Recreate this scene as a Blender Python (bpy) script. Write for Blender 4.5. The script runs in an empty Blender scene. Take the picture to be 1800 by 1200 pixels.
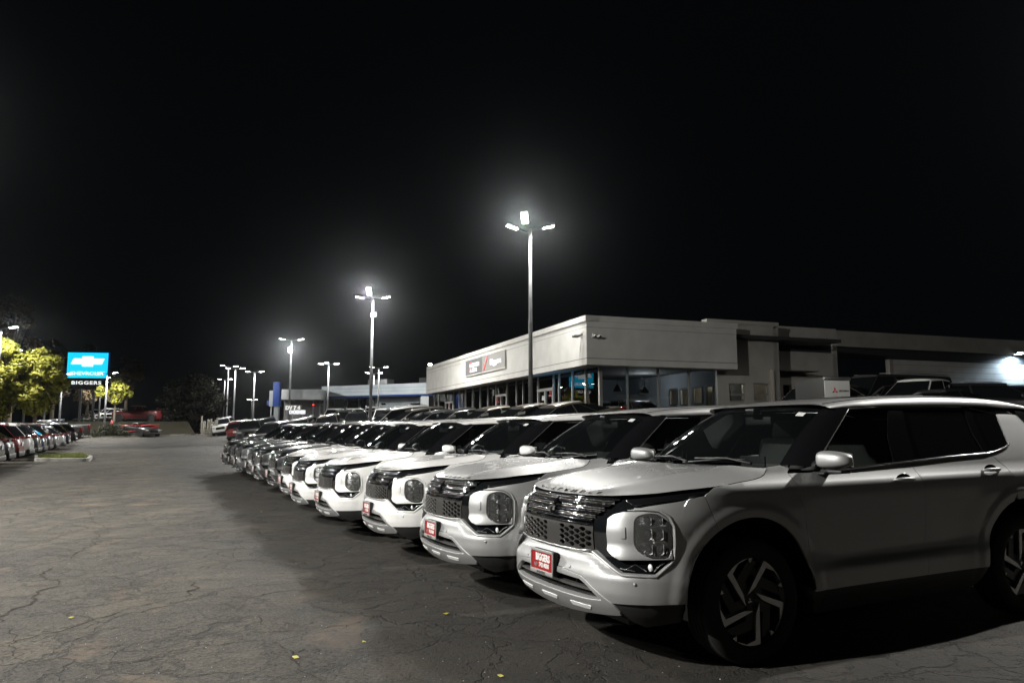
import bpy, bmesh, math, random
import numpy as np
from mathutils import Vector, Matrix, Euler, noise as mnoise
from mathutils.geometry import delaunay_2d_cdt

random.seed(7)
scene = bpy.context.scene
COL = scene.collection
PI = math.pi

# ------------------------------------------------------------------ camera, world, exposure
FPX = 1312.0          # focal length in photograph pixels (1800 wide)
PITCH = 0.1161
CAMZ = 1.344
cd = bpy.data.cameras.new('camera')
cam = bpy.data.objects.new('camera', cd)
COL.objects.link(cam)
cd.sensor_width = 36.0
cd.lens = FPX / 1800.0 * 36.0
cd.clip_start = 0.05
cd.clip_end = 3000
cam.location = (0, 0, CAMZ)
cam.rotation_euler = (PI/2 + PITCH, 0, 0)
scene.camera = cam

world = bpy.data.worlds.new('World')
scene.world = world
world.use_nodes = True
wn = world.node_tree
bg = wn.nodes['Background']
bg.inputs['Color'].default_value = (0.34, 0.42, 0.5, 1)
bg.inputs['Strength'].default_value = 0.0032

scene.view_settings.view_transform = 'Standard'
scene.view_settings.look = 'None'
scene.view_settings.exposure = 0.0
scene.view_settings.gamma = 1.0
scene.view_settings.use_curve_mapping = False
try:
    scene.cycles.use_light_tree = True
    scene.cycles.max_bounces = 6
    scene.cycles.diffuse_bounces = 2
    scene.cycles.glossy_bounces = 3
    scene.cycles.transparent_max_bounces = 12
    scene.cycles.volume_bounces = 0
    scene.cycles.caustics_reflective = False
    scene.cycles.caustics_refractive = False
    scene.cycles.sample_clamp_indirect = 3.0
    scene.cycles.use_denoising = True
except Exception:
    pass


def P(u, v, Y):
    """world point seen at photograph pixel (u, v) at forward distance Y"""
    a = (600 - v) / FPX
    c, s = math.cos(PITCH), math.sin(PITCH)
    dy = c - a * s
    dz = s + a * c
    dx = (u - 900) / FPX
    k = Y / dy
    return Vector((dx * k, Y, CAMZ + dz * k))


def G(u, v):
    """point of the ground seen at pixel (u, v)"""
    lo, hi = 1.5, 200.0
    for _ in range(50):
        m = (lo + hi) / 2
        p = P(u, v, m)
        if p.z > ground_z(p.x, p.y): lo = m
        else: hi = m
    return P(u, v, lo)


def sstep(a, b, t):
    t = max(0.0, min(1.0, (t - a) / (b - a)))
    return t * t * (3 - 2 * t)


def sdown(a, b, t):
    return 1 - sstep(a, b, t)


def lin(pts, t):
    if t <= pts[0][0]:
        return pts[0][1]
    for (a, va), (b, vb) in zip(pts, pts[1:]):
        if t <= b:
            u = (t - a) / (b - a)
            u = u * u * (3 - 2 * u)
            return va + (vb - va) * u
    return pts[-1][1]


GY = [(-30, .15), (0, 0), (6, -.10), (12, -.14), (22, -.07), (34, -.01), (50, .05), (66, .28), (84, .86), (120, 1.1), (1000, 1.1)]


def ground_z(x, y):
    w = (x - .2) * .889 + (y - 5.1) * .457
    return lin(GY, y) + 0.1 * math.tanh(x / 7.0) + .98 * sstep(5.5, 11.5, w) * sstep(2, 9, y) + .3 * sstep(13, 22, w) * sstep(2, 9, y) * sdown(45, 60, y)


# ------------------------------------------------------------------ object helpers
def link(o, parent=None):
    COL.objects.link(o)
    if parent is not None:
        o.parent = parent
    return o


def empty(name, loc=(0, 0, 0), rotz=0, label=None, cat=None, group=None):
    o = bpy.data.objects.new(name, None)
    o.empty_display_size = 0.1
    COL.objects.link(o)
    o.location = loc
    o.rotation_euler = (0, 0, rotz)
    tag(o, label, cat, group)
    return o


def tag(o, label=None, cat=None, group=None, kind=None):
    if label: o['label'] = label
    if cat: o['category'] = cat
    if group: o['group'] = group
    if kind: o['kind'] = kind
    return o


def meshobj(name, me, mat=None, parent=None, slot='OBJECT'):
    o = bpy.data.objects.new(name, me)
    link(o, parent)
    if mat is not None:
        if not me.materials:
            me.materials.append(mat)
        if slot == 'OBJECT' and me.materials[0] is not mat:
            o.material_slots[0].link = 'OBJECT'
            o.material_slots[0].material = mat
    return o


def pydata(name, verts, faces, smooth=False, normals=None):
    me = bpy.data.meshes.new(name)
    me.from_pydata([tuple(v) for v in verts], [], faces)
    if smooth or normals is not None:
        me.polygons.foreach_set('use_smooth', [True] * len(me.polygons))
    me.update()
    if normals is not None:
        me.normals_split_custom_set_from_vertices([tuple(n) for n in normals])
    return me


class MB:
    """collects primitive shapes, builds one mesh"""
    def __init__(self):
        self.v = []; self.f = []; self.sm = []

    def add(self, vs, fs, smooth=False):
        b = len(self.v)
        self.v += [tuple(p) for p in vs]
        for f in fs:
            self.f.append(tuple(b + i for i in f)); self.sm.append(smooth)
        return self

    def box(self, c, s, rz=0, m=None, taper=1.0):
        x, y, z = s[0] / 2, s[1] / 2, s[2] / 2
        vs = []
        for zz, t in ((-z, 1.0), (z, taper)):
            for xx, yy in ((-x, -y), (x, -y), (x, y), (-x, y)):
                vs.append(Vector((xx * t, yy * t, zz)))
        R = Matrix.Rotation(rz, 3, 'Z') if m is None else m
        vs = [R @ v + Vector(c) for v in vs]
        return self.add(vs, [(3, 2, 1, 0), (4, 5, 6, 7), (0, 1, 5, 4), (1, 2, 6, 5), (2, 3, 7, 6), (3, 0, 4, 7)])

    def bbox(self, c, s, b=.01, rz=0, m=None):
        """box with chamfered edges"""
        x, y, z = s[0] / 2, s[1] / 2, s[2] / 2
        b = min(b, x * .9, y * .9, z * .9)
        R = Matrix.Rotation(rz, 3, 'Z') if m is None else m
        bm = bmesh.new()
        bmesh.ops.create_cube(bm, size=1.0)
        for v in bm.verts:
            v.co = Vector((v.co.x * 2 * x, v.co.y * 2 * y, v.co.z * 2 * z))
        bmesh.ops.bevel(bm, geom=list(bm.edges), offset=b, segments=2, profile=.6, affect='EDGES')
        bm.verts.index_update()
        vs = [R @ v.co + Vector(c) for v in bm.verts]
        fs = [tuple(v.index for v in f.verts) for f in bm.faces]
        bm.free()
        return self.add(vs, fs, True)

    def tube(self, pts, r, n=8, cap=True, smooth=True):
        pts = [Vector(p) for p in pts]
        rs = r if isinstance(r, (list, tuple)) else [r] * len(pts)
        vs = []; fs = []
        up = Vector((0, 0, 1))
        prev = None
        for i, p in enumerate(pts):
            if i == 0: d = pts[1] - p
            elif i == len(pts) - 1: d = p - pts[i - 1]
            else: d = (pts[i + 1] - p).normalized() + (p - pts[i - 1]).normalized()
            d.normalize()
            if prev is None:
                a = up if abs(d.z) < .9 else Vector((1, 0, 0))
                u = d.cross(a).normalized()
            else:
                u = (prev - d * prev.dot(d)).normalized()
            prev = u
            w = d.cross(u)
            for k in range(n):
                t = 2 * PI * k / n
                vs.append(p + (u * math.cos(t) + w * math.sin(t)) * rs[i])
        for i in range(len(pts) - 1):
            for k in range(n):
                k2 = (k + 1) % n
                fs.append((i * n + k, i * n + k2, (i + 1) * n + k2, (i + 1) * n + k))
        self.add(vs, fs, smooth)
        if cap:
            b = len(self.v) - len(vs)
            self.f.append(tuple(b + k for k in range(n))[::-1]); self.sm.append(False)
            self.f.append(tuple(b + (len(pts) - 1) * n + k for k in range(n))); self.sm.append(False)
        return self

    def lathe(self, prof, n=32, axis='Z', c=(0, 0, 0), smooth=True):
        """prof: (radius, height) list, revolved"""
        vs = []; fs = []
        for r, h in prof:
            for k in range(n):
                t = 2 * PI * k / n
                p = (r * math.cos(t), r * math.sin(t), h)
                if axis == 'Y': p = (p[0], p[2], p[1])
                if axis == 'X': p = (p[2], p[0], p[1])
                vs.append(Vector(p) + Vector(c))
        for i in range(len(prof) - 1):
            for k in range(n):
                k2 = (k + 1) % n
                q = (i * n + k, i * n + k2, (i + 1) * n + k2, (i + 1) * n + k)
                fs.append(q if axis != 'Y' else q[::-1])
        return self.add(vs, fs, smooth)

    def prism(self, poly, z0, z1, m=None):
        """poly 2D list extruded z0..z1, transformed by matrix m"""
        n = len(poly)
        vs = [Vector((x, y, z0)) for x, y in poly] + [Vector((x, y, z1)) for x, y in poly]
        if m is not None: vs = [m @ v for v in vs]
        fs = [tuple(range(n))[::-1], tuple(range(n, 2 * n))] + [(i, (i + 1) % n, n + (i + 1) % n, n + i) for i in range(n)]
        return self.add(vs, fs)

    def mesh(self, name='mesh'):
        me = bpy.data.meshes.new(name)
        me.from_pydata(self.v, [], self.f)
        me.polygons.foreach_set('use_smooth', self.sm)
        me.update()
        return me

    def build(self, name, mat, parent=None):
        return meshobj(name, self.mesh(name), mat, parent)


def mirror_mesh(me, name=None):
    m = me.copy()
    n = len(m.vertices)
    co = np.empty(n * 3, dtype=np.float32); m.vertices.foreach_get('co', co)
    co = co.reshape(-1, 3)
    vn = None
    if me.has_custom_normals:
        nl = len(me.loops)
        ln = np.empty(nl * 3, dtype=np.float32)
        me.corner_normals.foreach_get('vector', ln)
        ln = ln.reshape(-1, 3)
        vi = np.empty(nl, dtype=np.int32); me.loops.foreach_get('vertex_index', vi)
        vn = np.zeros((n, 3), dtype=np.float32); vn[vi] = ln
        vn[:, 1] *= -1
    co[:, 1] *= -1
    faces = [tuple(reversed(p.vertices)) for p in me.polygons]
    sm = [p.use_smooth for p in me.polygons]
    bpy.data.meshes.remove(m)
    m2 = bpy.data.meshes.new(name or me.name)
    m2.from_pydata(co.tolist(), [], faces)
    m2.polygons.foreach_set('use_smooth', sm)
    for mt in me.materials: m2.materials.append(mt)
    m2.update()
    if vn is not None:
        m2.normals_split_custom_set_from_vertices(vn.tolist())
    return m2


def copy_tree(o, parent=None):
    c = o.copy()
    COL.objects.link(c)
    c.parent = parent
    for ch in KIDS.get(o.name) or o.children:
        copy_tree(ch, c)
    return c


KIDS = {}


def poly_resample(poly, step):
    out = []
    n = len(poly)
    for i in range(n):
        a, b = poly[i], poly[(i + 1) % n]
        d = math.hypot(b[0] - a[0], b[1] - a[1])
        k = max(1, int(math.ceil(d / step)))
        for j in range(k):
            t = j / k
            out.append((a[0] + (b[0] - a[0]) * t, a[1] + (b[1] - a[1]) * t))
    return out


def round_poly(poly, r, n=5):
    """round every corner of a polygon"""
    out = []
    N = len(poly)
    rr = r if isinstance(r, (list, tuple)) else [r] * N
    for i in range(N):
        a, b, c = Vector(poly[i - 1]), Vector(poly[i]), Vector(poly[(i + 1) % N])
        u, w = a - b, c - b
        lu, lw = u.length, w.length
        d = min(rr[i], lu * .48, lw * .48)
        if d < 1e-5:
            out.append(tuple(b)); continue
        p, q = b + u / lu * d, b + w / lw * d
        for k in range(n + 1):
            t = k / n
            out.append(tuple((1 - t) ** 2 * p + 2 * t * (1 - t) * b + t * t * q))
    return out


def parea(p):
    return sum(p[i][0] * p[(i + 1) % len(p)][1] - p[(i + 1) % len(p)][0] * p[i][1] for i in range(len(p))) / 2


def inside_np(pts, poly):
    x, y = pts[:, 0], pts[:, 1]
    c = np.zeros(len(pts), dtype=bool)
    n = len(poly)
    for i in range(n):
        x1, y1 = poly[i]; x2, y2 = poly[(i + 1) % n]
        if y1 == y2: continue
        m = ((y1 > y) != (y2 > y)) & (x < (x2 - x1) * (y - y1) / (y2 - y1) + x1)
        c ^= m
    return c


def inset_poly(poly, d):
    """move a CCW polygon's vertices inwards by d"""
    n = len(poly); out = []
    for i in range(n):
        a, b, c = poly[i - 1], poly[i], poly[(i + 1) % n]
        u = (b[0] - a[0], b[1] - a[1]); w = (c[0] - b[0], c[1] - b[1])
        lu = math.hypot(*u) or 1; lw = math.hypot(*w) or 1
        n1 = (-u[1] / lu, u[0] / lu); n2 = (-w[1] / lw, w[0] / lw)
        mx, my = n1[0] + n2[0], n1[1] + n2[1]
        l = math.hypot(mx, my)
        if l < 1e-6: out.append(b); continue
        mx, my = mx / l, my / l
        k = min(2.0, 1 / max(.3, mx * n1[0] + my * n1[1]))
        out.append((b[0] + mx * d * k, b[1] + my * d * k))
    return out


def panel(name, outer, holes=(), fmap=None, step=.03, gap=.003, rim=((.002, .002), (.002, .018)), hole_rims=None, push=0.0):
    """a trimmed sheet on the surface fmap(u, v) with rolled edges; returns a mesh"""
    loops = []
    o = list(outer)
    if parea(o) < 0: o = o[::-1]
    o = inset_poly(poly_resample(o, step), gap)
    loops.append((o, rim))
    for k, h in enumerate(holes):
        h = list(h)
        if parea(h) < 0: h = h[::-1]
        h = inset_poly(poly_resample(h, step), -gap)
        loops.append((h[::-1], (hole_rims[k] if hole_rims else rim)))
    pts = []; edges = []
    for lp, _ in loops:
        b = len(pts)
        pts += lp
        edges += [(b + i, b + (i + 1) % len(lp)) for i in range(len(lp))]
    B = np.array(pts)
    xs = np.arange(B[:, 0].min(), B[:, 0].max(), step)
    ys = np.arange(B[:, 1].min(), B[:, 1].max(), step * .87)
    gx, gy = np.meshgrid(xs, ys)
    gx = gx + (np.arange(len(ys)) % 2)[:, None] * step * .5
    G = np.stack([gx.ravel(), gy.ravel()], 1)
    m = inside_np(G, loops[0][0])
    for lp, _ in loops[1:]: m &= ~inside_np(G, lp)
    G = G[m]
    if len(G):
        d = np.full(len(G), 9.0)
        for q in B: d = np.minimum(d, np.hypot(G[:, 0] - q[0], G[:, 1] - q[1]))
        G = G[d > step * .55]
    allp = pts + [tuple(q) for q in G]
    cv, ce, cf, ov, oe, of = delaunay_2d_cdt([Vector(p) for p in allp], edges, [], 0, 1e-6)
    V2 = np.array([(v.x, v.y) for v in cv])
    tri = np.array([tuple(f) for f in cf if len(f) == 3])
    cen = V2[tri].mean(1)
    k = inside_np(cen, loops[0][0])
    for lp, _ in loops[1:]: k &= ~inside_np(cen, lp)
    tri = tri[k]
    mapidx = {}
    for new, olds in enumerate(ov):
        for q in olds: mapidx[q] = new
    e = 2e-3
    P3 = []; N3 = []; DU = []; DV = []
    for u, v in V2:
        p = Vector(fmap(u, v))
        du = Vector(fmap(u + e, v)) - Vector(fmap(u - e, v))
        dv = Vector(fmap(u, v + e)) - Vector(fmap(u, v - e))
        nn = du.cross(dv)
        if nn.length < 1e-12: nn = Vector((0, 0, 1))
        nn.normalize()
        P3.append(p + nn * push); N3.append(nn); DU.append(du / (2 * e)); DV.append(dv / (2 * e))
    # orientation: triangles CCW in uv -> normal du x dv
    faces = []
    for a, b, c in tri:
        A = (V2[b][0] - V2[a][0]) * (V2[c][1] - V2[a][1]) - (V2[b][1] - V2[a][1]) * (V2[c][0] - V2[a][0])
        faces.append((int(a), int(b), int(c)) if A > 0 else (int(a), int(c), int(b)))
    verts = list(P3); norms = list(N3)
    b0 = 0
    for lp, rm in loops:
        n = len(lp)
        idx = [mapidx.get(b0 + i) for i in range(n)]
        b0 += n
        if rm is None: continue
        prev = idx
        outs = []
        for i in range(n):
            a, c = lp[i - 1], lp[(i + 1) % n]
            tx, ty = c[0] - a[0], c[1] - a[1]
            l = math.hypot(tx, ty) or 1
            ox, oy = ty / l, -tx / l      # right of travel = outside for CCW outer, and inside the hole for reversed holes
            o3 = DU[idx[i]] * ox + DV[idx[i]] * oy
            if o3.length < 1e-9: o3 = Vector((0, 0, -1))
            outs.append(o3.normalized())
        for (aa, bb) in rm:
            ring = []
            for i in range(n):
                nn = N3[idx[i]]
                verts.append(P3[idx[i]] + outs[i] * aa - nn * bb)
                q = (outs[i] * .9 + nn * (0.75 if bb < .004 else 0.05)).normalized()
                norms.append(q)
                ring.append(len(verts) - 1)
            for i in range(n):
                j = (i + 1) % n
                faces.append((prev[j], prev[i], ring[i], ring[j]))
            prev = ring
    me = pydata(name, verts, faces, normals=norms)
    return me


def mir(poly):
    """closed polygon from a half outline whose first and last points lie on u = 0"""
    other = [(-u, v) for u, v in poly[::-1] if abs(u) > 1e-6]
    return list(poly) + other


def text_mesh(txt, size=1.0, extrude=0.0, bold=0.0, spacing=1.0, shear=0.0, xscale=1.0):
    cu = bpy.data.curves.new('lettering', 'FONT')
    cu.body = txt
    cu.size = size
    cu.extrude = extrude
    cu.offset = bold
    cu.space_character = spacing
    cu.shear = shear
    cu.align_x = 'CENTER'
    cu.align_y = 'CENTER'
    cu.resolution_u = 3
    o = bpy.data.objects.new('lettering_tmp', cu)
    COL.objects.link(o)
    bpy.context.view_layer.update()
    me = bpy.data.meshes.new_from_object(o.evaluated_get(bpy.context.evaluated_depsgraph_get()))
    bpy.data.objects.remove(o)
    bpy.data.curves.remove(cu)
    if xscale != 1.0:
        for v in me.vertices: v.co.x *= xscale
    # centre it
    co = np.array([v.co[:] for v in me.vertices])
    c = (co.max(0) + co.min(0)) / 2
    for v in me.vertices:
        v.co.x -= c[0]; v.co.y -= c[1]
    me.materials.clear()
    return me


def text_obj(name, txt, mat, parent, M, **kw):
    me = text_mesh(txt, **kw)
    me.transform(M)
    return meshobj(name, me, mat, parent)


def map_mesh(me, f):
    for v in me.vertices:
        v.co = f(v.co)
    me.update()
    return me


# ------------------------------------------------------------------ materials
MATS = {}


def principled(name, base=(.5, .5, .5), rough=.5, metal=0.0, coat=0.0, coat_rough=.03, spec=.5, emit=None, estr=0.0, trans=0.0, alpha=1.0, ior=1.5):
    m = bpy.data.materials.new(name)
    m.use_nodes = True
    b = m.node_tree.nodes['Principled BSDF']
    b.inputs['Base Color'].default_value = (*base, 1)
    b.inputs['Roughness'].default_value = rough
    b.inputs['Metallic'].default_value = metal
    b.inputs['Coat Weight'].default_value = coat
    b.inputs['Coat Roughness'].default_value = coat_rough
    b.inputs['Specular IOR Level'].default_value = spec
    b.inputs['Transmission Weight'].default_value = trans
    b.inputs['IOR'].default_value = ior
    if emit is not None:
        b.inputs['Emission Color'].default_value = (*emit, 1)
        b.inputs['Emission Strength'].default_value = estr
    MATS[name] = m
    return m


def nodes_of(m):
    nt = m.node_tree
    return nt, nt.nodes, nt.links, nt.nodes['Principled BSDF']


def add_noise_bump(m, scale=200, strength=.1, dist=.001, detail=4, coords='Object'):
    nt, N, L, b = nodes_of(m)
    tc = N.new('ShaderNodeTexCoord')
    nz = N.new('ShaderNodeTexNoise'); nz.inputs['Scale'].default_value = scale; nz.inputs['Detail'].default_value = detail
    bp = N.new('ShaderNodeBump'); bp.inputs['Strength'].default_value = strength; bp.inputs['Distance'].default_value = dist
    L.new(tc.outputs[coords], nz.inputs['Vector'])
    L.new(nz.outputs['Fac'], bp.inputs['Height'])
    L.new(bp.outputs['Normal'], b.inputs['Normal'])
    return m


def add_color_noise(m, c1, c2, scale=3, detail=6, coords='Object', lo=.35, hi=.65):
    nt, N, L, b = nodes_of(m)
    tc = N.new('ShaderNodeTexCoord')
    nz = N.new('ShaderNodeTexNoise'); nz.inputs['Scale'].default_value = scale; nz.inputs['Detail'].default_value = detail
    cr = N.new('ShaderNodeValToRGB')
    cr.color_ramp.elements[0].position = lo; cr.color_ramp.elements[0].color = (*c1, 1)
    cr.color_ramp.elements[1].position = hi; cr.color_ramp.elements[1].color = (*c2, 1)
    L.new(tc.outputs[coords], nz.inputs['Vector'])
    L.new(nz.outputs['Fac'], cr.inputs['Fac'])
    L.new(cr.outputs['Color'], b.inputs['Base Color'])
    return m


def paint(name, base, metal=0.0, rough=.4, coat=1.0, flake=False):
    m = principled(name, base, rough=rough, metal=metal, coat=coat, coat_rough=.02)
    nt, N, L, b = nodes_of(m)
    # thin uneven film of dust: slight roughness and colour variation
    tc = N.new('ShaderNodeTexCoord')
    nz = N.new('ShaderNodeTexNoise'); nz.inputs['Scale'].default_value = 6; nz.inputs['Detail'].default_value = 8
    nz.inputs['Roughness'].default_value = .7
    mr = N.new('ShaderNodeMapRange')
    mr.inputs['To Min'].default_value = .012; mr.inputs['To Max'].default_value = .028
    L.new(tc.outputs['Object'], nz.inputs['Vector'])
    L.new(nz.outputs['Fac'], mr.inputs['Value'])
    L.new(mr.outputs['Result'], b.inputs['Coat Roughness'])
    mx = N.new('ShaderNodeMix'); mx.data_type = 'RGBA'
    mx.inputs[6].default_value = (*base, 1)
    mx.inputs[7].default_value = (*[c * .86 + .02 for c in base], 1)
    L.new(nz.outputs['Fac'], mx.inputs[0])
    L.new(mx.outputs[2], b.inputs['Base Color'])
    return m


M_SILVER = paint('paint_silver', (.385, .386, .383), metal=.62, rough=.50)
M_WHITE = paint('paint_white', (.69, .688, .672), rough=.40)
M_BLACK = paint('paint_black', (.012, .012, .013), rough=.35)
M_GREY = paint('paint_grey', (.10, .105, .11), metal=.5, rough=.38)
M_RED = paint('paint_red', (.17, .008, .008), rough=.38)
M_NAVY = paint('paint_navy', (.012, .02, .05), metal=.3, rough=.35)
M_BRONZE = paint('paint_bronze', (.20, .18, .15), metal=.6, rough=.38)
M_PALE = paint('paint_pale_grey', (.42, .43, .43), metal=.4, rough=.38)
m_trim = add_noise_bump(principled('black_plastic', (.018, .018, .018), rough=.55), 400, .15)
m_gloss = principled('piano_black', (.006, .006, .007), rough=.08, coat=1)
m_dchrome = principled('dark_chrome', (.05, .055, .062), rough=.10, metal=.9, coat=1)
m_chrome = principled('chrome', (.75, .75, .75), rough=.08, metal=1)
m_satin = principled('satin_silver', (.5, .5, .49), rough=.3, metal=.9)
m_insert = principled('skid_insert_silver', (.80, .80, .79), rough=.35, metal=.35)
m_gunmetal = principled('gunmetal_mesh', (.055, .053, .05), rough=.38, metal=.5)
m_void = principled('black_void', (.004, .004, .004), rough=.9, spec=.1)
m_rubber = add_noise_bump(principled('tyre_rubber', (.012, .012, .012), rough=.75, spec=.3), 60, .2, .002)
m_rim_dark = principled('rim_black', (.012, .012, .013), rough=.3)
m_rim_cut = principled('rim_machined', (.62, .62, .6), rough=.32, metal=.85)
m_red_plate = principled('plate_red', (.22, .006, .009), rough=.6, spec=.2)
m_white_print = principled('white_print', (.62, .62, .60), rough=.5)
m_black_print = principled('black_print', (.01, .01, .01), rough=.5)
m_seat = add_noise_bump(principled('seat_cloth', (.05, .048, .045), rough=.85), 300, .3)
m_dash = principled('dash_plastic', (.02, .02, .02), rough=.6)
m_taillight = principled('tail_lens', (.16, .005, .005), rough=.12, coat=1)
m_amber = principled('marker_amber', (.6, .2, .02), rough=.2, coat=1)
m_reflector = principled('lamp_reflector', (.85, .86, .86), rough=.28, metal=.3, coat=1)
m_lampglass = principled('lamp_lens_glass', (.92, .92, .92), rough=.03, metal=0, ior=1.45)
m_lampdark = principled('lamp_housing', (.72, .72, .71), rough=.35, metal=.2)
m_frame = principled('plate_frame_grey', (.30, .30, .29), rough=.4, metal=.3)
m_jewel = principled('grille_jewel_chrome', (.62, .63, .66), rough=.13, metal=1.0)
m_paper = principled('window_sticker', (.55, .56, .55), rough=.7)
m_sticker_blue = principled('sticker_print', (.08, .2, .4), rough=.7)


def glass_mat(name, tint=(.25, .27, .28), opacity=.0, rough=.0, film=(.05, .055, .06)):
    """thin tinted pane: fresnel reflection over a tinted see-through sheet"""
    m = bpy.data.materials.new(name)
    m.use_nodes = True
    nt = m.node_tree; N = nt.nodes; L = nt.links
    N.clear()
    out = N.new('ShaderNodeOutputMaterial')
    tr = N.new('ShaderNodeBsdfTransparent'); tr.inputs['Color'].default_value = (*tint, 1)
    gl = N.new('ShaderNodeBsdfGlossy'); gl.inputs['Roughness'].default_value = rough
    gl.inputs['Color'].default_value = (1, 1, 1, 1)
    fr = N.new('ShaderNodeFresnel'); fr.inputs['IOR'].default_value = 1.5
    mx = N.new('ShaderNodeMixShader')
    L.new(fr.outputs['Fac'], mx.inputs['Fac'])
    L.new(tr.outputs[0], mx.inputs[1])
    L.new(gl.outputs[0], mx.inputs[2])
    last = mx
    if opacity > 0:
        df = N.new('ShaderNodeBsdfDiffuse'); df.inputs['Color'].default_value = (*film, 1)
        m2 = N.new('ShaderNodeMixShader'); m2.inputs['Fac'].default_value = opacity
        L.new(mx.outputs[0], m2.inputs[1]); L.new(df.outputs[0], m2.inputs[2])
        last = m2
    L.new(last.outputs[0], out.inputs['Surface'])
    return m


m_windshield = glass_mat('windshield_glass', (.50, .55, .54), opacity=.045, rough=.02)
m_sideglass = glass_mat('side_glass', (.28, .30, .30), opacity=.02, rough=.01)
m_privacy = principled('privacy_glass', (.006, .006, .007), rough=.03, coat=0)
m_lampcover = glass_mat('lamp_cover', (.95, .95, .95), opacity=.06, rough=.01, film=(.62, .63, .63))
m_pane = glass_mat('shop_glass', (.84, .87, .87), opacity=0, rough=.0)

# ------------------------------------------------------------------ the crossover (car space: x forward from the front axle, y left, z up)

def interp(pts,t):
    # monotone-ish cubic hermite through (t,v)
    n=len(pts)
    if t<=pts[0][0]: return pts[0][1]
    if t>=pts[-1][0]: return pts[-1][1]
    lo=0
    for i in range(n-1):
        if pts[i][0]<=t<=pts[i+1][0]: lo=i;break
    def sl(i):
        if i==0: return (pts[1][1]-pts[0][1])/(pts[1][0]-pts[0][0])
        if i==n-1: return (pts[-1][1]-pts[-2][1])/(pts[-1][0]-pts[-2][0])
        a=(pts[i][1]-pts[i-1][1])/(pts[i][0]-pts[i-1][0]);b=(pts[i+1][1]-pts[i][1])/(pts[i+1][0]-pts[i][0])
        if a*b<=0: return 0.0
        return 2*a*b/(a+b)
    x0,y0=pts[lo];x1,y1=pts[lo+1];h=x1-x0;u=(t-x0)/h
    m0,m1=sl(lo)*h,sl(lo+1)*h
    return (2*u**3-3*u*u+1)*y0+(u**3-2*u*u+u)*m0+(-2*u**3+3*u*u)*y1+(u**3-u*u)*m1
CP=[(0,.940),(.25,.932),(.45,.905),(.60,.865),(.71,.80),(.80,.70),(.862,.57),(.90,.40),(.918,.20),(.927,0.),(.93,-.6),(.93,-1.5),(.93,-2.2),(.926,-2.7),(.905,-3.1),(.86,-3.40),(.77,-3.60),(.60,-3.69),(.3,-3.73),(0,-3.74)]
def _build():
    cum=[0]
    for a,b in zip(CP,CP[1:]): cum.append(cum[-1]+math.hypot(a[0]-b[0],a[1]-b[1]))
    def catm(vals,t):
        n=len(cum)
        i=0
        while i<n-2 and cum[i+1]<t: i+=1
        def m(k):
            if k==0: return (vals[1]-vals[0])/(cum[1]-cum[0]) if vals is YS else 0.0
            if k==n-1: return (vals[-1]-vals[-2])/(cum[-1]-cum[-2]) if vals is YS else 0.0
            return (vals[k+1]-vals[k-1])/(cum[k+1]-cum[k-1])
        h=cum[i+1]-cum[i];u=(t-cum[i])/h
        return (2*u**3-3*u*u+1)*vals[i]+(u**3-2*u*u+u)*m(i)*h+(-2*u**3+3*u*u)*vals[i+1]+(u**3-u*u)*m(i+1)*h
    YS=[c[0] for c in CP];XS=[c[1] for c in CP]
    return cum,(lambda t:catm(XS,t)),(lambda t:catm(YS,t))
CUM,FX,FY=_build()
SMAX=CUM[-1]
def outline(s):
    sg=1 if s>=0 else -1;s=abs(s)
    s=min(s,SMAX)
    x,y=FX(s),FY(s)
    e=1e-3
    a,b=max(0,s-e),min(SMAX,s+e)
    tx,ty=FX(b)-FX(a),FY(b)-FY(a)
    l=math.hypot(tx,ty)or 1
    # tangent goes from front center to the left side: outward normal = (ty,-tx)?? front: t=(0,1) -> outward (1,0)
    return x,sg*y,ty/l,-sg*tx/l
def s_of_x(x):
    lo,hi=0.3,SMAX-.3
    for _ in range(40):
        m=(lo+hi)/2
        if FX(m)>x: lo=m
        else: hi=m
    return (lo+hi)/2
def s_of_y(y):
    lo,hi=0,1.5
    for _ in range(40):
        m=(lo+hi)/2
        if FY(m)<y: lo=m
        else: hi=m
    return (lo+hi)/2
DF=[(.20,.16),(.28,.085),(.33,.045),(.40,.012),(.47,.0),(.53,.0),(.60,.02),(.66,.032),(.80,.034),(.86,.045),(.92,.075),(.98,.12),(1.03,.17),(1.08,.26),(1.12,.36)]
DS=[(.20,.10),(.30,.05),(.36,.020),(.42,.004),(.50,.006),(.57,.020),(.64,.026),(.75,.016),(.88,.006),(.98,.0),(1.03,.002),(1.055,.010),(1.09,.034),(1.13,.058),(1.17,.076),(1.25,.115),(1.40,.193),(1.52,.258),(1.58,.30),(1.64,.40)]
DR=[(.20,.12),(.35,.03),(.5,.0),(.8,.03),(1.0,.05),(1.2,.14),(1.5,.33),(1.6,.40)]
def sm(a,b,t):
    t=max(0,min(1,(t-a)/(b-a)));return t*t*(3-2*t)
def off(s,z):
    s=abs(s)
    wf=1-sm(.55,1.45,s); 
    wr=sm(SMAX-1.5,SMAX-.5,s)
    ws=1-wf-wr
    d=wf*interp(DF,z)+ws*interp(DS,z)+wr*interp(DR,z)
    x=FX(s)
    # wheel arch flares
    for cx in (0.0,-2.706):
        r=math.hypot(x-cx,z-.385)
        if r<1.2 and FY(s)>.8 :
            d-=.013*(1-sm(.53,.60,r))*(1-sm(.92,1.02,z))+.008*math.exp(-((r-.62)/.12)**2)*(1-sm(.88,1.0,z))
    return d
def skin(s,z):
    x,y,nx,ny=outline(s)
    d=off(s,z)
    return (x-nx*d,y-ny*d,z)


def X(x): return s_of_x(x)


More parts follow.
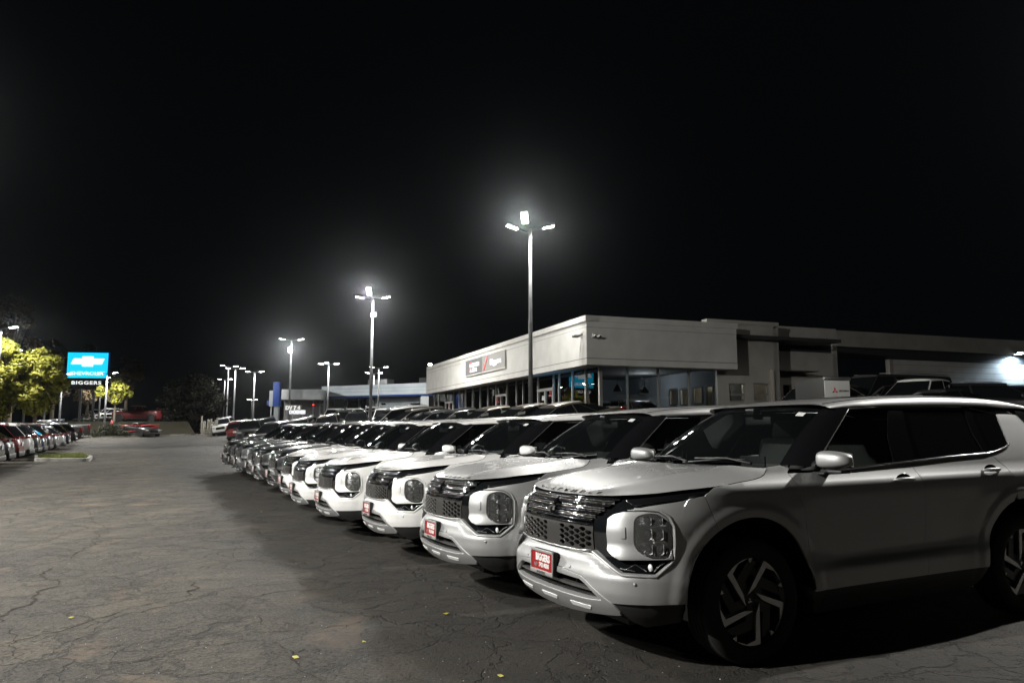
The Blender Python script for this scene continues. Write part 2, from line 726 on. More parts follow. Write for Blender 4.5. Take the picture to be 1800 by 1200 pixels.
def circ(cx, cz, r, a0, a1, n):
    return [(cx + r * math.cos(a0 + (a1 - a0) * i / n), cz + r * math.sin(a0 + (a1 - a0) * i / n)) for i in range(n + 1)]


def sx(pts):
    """(x, z) side coordinates to (s, z)"""
    return [(s_of_x(x), z) for x, z in pts]


HOOD_LIP = [(0, 1.003), (.28, 1.003), (.5, 1.010), (.69, 1.018), (.955, 1.034), (1.14, 1.053), (1.343, 1.069), (1.52, 1.088), (1.697, 1.108), (1.76, 1.13), (1.80, 1.168)]
ZC = [(-.55, 1.168), (-.36, 1.166), (-.1, 1.150), (.2, 1.125), (.45, 1.095), (.60, 1.068), (.70, 1.042), (.765, 1.015), (.80, 1.0)]


def zlip(s): return interp(HOOD_LIP, min(abs(s), 1.80))


def hood_map(s, t):
    """s along the lip from centre (0) to the cowl corner (1.8), t = 1 at the lip, 0 on the centre line"""
    ss = max(0.0, min(1.80, s))
    x, y, z = skin(ss, zlip(ss))
    x0 = skin(0, zlip(0))[0]; x1 = skin(1.80, zlip(1.80))[0]
    xc = x
    zc = interp(ZC, xc) if xc < .80 else 1.0
    zc = max(zc, 1.0)
    w = sstep(0.0, .5, ss)
    sh = abs(t) ** 3.0
    zz = zc + (z - zc) * sh
    ridge = .010 * math.exp(-((abs(t) - .62) / .16) ** 2) * sstep(.15, .7, ss)
    dip = -.006 * math.exp(-((abs(t)) / .35) ** 2) * sstep(.3, .9, ss)
    return (xc, y * t, zz + ridge + dip)


ROOFC = [(-3.50, 1.580), (-3.3, 1.612), (-3.0, 1.645), (-2.6, 1.665), (-2.1, 1.670), (-1.7, 1.662), (-1.35, 1.643), (-1.1, 1.614), (-.95, 1.588)]


def roof_front(t): return -.93 - .13 * t * t


def roof_map(q, t):
    """q 0..1 front to back, t -1..1 across"""
    xf = roof_front(t)
    xr = -3.44 + .05 * t * t
    x = xf + (xr - xf) * q
    ye = .655 - .05 * sstep(.75, 1.0, q) - .02 * (1 - sstep(0, .15, q))
    zc = interp(ROOFC, x + .10 * t * t)
    ze = lin([(-3.5, 1.545), (-3.2, 1.560), (-2.5, 1.572), (-1.7, 1.566), (-1.05, 1.550)], x)
    a = abs(t)
    # gently crowned top, then a rounded shoulder
    y = ye * math.sin(min(1.0, a) * PI / 2 * .999) ** .62 if a > 0 else 0
    f = max(0.0, 1 - (y / ye) ** 2) if ye else 1
    prof = 1 - (1 - math.sqrt(max(0, 1 - (y / ye) ** 2.0))) * .0
    crown = (1 - .10 * (y / ye) ** 2)
    sh = max(0.0, 1 - ((y / ye) ** 12)) ** .5
    z = ze + (zc - ze) * crown * sh if sh > 0 else ze
    return (x, math.copysign(y, t), z)


def wind_map(t, q):
    """windscreen: t -1..1 across, q 0 bottom .. 1 top"""
    xb, yb, zb = -.345 - .125 * t * t, .775 * t, 1.166 + .002 * (1 - t * t)
    xt, yt, zt = roof_front(t) - .002, .615 * t, lin([(0, 1.583), (.6, 1.576), (1, 1.551)], abs(t))
    bow = .020 * math.sin(PI * q)
    return (xb + (xt - xb) * q + bow * .6, yb + (yt - yb) * q, zb + (zt - zb) * q + bow)


def grid_mesh(name, f, us, vs, thick=0.0, flip=False):
    V = []; NN = []
    e = 1e-3
    for u in us:
        for v in vs:
            p = Vector(f(u, v))
            du = Vector(f(u + e, v)) - Vector(f(u - e, v)); dv = Vector(f(u, v + e)) - Vector(f(u, v - e))
            n = du.cross(dv)
            if n.length < 1e-12: n = Vector((0, 0, 1))
            n.normalize()
            if flip: n = -n
            V.append(p); NN.append(n)
    nu, nv = len(us), len(vs)
    F = []
    for i in range(nu - 1):
        for j in range(nv - 1):
            q = (i * nv + j, (i + 1) * nv + j, (i + 1) * nv + j + 1, i * nv + j + 1)
            F.append(q[::-1] if flip else q)
    if thick:
        b = len(V)
        ring = [i * nv for i in range(nu)] + [(nu - 1) * nv + j for j in range(1, nv)] + [i * nv + nv - 1 for i in range(nu - 2, -1, -1)] + [j for j in range(nv - 2, 0, -1)]
        base = {}
        cen = Vector((0, 0, 0))
        for r in ring: cen += V[r]
        cen /= len(ring)
        for r in ring:
            V.append(V[r] - NN[r] * thick); NN.append(NN[r]); base[r] = len(V) - 1
        for i in range(len(ring)):
            a, c = ring[i], ring[(i + 1) % len(ring)]
            q = (a, base[a], base[c], c)
            F.append(q if not flip else q[::-1])
    return pydata(name, V, F, normals=NN)


def frange(a, b, n): return [a + (b - a) * i / n for i in range(n + 1)]


def wheel_meshes():
    R, W = .373, .245
    t = MB()
    prof = [(.258, -W / 2 + .03), (.262, -W / 2 + .012), (.285, -W / 2 + .002), (.325, -W / 2), (.352, -W / 2 + .010), (.366, -W / 2 + .030), (R, -W / 2 + .055)]
    tread = []
    for k in range(4):
        a = -W / 2 + .055 + k * .034
        tread += [(R, a), (R, a + .026), (R - .008, a + .027), (R - .008, a + .033)]
    prof = prof + tread + [(R, W / 2 - .055), (.366, W / 2 - .03), (.352, W / 2 - .01), (.325, W / 2), (.285, W / 2 - .002), (.262, W / 2 - .012), (.258, W / 2 - .03)]
    t.lathe(prof, 48, 'Y')
    # small raised sidewall ring
    tyre = t.mesh('tyre')
    # rim barrel + dark dish on the outer (+y) side
    r = MB()
    r.lathe([(.258, -.09), (.240, -.085), (.228, 0), (.232, .07), (.256, .098), (.262, .103)], 48, 'Y')
    r.lathe([(.236, .02), (.10, .035), (.02, .04)], 48, 'Y')
    # brake disc
    dark = r
    hub = MB()
    hub.lathe([(.0, .075), (.030, .075), (.034, .070), (.036, .05)], 24, 'Y')
    cut = MB()
    spokes = MB()
    # blade outline in rim plane, in metres; u to the rear (viewer's right), v up
    k = .262 / 340.0
    blade = [(42, 55), (351, -55), (351, -58)]
    arm = [(42, 60), (104, -2), (280, -86), (270, -180), (205, -262)]
    outer = []
    a0 = math.atan2(-55, 336); a1 = math.atan2(-270, 213)
    for i in range(9):
        a = a1 + (a0 - a1) * i / 8
        outer.append((340 * math.cos(a), 340 * math.sin(a)))
    poly = arm + outer
    # triangle claw
    a2 = math.atan2(-300, 167)
    tri = [(167, -243)] + [(340 * math.cos(a), 340 * math.sin(a)) for a in (a2, (a1 + a2) / 2, a1)]
    web = [(42, 55), (92, 14), (150, -30), (160, -245), (167, -300), (60, -330), (-40, -60)]
    for j in range(5):
        th = j * 2 * PI / 5 + math.radians(2)
        c, s = math.cos(th), math.sin(th)
        for pl in (poly, tri):
            q = [((x * c - y * s) * k, (x * s + y * c) * k) for x, y in pl]
            area = parea(q)
            if area < 0: q = q[::-1]
            # extrude in wheel +y: local coordinates (x -> -X (to the rear), y -> Z)
            M = Matrix(((-1, 0, 0, 0), (0, 0, 1, 0), (0, 1, 0, 0), (0, 0, 0, 1)))
            cut.prism(q, .080, .098, M)
        # dark structural spoke beside each blade
        pl = [(20, 30), (60, -20), (250, -120), (200, -262), (120, -318), (-30, -332), (-10, -200), (-30, 0)]
        pl = [(30, 40), (85, 5), (205, -60), (180, -240), (120, -300), (95, -300), (120, -100), (0, -40)]
        q = [((x * c - y * s) * k, (x * s + y * c) * k) for x, y in pl]
        if parea(q) < 0: q = q[::-1]
        spokes.prism(q, .045, .078, M)
    n = 0
    # five lug nuts
    for j in range(5):
        a = j * 2 * PI / 5 + .3
        spokes.lathe([(.0, .088), (.008, .088), (.009, .07)], 8, 'Y', c=(.05 * math.cos(a), 0, .05 * math.sin(a)))
    for vv, ff, ss in ((spokes.v, spokes.f, spokes.sm), (hub.v, hub.f, hub.sm)):
        b = len(dark.v); dark.v += vv; dark.f += [tuple(b + i for i in f) for f in ff]; dark.sm += ss
    em = MB()
    for a in (PI / 2, PI / 2 + 2 * PI / 3, PI / 2 - 2 * PI / 3):
        d = [(0, 0), (.011, .007), (.0, 0)]
        c, s = math.cos(a), math.sin(a)
        dm = [(0, 0), (.010, .006), (.021, 0), (.010, -.006)]
        q = [(x * c - y * s, x * s + y * c) for x, y in dm]
        em.prism(q, .0755, .078, M)
    return tyre, dark.mesh('rim'), cut.mesh('spoke_face'), em.mesh('hub_emblem')


def diamond_emblem(scale, depth):
    e = MB()
    for a in (PI / 2, PI / 2 + 2 * PI / 3, PI / 2 - 2 * PI / 3):
        c, s = math.cos(a), math.sin(a)
        dm = [(0, 0), (.5, .29), (1.0, 0), (.5, -.29)]
        q = [((x * c - y * s) * scale, (x * s + y * c) * scale) for x, y in dm]
        cx, cy = sum(p[0] for p in q) / 4, sum(p[1] for p in q) / 4
        vs = [(x, y, 0) for x, y in q] + [(cx + (x - cx) * .86, cy + (y - cy) * .86, depth) for x, y in q]
        fs = [(4, 5, 6, 7)] + [(i, (i + 1) % 4, 4 + (i + 1) % 4, 4 + i) for i in range(4)] + [(3, 2, 1, 0)]
        e.add(vs, fs)
    return e


def build_crossover():
    root = empty('parked_suv')
    D = {}

    def part(name, me, mat, parent=root, both=False, paintable=False):
        o = meshobj(name, me, mat, parent)
        if paintable: D.setdefault('paint', []).append(o)
        if both:
            o2 = meshobj(name, mirror_mesh(me), mat, parent)
            if paintable: D['paint'].append(o2)
            return o, o2
        return o

    RB = ((.002, .002), (.002, .02))
    # ---------------- lower front
    bar_low = [(.49, .687), (.613, .632), (.723, .577), (.922, .572), (1.018, .642)]
    pod_out = [(1.035, .65), (1.043, .846), (1.019, .897), (.962, .930), (.877, .936), (.745, .933)]
    drl_low = [(.742, .936), (.845, .954), (.943, .968), (1.125, .991), (1.262, 1.018)]
    arch_f = [(s_of_x(x), z) for x, z in circ(0, .385, .490, math.radians(0), math.radians(180), 28)]
    # seam with the fender meets the arch at x = .245
    front_arch = [(s, z) for s, z in arch_f if s < s_of_x(.245)]
    bump = ([(0, .558), (.223, .552), (.407, .532), (.479, .501), (.652, .398), (.85, .402), (s_of_x(.488), .408)] + front_arch[1:]
            + [(s_of_x(.25), .805), (1.30, .90), (1.262, 1.018)] + drl_low[::-1][1:] + pod_out[::-1][1:] + bar_low[::-1] + [(.354, .674), (0, .672)])
    def bmap(s, z):
        x, y, nx, ny = outline(s)
        a = abs(s)
        d = off(s, z)
        # crease line under the grille, running down to the fog lamp corner
        zc1 = interp([(0, .628), (.40, .623), (.50, .600), (.60, .559), (.74, .545), (.93, .562), (1.035, .640), (1.06, .70), (1.07, .85), (1.03, .92), (.98, .95)][:8], a) if a < 1.05 else .64
        if a < 1.05:
            t = (z - zc1)
            d += .030 * sstep(0, .055, t) * (1 - sstep(1.0, 1.05, a)) * (1 if z < .70 else 0 if z > .75 else 1)
        return (x - nx * d, y - ny * d, z)
    part('front_bumper', panel('front_bumper', mir(bump), (), bmap, .024, rim=RB), M_SILVER, paintable=True)
    # C-shaped flange round the lamp pod
    fl = MB()
    path = [(.49, .687), (.613, .632), (.723, .577), (.922, .572), (1.018, .642)] + [(1.037, .66), (1.044, .75), (1.043, .846), (1.019, .897), (.962, .930), (.877, .936), (.80, .935)]
    pts = []
    for s, z in poly_resample(path, .03):
        pts.append((s, z))
    # drop the closing run
    end = [i for i, p in enumerate(pts) if abs(p[0] - .80) < 1e-6 and abs(p[1] - .935) < 1e-6][0]
    pts = pts[:end + 1]
    vs = []; fs = []
    for i, (s, z) in enumerate(pts):
        a = pts[max(0, i - 1)]; b = pts[min(len(pts) - 1, i + 1)]
        tx, tz = b[0] - a[0], b[1] - a[1]; l = math.hypot(tx, tz)
        ox, oz = tz / l, -tx / l
        for w, dp in ((.016, -.002), (.012, -.007), (.004, -.007), (.0, -.001), (-.004, .035)):
            q = (s + ox * w, z + oz * w)
            x, y, nx, ny = outline(q[0]); dd = off(*q) + dp
            if dp > .01: dd = off(s, z) + dp
            vs.append((x - nx * dd, y - ny * dd, q[1]))
    for i in range(len(pts) - 1):
        for j in range(4):
            fs.append((i * 5 + j, (i + 1) * 5 + j, (i + 1) * 5 + j + 1, i * 5 + j + 1))
    fl.add(vs, [f[::-1] for f in fs], True)
    part('pod_flange', fl.mesh('pod_flange'), M_SILVER, both=True, paintable=True)
    # dark chrome shield between grille and lamp pod, with running light strip
    bar = [(.473, .869), (.546, .912), (.641, .981), (.689, 1.013), (.955, 1.029), (1.14, 1.047), (1.335, 1.064), (1.262, 1.018), (1.125, .991), (.943, .968), (.845, .954), (.742, .936),
           (.671, .915), (.641, .911), (.602, .885), (.600, .789), (.612, .70), (.654, .67), (.707, .652), (1.033, .656), (1.018, .642), (.922, .572), (.723, .577), (.613, .632), (.49, .687), (.479, .839)]
    shield = part('shield_trim', panel('shield_trim', bar, (), skin, .028, gap=.001, push=-.018, rim=((0.002, .002), (.002, .012))), m_dchrome, both=True)
    # black running-light lens on the strip
    drl = [(.70, 1.000), (.955, 1.020), (1.14, 1.037), (1.30, 1.052), (1.25, 1.026), (1.125, 1.004), (.95, .985), (.80, .965)]
    dm = panel('running_light', drl, (), skin, .03, push=-.008, rim=((.002, .002), (.002, .01)))
    dm2 = mirror_mesh(dm)
    meshobj('running_light', dm, m_gloss, shield[0]); meshobj('running_light', dm2, m_gloss, shield[1])
    # lamp pod with an opening for the headlight
    pod = [(.602, .885), (.641, .909), (.721, .929), (.877, .932), (.962, .926), (1.015, .893), (1.039, .846), (1.031, .658), (.864, .655), (.707, .651), (.654, .672), (.612, .702), (.602, .789)]
    lamp = round_poly([(.795, .72), (.800, .895), (.875, .920), (.955, .920), (1.026, .870), (1.027, .70), (1.002, .664), (.90, .662)], [.05, .05, .05, .06, .03, .03, .03, .07], 5)
    def pmap(s, z):
        x, y, nx, ny = outline(s)
        d = off(s, z) + .014 - .024 * (1 - sstep(.655, .745, z)) - .010 * sstep(.86, .93, z) - .010 * (1 - sstep(.70, .86, s))
        return (x - nx * d, y - ny * d, z)
    podL = part('headlight_pod', panel('headlight_pod', pod, [lamp], pmap, .022, rim=((.002, .002), (.002, .03)), hole_rims=[((.003, .002), (.003, .02))]), M_SILVER, both=True, paintable=True)
    # parking sensor / marker block on the pod
    sb = panel('pod_sensor_cover', round_poly([(.712, .775), (.742, .775), (.742, .840), (.712, .840)], .006, 2), (), pmap, .03, push=.006, gap=.0, rim=((.001, .001), (.001, .008)))
    sm_ = mirror_mesh(sb)
    D['paint'].append(meshobj('sensor_cover', sb, M_SILVER, podL[0])); D['paint'].append(meshobj('sensor_cover', sm_, M_SILVER, podL[1]))
    # ---------------- headlight unit
    def lampmap(depth):
        def f(s, z):
            x, y, nx, ny = outline(s)
            d = off(s, z) + depth
            return (x - nx * d, y - ny * d, z)
        return f
    for side in (1, -1):
        hl = bpy.data.objects.new('headlight', None); link(hl, root)
        def put(name, me, mat):
            if side < 0: me = mirror_mesh(me)
            return meshobj(name, me, mat, hl)
        put('housing', panel('housing', inset_poly(lamp[::1] if parea(lamp) > 0 else lamp[::-1], -.004), (), lampmap(.075), .03, gap=0, rim=((0, .0), (.0, -.05))), m_lampdark)
        # outer black bezel ring and inner light bar
        lp = lamp if parea(lamp) > 0 else lamp[::-1]
        put('bezel', panel('bezel', lp, [inset_poly(poly_resample(lp, .03), .009)], lampmap(.020), .02, gap=.001, rim=((.0, .001), (.0, .05))), m_gloss)
        # three stacked chrome chambers
        ch = MB(); lens = MB(); div = MB()
        for (z0, z1) in ((.850, .905), (.765, .840), (.680, .755)):
            zc = (z0 + z1) / 2
            for sc, wd in ((.885, .042), (.962, .036)):
                # faceted reflector bowl
                x, y, nx, ny = outline(sc); d0 = off(sc, zc)
                fw = Vector((1, 0, 0))
                c = Vector((x - nx * (d0 + .036), y - ny * (d0 + .036), zc))
                nrm = Vector((nx * .6 + .5, ny * .6, .0)).normalized()
                side_v = Vector((0, 0, 1)).cross(nrm).normalized()
                hh = (z1 - z0) / 2 * .95
                rings = []
                for rr, dd in ((1.0, .026), (.75, .006), (.45, -.006), (.2, -.010)):
                    ring = []
                    for kx in range(10):
                        a = 2 * PI * kx / 10
                        ca, sa = math.cos(a), math.sin(a)
                        sq = 1 / max(abs(ca), abs(sa)) if rr > .9 else 1 / max(abs(ca), abs(sa)) ** .5
                        ring.append(c + side_v * (ca * sq * wd * .95 * rr) + Vector((0, 0, 1)) * (sa * sq * hh * rr) + nrm * dd)
                    rings.append(ring)
                vs = [p for r in rings for p in r]
                fs = [(i * 10 + k, i * 10 + (k + 1) % 10, (i + 1) * 10 + (k + 1) % 10, (i + 1) * 10 + k) for i in range(3) for k in range(10)] + [tuple(30 + k for k in range(10))]
                ch.add(vs, fs)
                # clear lens ball
                for (r0, r1, off_) in ((.017, .0165, 0),):
                    bmx = bmesh.new(); bmesh.ops.create_icosphere(bmx, subdivisions=2, radius=.017)
                    bmx.verts.index_update()
                    lens.add([v.co * 1.0 + c + nrm * .006 for v in bmx.verts], [tuple(v.index for v in f.verts) for f in bmx.faces], True)
                    bmx.free()
        for zz in (.845, .760):
            p = [lampmap(.030)(s, zz) for s in frange(.825, 1.012, 6)]
            div.tube(p, .0032, 6)
        p = [lampmap(.026)(s, z) for s, z in [(.815, .70), (.812, .75), (.812, .87), (.828, .893)]]
        div.tube(p, .0035, 6)
        put('reflector', ch.mesh('reflector'), m_reflector)
        put('projector_lens', lens.mesh('projector_lens'), m_lampglass)
        put('divider', div.mesh('divider'), m_chrome)
        lp2 = inset_poly(poly_resample(lp, .03), .002)
        put('lens_cover', panel('lens_cover', lp, (), lampmap(.006), .03, gap=.002, rim=None), m_lampcover)
        # fog light slit below the pod
        fg = bpy.data.objects.new('fog_light', None); link(fg, root)
        def put2(name, me, mat):
            if side < 0: me = mirror_mesh(me)
            return meshobj(name, me, mat, fg)
        fo = [(.665, .640), (1.018, .645), (.925, .580), (.727, .585)]
        put2('recess', panel('recess', fo, (), lampmap(.030), .03, gap=.001, rim=((0, .001), (0, -.012))), m_gloss)
        fb = MB()
        x, y, nx, ny = outline(.895); d0 = off(.895, .612)
        c = Vector((x - nx * (d0 + .02), y - ny * (d0 + .02), .610))
        bmx = bmesh.new(); bmesh.ops.create_icosphere(bmx, subdivisions=2, radius=.024); bmx.verts.index_update()
        fb.add([Vector((v.co.x * .5, v.co.y, v.co.z)) + c for v in bmx.verts], [tuple(v.index for v in f.verts) for f in bmx.faces], True); bmx.free()
        put2('lens', fb.mesh('lens'), m_reflector)
        fb = MB()
        fb.tube([lampmap(.012)(s, z) for s, z in ((.915, .592), (.955, .628), (.985, .638))], .005, 6)
        fb.tube([lampmap(.018)(s, z) for s, z in ((.73, .592), (.80, .628), (.87, .590))], .003, 6)
        fb.tube([lampmap(.016)(s, z) for s, z in ((.70, .60), (.76, .596), (.80, .590))], .004, 6)
        put2('trim_strip', fb.mesh('trim_strip'), m_chrome)
    # ---------------- upper grille
    gr_out = mir([(0, .998), (.28, .998), (.5, 1.005), (.683, 1.012), (.641, .983), (.546, .914), (.473, .871), (.470, .842), (0, .842)])
    grille = part('grille', panel('grille', gr_out, (), skin, .04, gap=.001, push=-.035, rim=None), m_gloss)
    def slat(z, smax, w, out=.0, mat=m_dchrome, th=.010):
        n = 28
        vs = []; fs = []
        for i in range(n + 1):
            s = -smax + 2 * smax * i / n
            for dz, dd in ((-w / 2, .022), (-w / 2 * .7, .004 - out), (0, -.006 - out), (w / 2 * .75, .006 - out), (w / 2, .026)):
                x, y, nx, ny = outline(s); d = off(s, z + dz) + dd + .006
                vs.append((x - nx * d, y - ny * d, z + dz))
        for i in range(n):
            for j in range(4):
                a = i * 5 + j
                fs.append((a, a + 5, a + 6, a + 1))
        m = MB(); m.add(vs, fs, True)
        return meshobj('slat', m.mesh('slat'), mat, grille)
    for z, smx in ((.990, .66), (.952, .585), (.908, .515), (.862, .465)):
        slat(z, smx, .018)
    # faceted jewels between the slats: one joined texture-like piece
    jw = MB()
    for (z0, smx) in ((.971, .615), (.930, .545), (.885, .485)):
        n = int(smx / .0145)
        for row in (0, 1):
            for i in range(-n, n + 1):
                s = i * .0145 + (.007 if row else 0)
                if abs(s) > smx - .01 or abs(s) < .055 and z0 < .96: continue
                z = z0 + (-.0058 if row else .0058)
                x, y, nx, ny = outline(s); d = off(s, z) + .018
                tx, ty = -ny, nx
                c = Vector((x - nx * d, y - ny * d, z))
                T = Vector((tx, ty, 0)) * .0068; U = Vector((0, 0, .0052)); Nn = Vector((nx, ny, 0)) * .0030
                jit = Vector((random.uniform(-.0022, .0022), random.uniform(-.0022, .0022), random.uniform(-.0016, .0016)))
                jw.add([c - T - U, c + T - U, c + T + U, c - T + U, c + Nn + jit], [(0, 1, 4), (1, 2, 4), (2, 3, 4), (3, 0, 4)])
    jo = meshobj('grille_jewels', jw.mesh('grille_jewels'), m_jewel, grille)
    jo['kind'] = 'stuff'
    em = diamond_emblem(.062, .012).mesh('emblem')
    def on_skin(co, s0=0.0, z0=.922, lift=.002):
        s, z = s0 + co.x, z0 + co.y
        x, y, nx, ny = outline(s); d = off(s, z) - lift - co.z
        return Vector((x - nx * d, y - ny * d, z))
    map_mesh(em, lambda c: on_skin(c))
    meshobj('emblem', em, m_chrome, grille)
    # ---------------- honeycomb panel
    hc_out = mir([(0, .836), (.25, .836), (.474, .838), (.484, .690), (.354, .679), (0, .679)])
    holes = []
    cw, chh = .0262, .0335
    for i in range(-18, 19):
        for j in range(0, 5):
            s = i * .058 + .029
            z = .702 + j * .0345 + (.0172 if i % 2 else 0)
            if abs(s) > .440 or z > .822: continue
            if -.05 < s < .105: continue
            w, h = .0355, .0130
            holes.append([(s - w, z), (s - w * .45, z - h), (s + w * .45, z - h), (s + w, z), (s + w * .45, z + h), (s - w * .45, z + h)])
    hc = part('lower_grille', panel('lower_grille', hc_out, holes, skin, .05, gap=.0, push=-.012, rim=((.0, .004), (.0, .015)), hole_rims=[((-.002, .003), (-.003, .014))] * len(holes)), m_gunmetal)
    meshobj('grille_backing', panel('grille_backing', hc_out, (), skin, .08, gap=0, push=-.04, rim=None), m_void, hc)
    # bright lower lip of the honeycomb
    lp = MB(); lp.tube([Vector(skin(s, z)) for s, z in [(-.484, .688), (-.354, .676), (-.2, .674), (0, .673), (.2, .674), (.354, .676), (.484, .688)]], .006, 6)
    meshobj('grille_lip', lp.mesh('grille_lip'), m_satin, hc)
    lp = MB(); lp.tube([Vector(skin(s, .839)) for s in frange(-.47, .47, 14)], .005, 6)
    meshobj('grille_lip', lp.mesh('grille_lip'), m_dchrome, hc)
    # ---------------- skid plate and air intake
    skid_out = mir([(0, .558), (.223, .552), (.407, .532), (.479, .501), (.652, .398), (.703, .327), (.443, .303), (.2, .283), (0, .278)])
    intake = mir([(0, .516), (.186, .516), (.395, .51), (.458, .484), (.575, .408), (.44, .398), (0, .396)])
    def smap(s, z):
        x, y, nx, ny = outline(s); d = off(s, z) - .006
        return (x - nx * d, y - ny * d, z)
    skid = part('skid_plate', panel('skid_plate', skid_out, [intake], smap, .022, rim=RB, hole_rims=[((.006, .005), (.012, .035))]), M_SILVER)
    D['skid'] = skid
    for s0, s1 in ((-.10, .10), (.27, .465), (-.465, -.27)):
        q = round_poly([(s0 - .008, .358), (s0 + .010, .334), (s1 - .010, .334), (s1 + .008, .358)], .008, 3)
        meshobj('skid_insert', panel('skid_insert', q, (), smap, .03, push=.004, gap=0, rim=((.001, .002), (.001, .01))), m_insert, skid)
    meshobj('intake_back', panel('intake_back', intake, (), smap, .06, gap=-.01, push=-.10, rim=None), m_void, skid)
    for zc, smx, w, mt in ((.462, .50, .020, m_satin), (.428, .55, .006, m_trim)):
        n = 20; m = MB(); vs = []; fs = []
        for i in range(n + 1):
            s = -smx + 2 * smx * i / n
            for dz, dd in ((-w / 2, .05), (-w / 2, .022), (w / 2, .014), (w / 2, .05)):
                x, y, nx, ny = outline(s); d = off(s, zc) + dd
                zz = zc + dz - .006 * (s / smx) ** 2
                vs.append((x - nx * d, y - ny * d, zz))
        for i in range(n):
            for j in range(3):
                a = i * 4 + j
                fs.append((a, a + 4, a + 5, a + 1))
        m.add(vs, fs)
        meshobj('intake_slat', m.mesh('intake_slat'), mt, skid)
    for s in (-.3, -.15, 0.0, .15, .3):
        x, y, nx, ny = outline(s)
        MB().box((x - .07, y, .452), (.05, .006, .10)).build('intake_rib', m_trim, skid)
    # lower black cladding of the bumper corner
    part('bumper_cladding', panel('bumper_cladding', [(.652, .396), (s_of_x(.488), .405), (s_of_x(.50), .285), (.85, .245), (.70, .300)], (), skin, .03, push=-.012, rim=((.002, .002), (.01, .05))), m_trim, both=True)
    # underside lip that closes the front below
    lo = MB()
    lo.box((.30, 0, .27), (.80, 1.2, .03)); lo.build('undertray', m_trim, root)
    # parking sensors
    for s, z in ((.29, .565), (.80, .520)):
        for sg in (1, -1):
            x, y, nx, ny = outline(s); d = off(s, z)
            c = Vector((x - nx * d, (y - ny * d) * sg, z))
            m = MB(); m.lathe([(.0, .006), (.008, .005), (.010, .0), (.010, -.01)], 12, 'X', c=(0, 0, 0))
            me = m.mesh('parking_sensor'); me.transform(Matrix.Translation(c) @ Matrix.Rotation(math.atan2(ny * sg, nx), 4, 'Z'))
            D['paint'].append(meshobj('parking_sensor', me, M_SILVER, root))
    # ---------------- licence plate
    pl = empty('licence_plate'); pl.parent = root; pl.location = (.966, 0, .560); pl.rotation_euler = (0, -.03, 0)
    # local: x outwards, y left, z up
    MB().bbox((-.022, 0, 0), (.036, .30, .150), .004).build('plate_bracket', m_trim, pl)
    MB().box((.0, 0, .004), (.004, .292, .128)).build('plate_sheet', m_red_plate, pl)
    fr = MB()
    fr.bbox((.003, 0, .069), (.010, .312, .018), .003); fr.bbox((.003, 0, -.067), (.010, .312, .026), .003)
    fr.bbox((.003, .151, 0), (.010, .011, .12), .003); fr.bbox((.003, -.151, 0), (.010, .011, .12), .003)
    fr.build('plate_frame', m_frame, pl)
    MP = Matrix(((0, 0, 1, 0), (1, 0, 0, 0), (0, 1, 0, 0), (0, 0, 0, 1)))   # text x -> +y (left when facing out = viewer's right), text y -> z
    def plate_text(txt, size, y, z, mat, bold=.002, xs=1.0, depth=.0045, sp=1.0):
        M = Matrix.Translation((depth, y, z)) @ MP
        return text_obj('lettering', txt, mat, pl, M, size=size, extrude=.0006, bold=bold, spacing=sp, xscale=xs)
    plate_text('BIGGERS', .062, .012, .026, m_white_print, .003, .82, .003)
    plate_text('742-9000', .040, .030, -.022, m_white_print, .0015, .9, .003)
    plate_text('BIGGERS', .020, 0, -.067, m_black_print, .0008, 1.15, .0088, 1.4)
    sil = MB().prism([(-.11, -.028), (-.10, -.012), (-.085, -.018), (-.07, -.006), (-.06, -.02), (-.075, -.036), (-.095, -.04)], .0022, .0032, MP)
    sil.build('plate_emblem', m_satin, pl)
    # ---------------- fender
    afr = [(s_of_x(x), z) for x, z in circ(0, .385, .490, math.radians(59), math.radians(180), 24)]
    fend = [(1.262, 1.018), (1.30, .90), (s_of_x(.25), .805)] + afr[1:] + [(s_of_x(-.492), .388), (s_of_x(-.462), .70), (s_of_x(-.438), .909), (s_of_x(-.405), 1.05), (s_of_x(-.37), 1.132), (s_of_x(-.40), 1.158), (s_of_x(-.33), 1.178), (1.805, 1.170), (1.76, 1.132), (1.697, 1.110), (1.52, 1.090), (1.343, 1.071)]
    part('front_fender', panel('front_fender', fend, (), skin, .024, rim=RB), M_SILVER, both=True, paintable=True)
    # ---------------- doors
    fd = sx([(-.492, .388), (-1.566, .392), (-1.590, .60), (-1.601, .891), (-1.58, 1.06), (-1.553, 1.160), (-1.2, 1.147), (-.858, 1.132), (-.52, 1.126), (-.37, 1.128), (-.405, 1.05), (-.438, .909), (-.462, .70)])
    def dmap(s, z):
        x, y, nx, ny = outline(s); d = off(s, z)
        xx = x
        # scooped lower flank: long dark wedge
        t = sstep(-.50, -.95, xx) * sstep(-2.25, -1.5, xx)
        top = .66 + .02 * 0; 
        zc = .600 - .012 * (xx + 1.4)
        w = .035 * sstep(-.50, -1.0, xx) * sstep(-2.25, -1.1, xx)
        d += .010 * t * (1 - sstep(zc - .005, zc + .060, z)) * sstep(zc - .075, zc - .030, z)
        d -= .008 * t * (1 - sstep(zc - .075, zc - .035, z)) * sstep(.40, .50, z)
        return (x - nx * d, y - ny * d, z)
    d1 = part('front_door', panel('front_door', fd, (), dmap, .026, rim=RB), M_SILVER, both=True, paintable=True)
    arr = [(s_of_x(x), z) for x, z in circ(-2.706, .385, .475, math.radians(0), math.radians(180), 26)]
    rd_arch = [p for p in arr if p[0] < s_of_x(-2.62)]
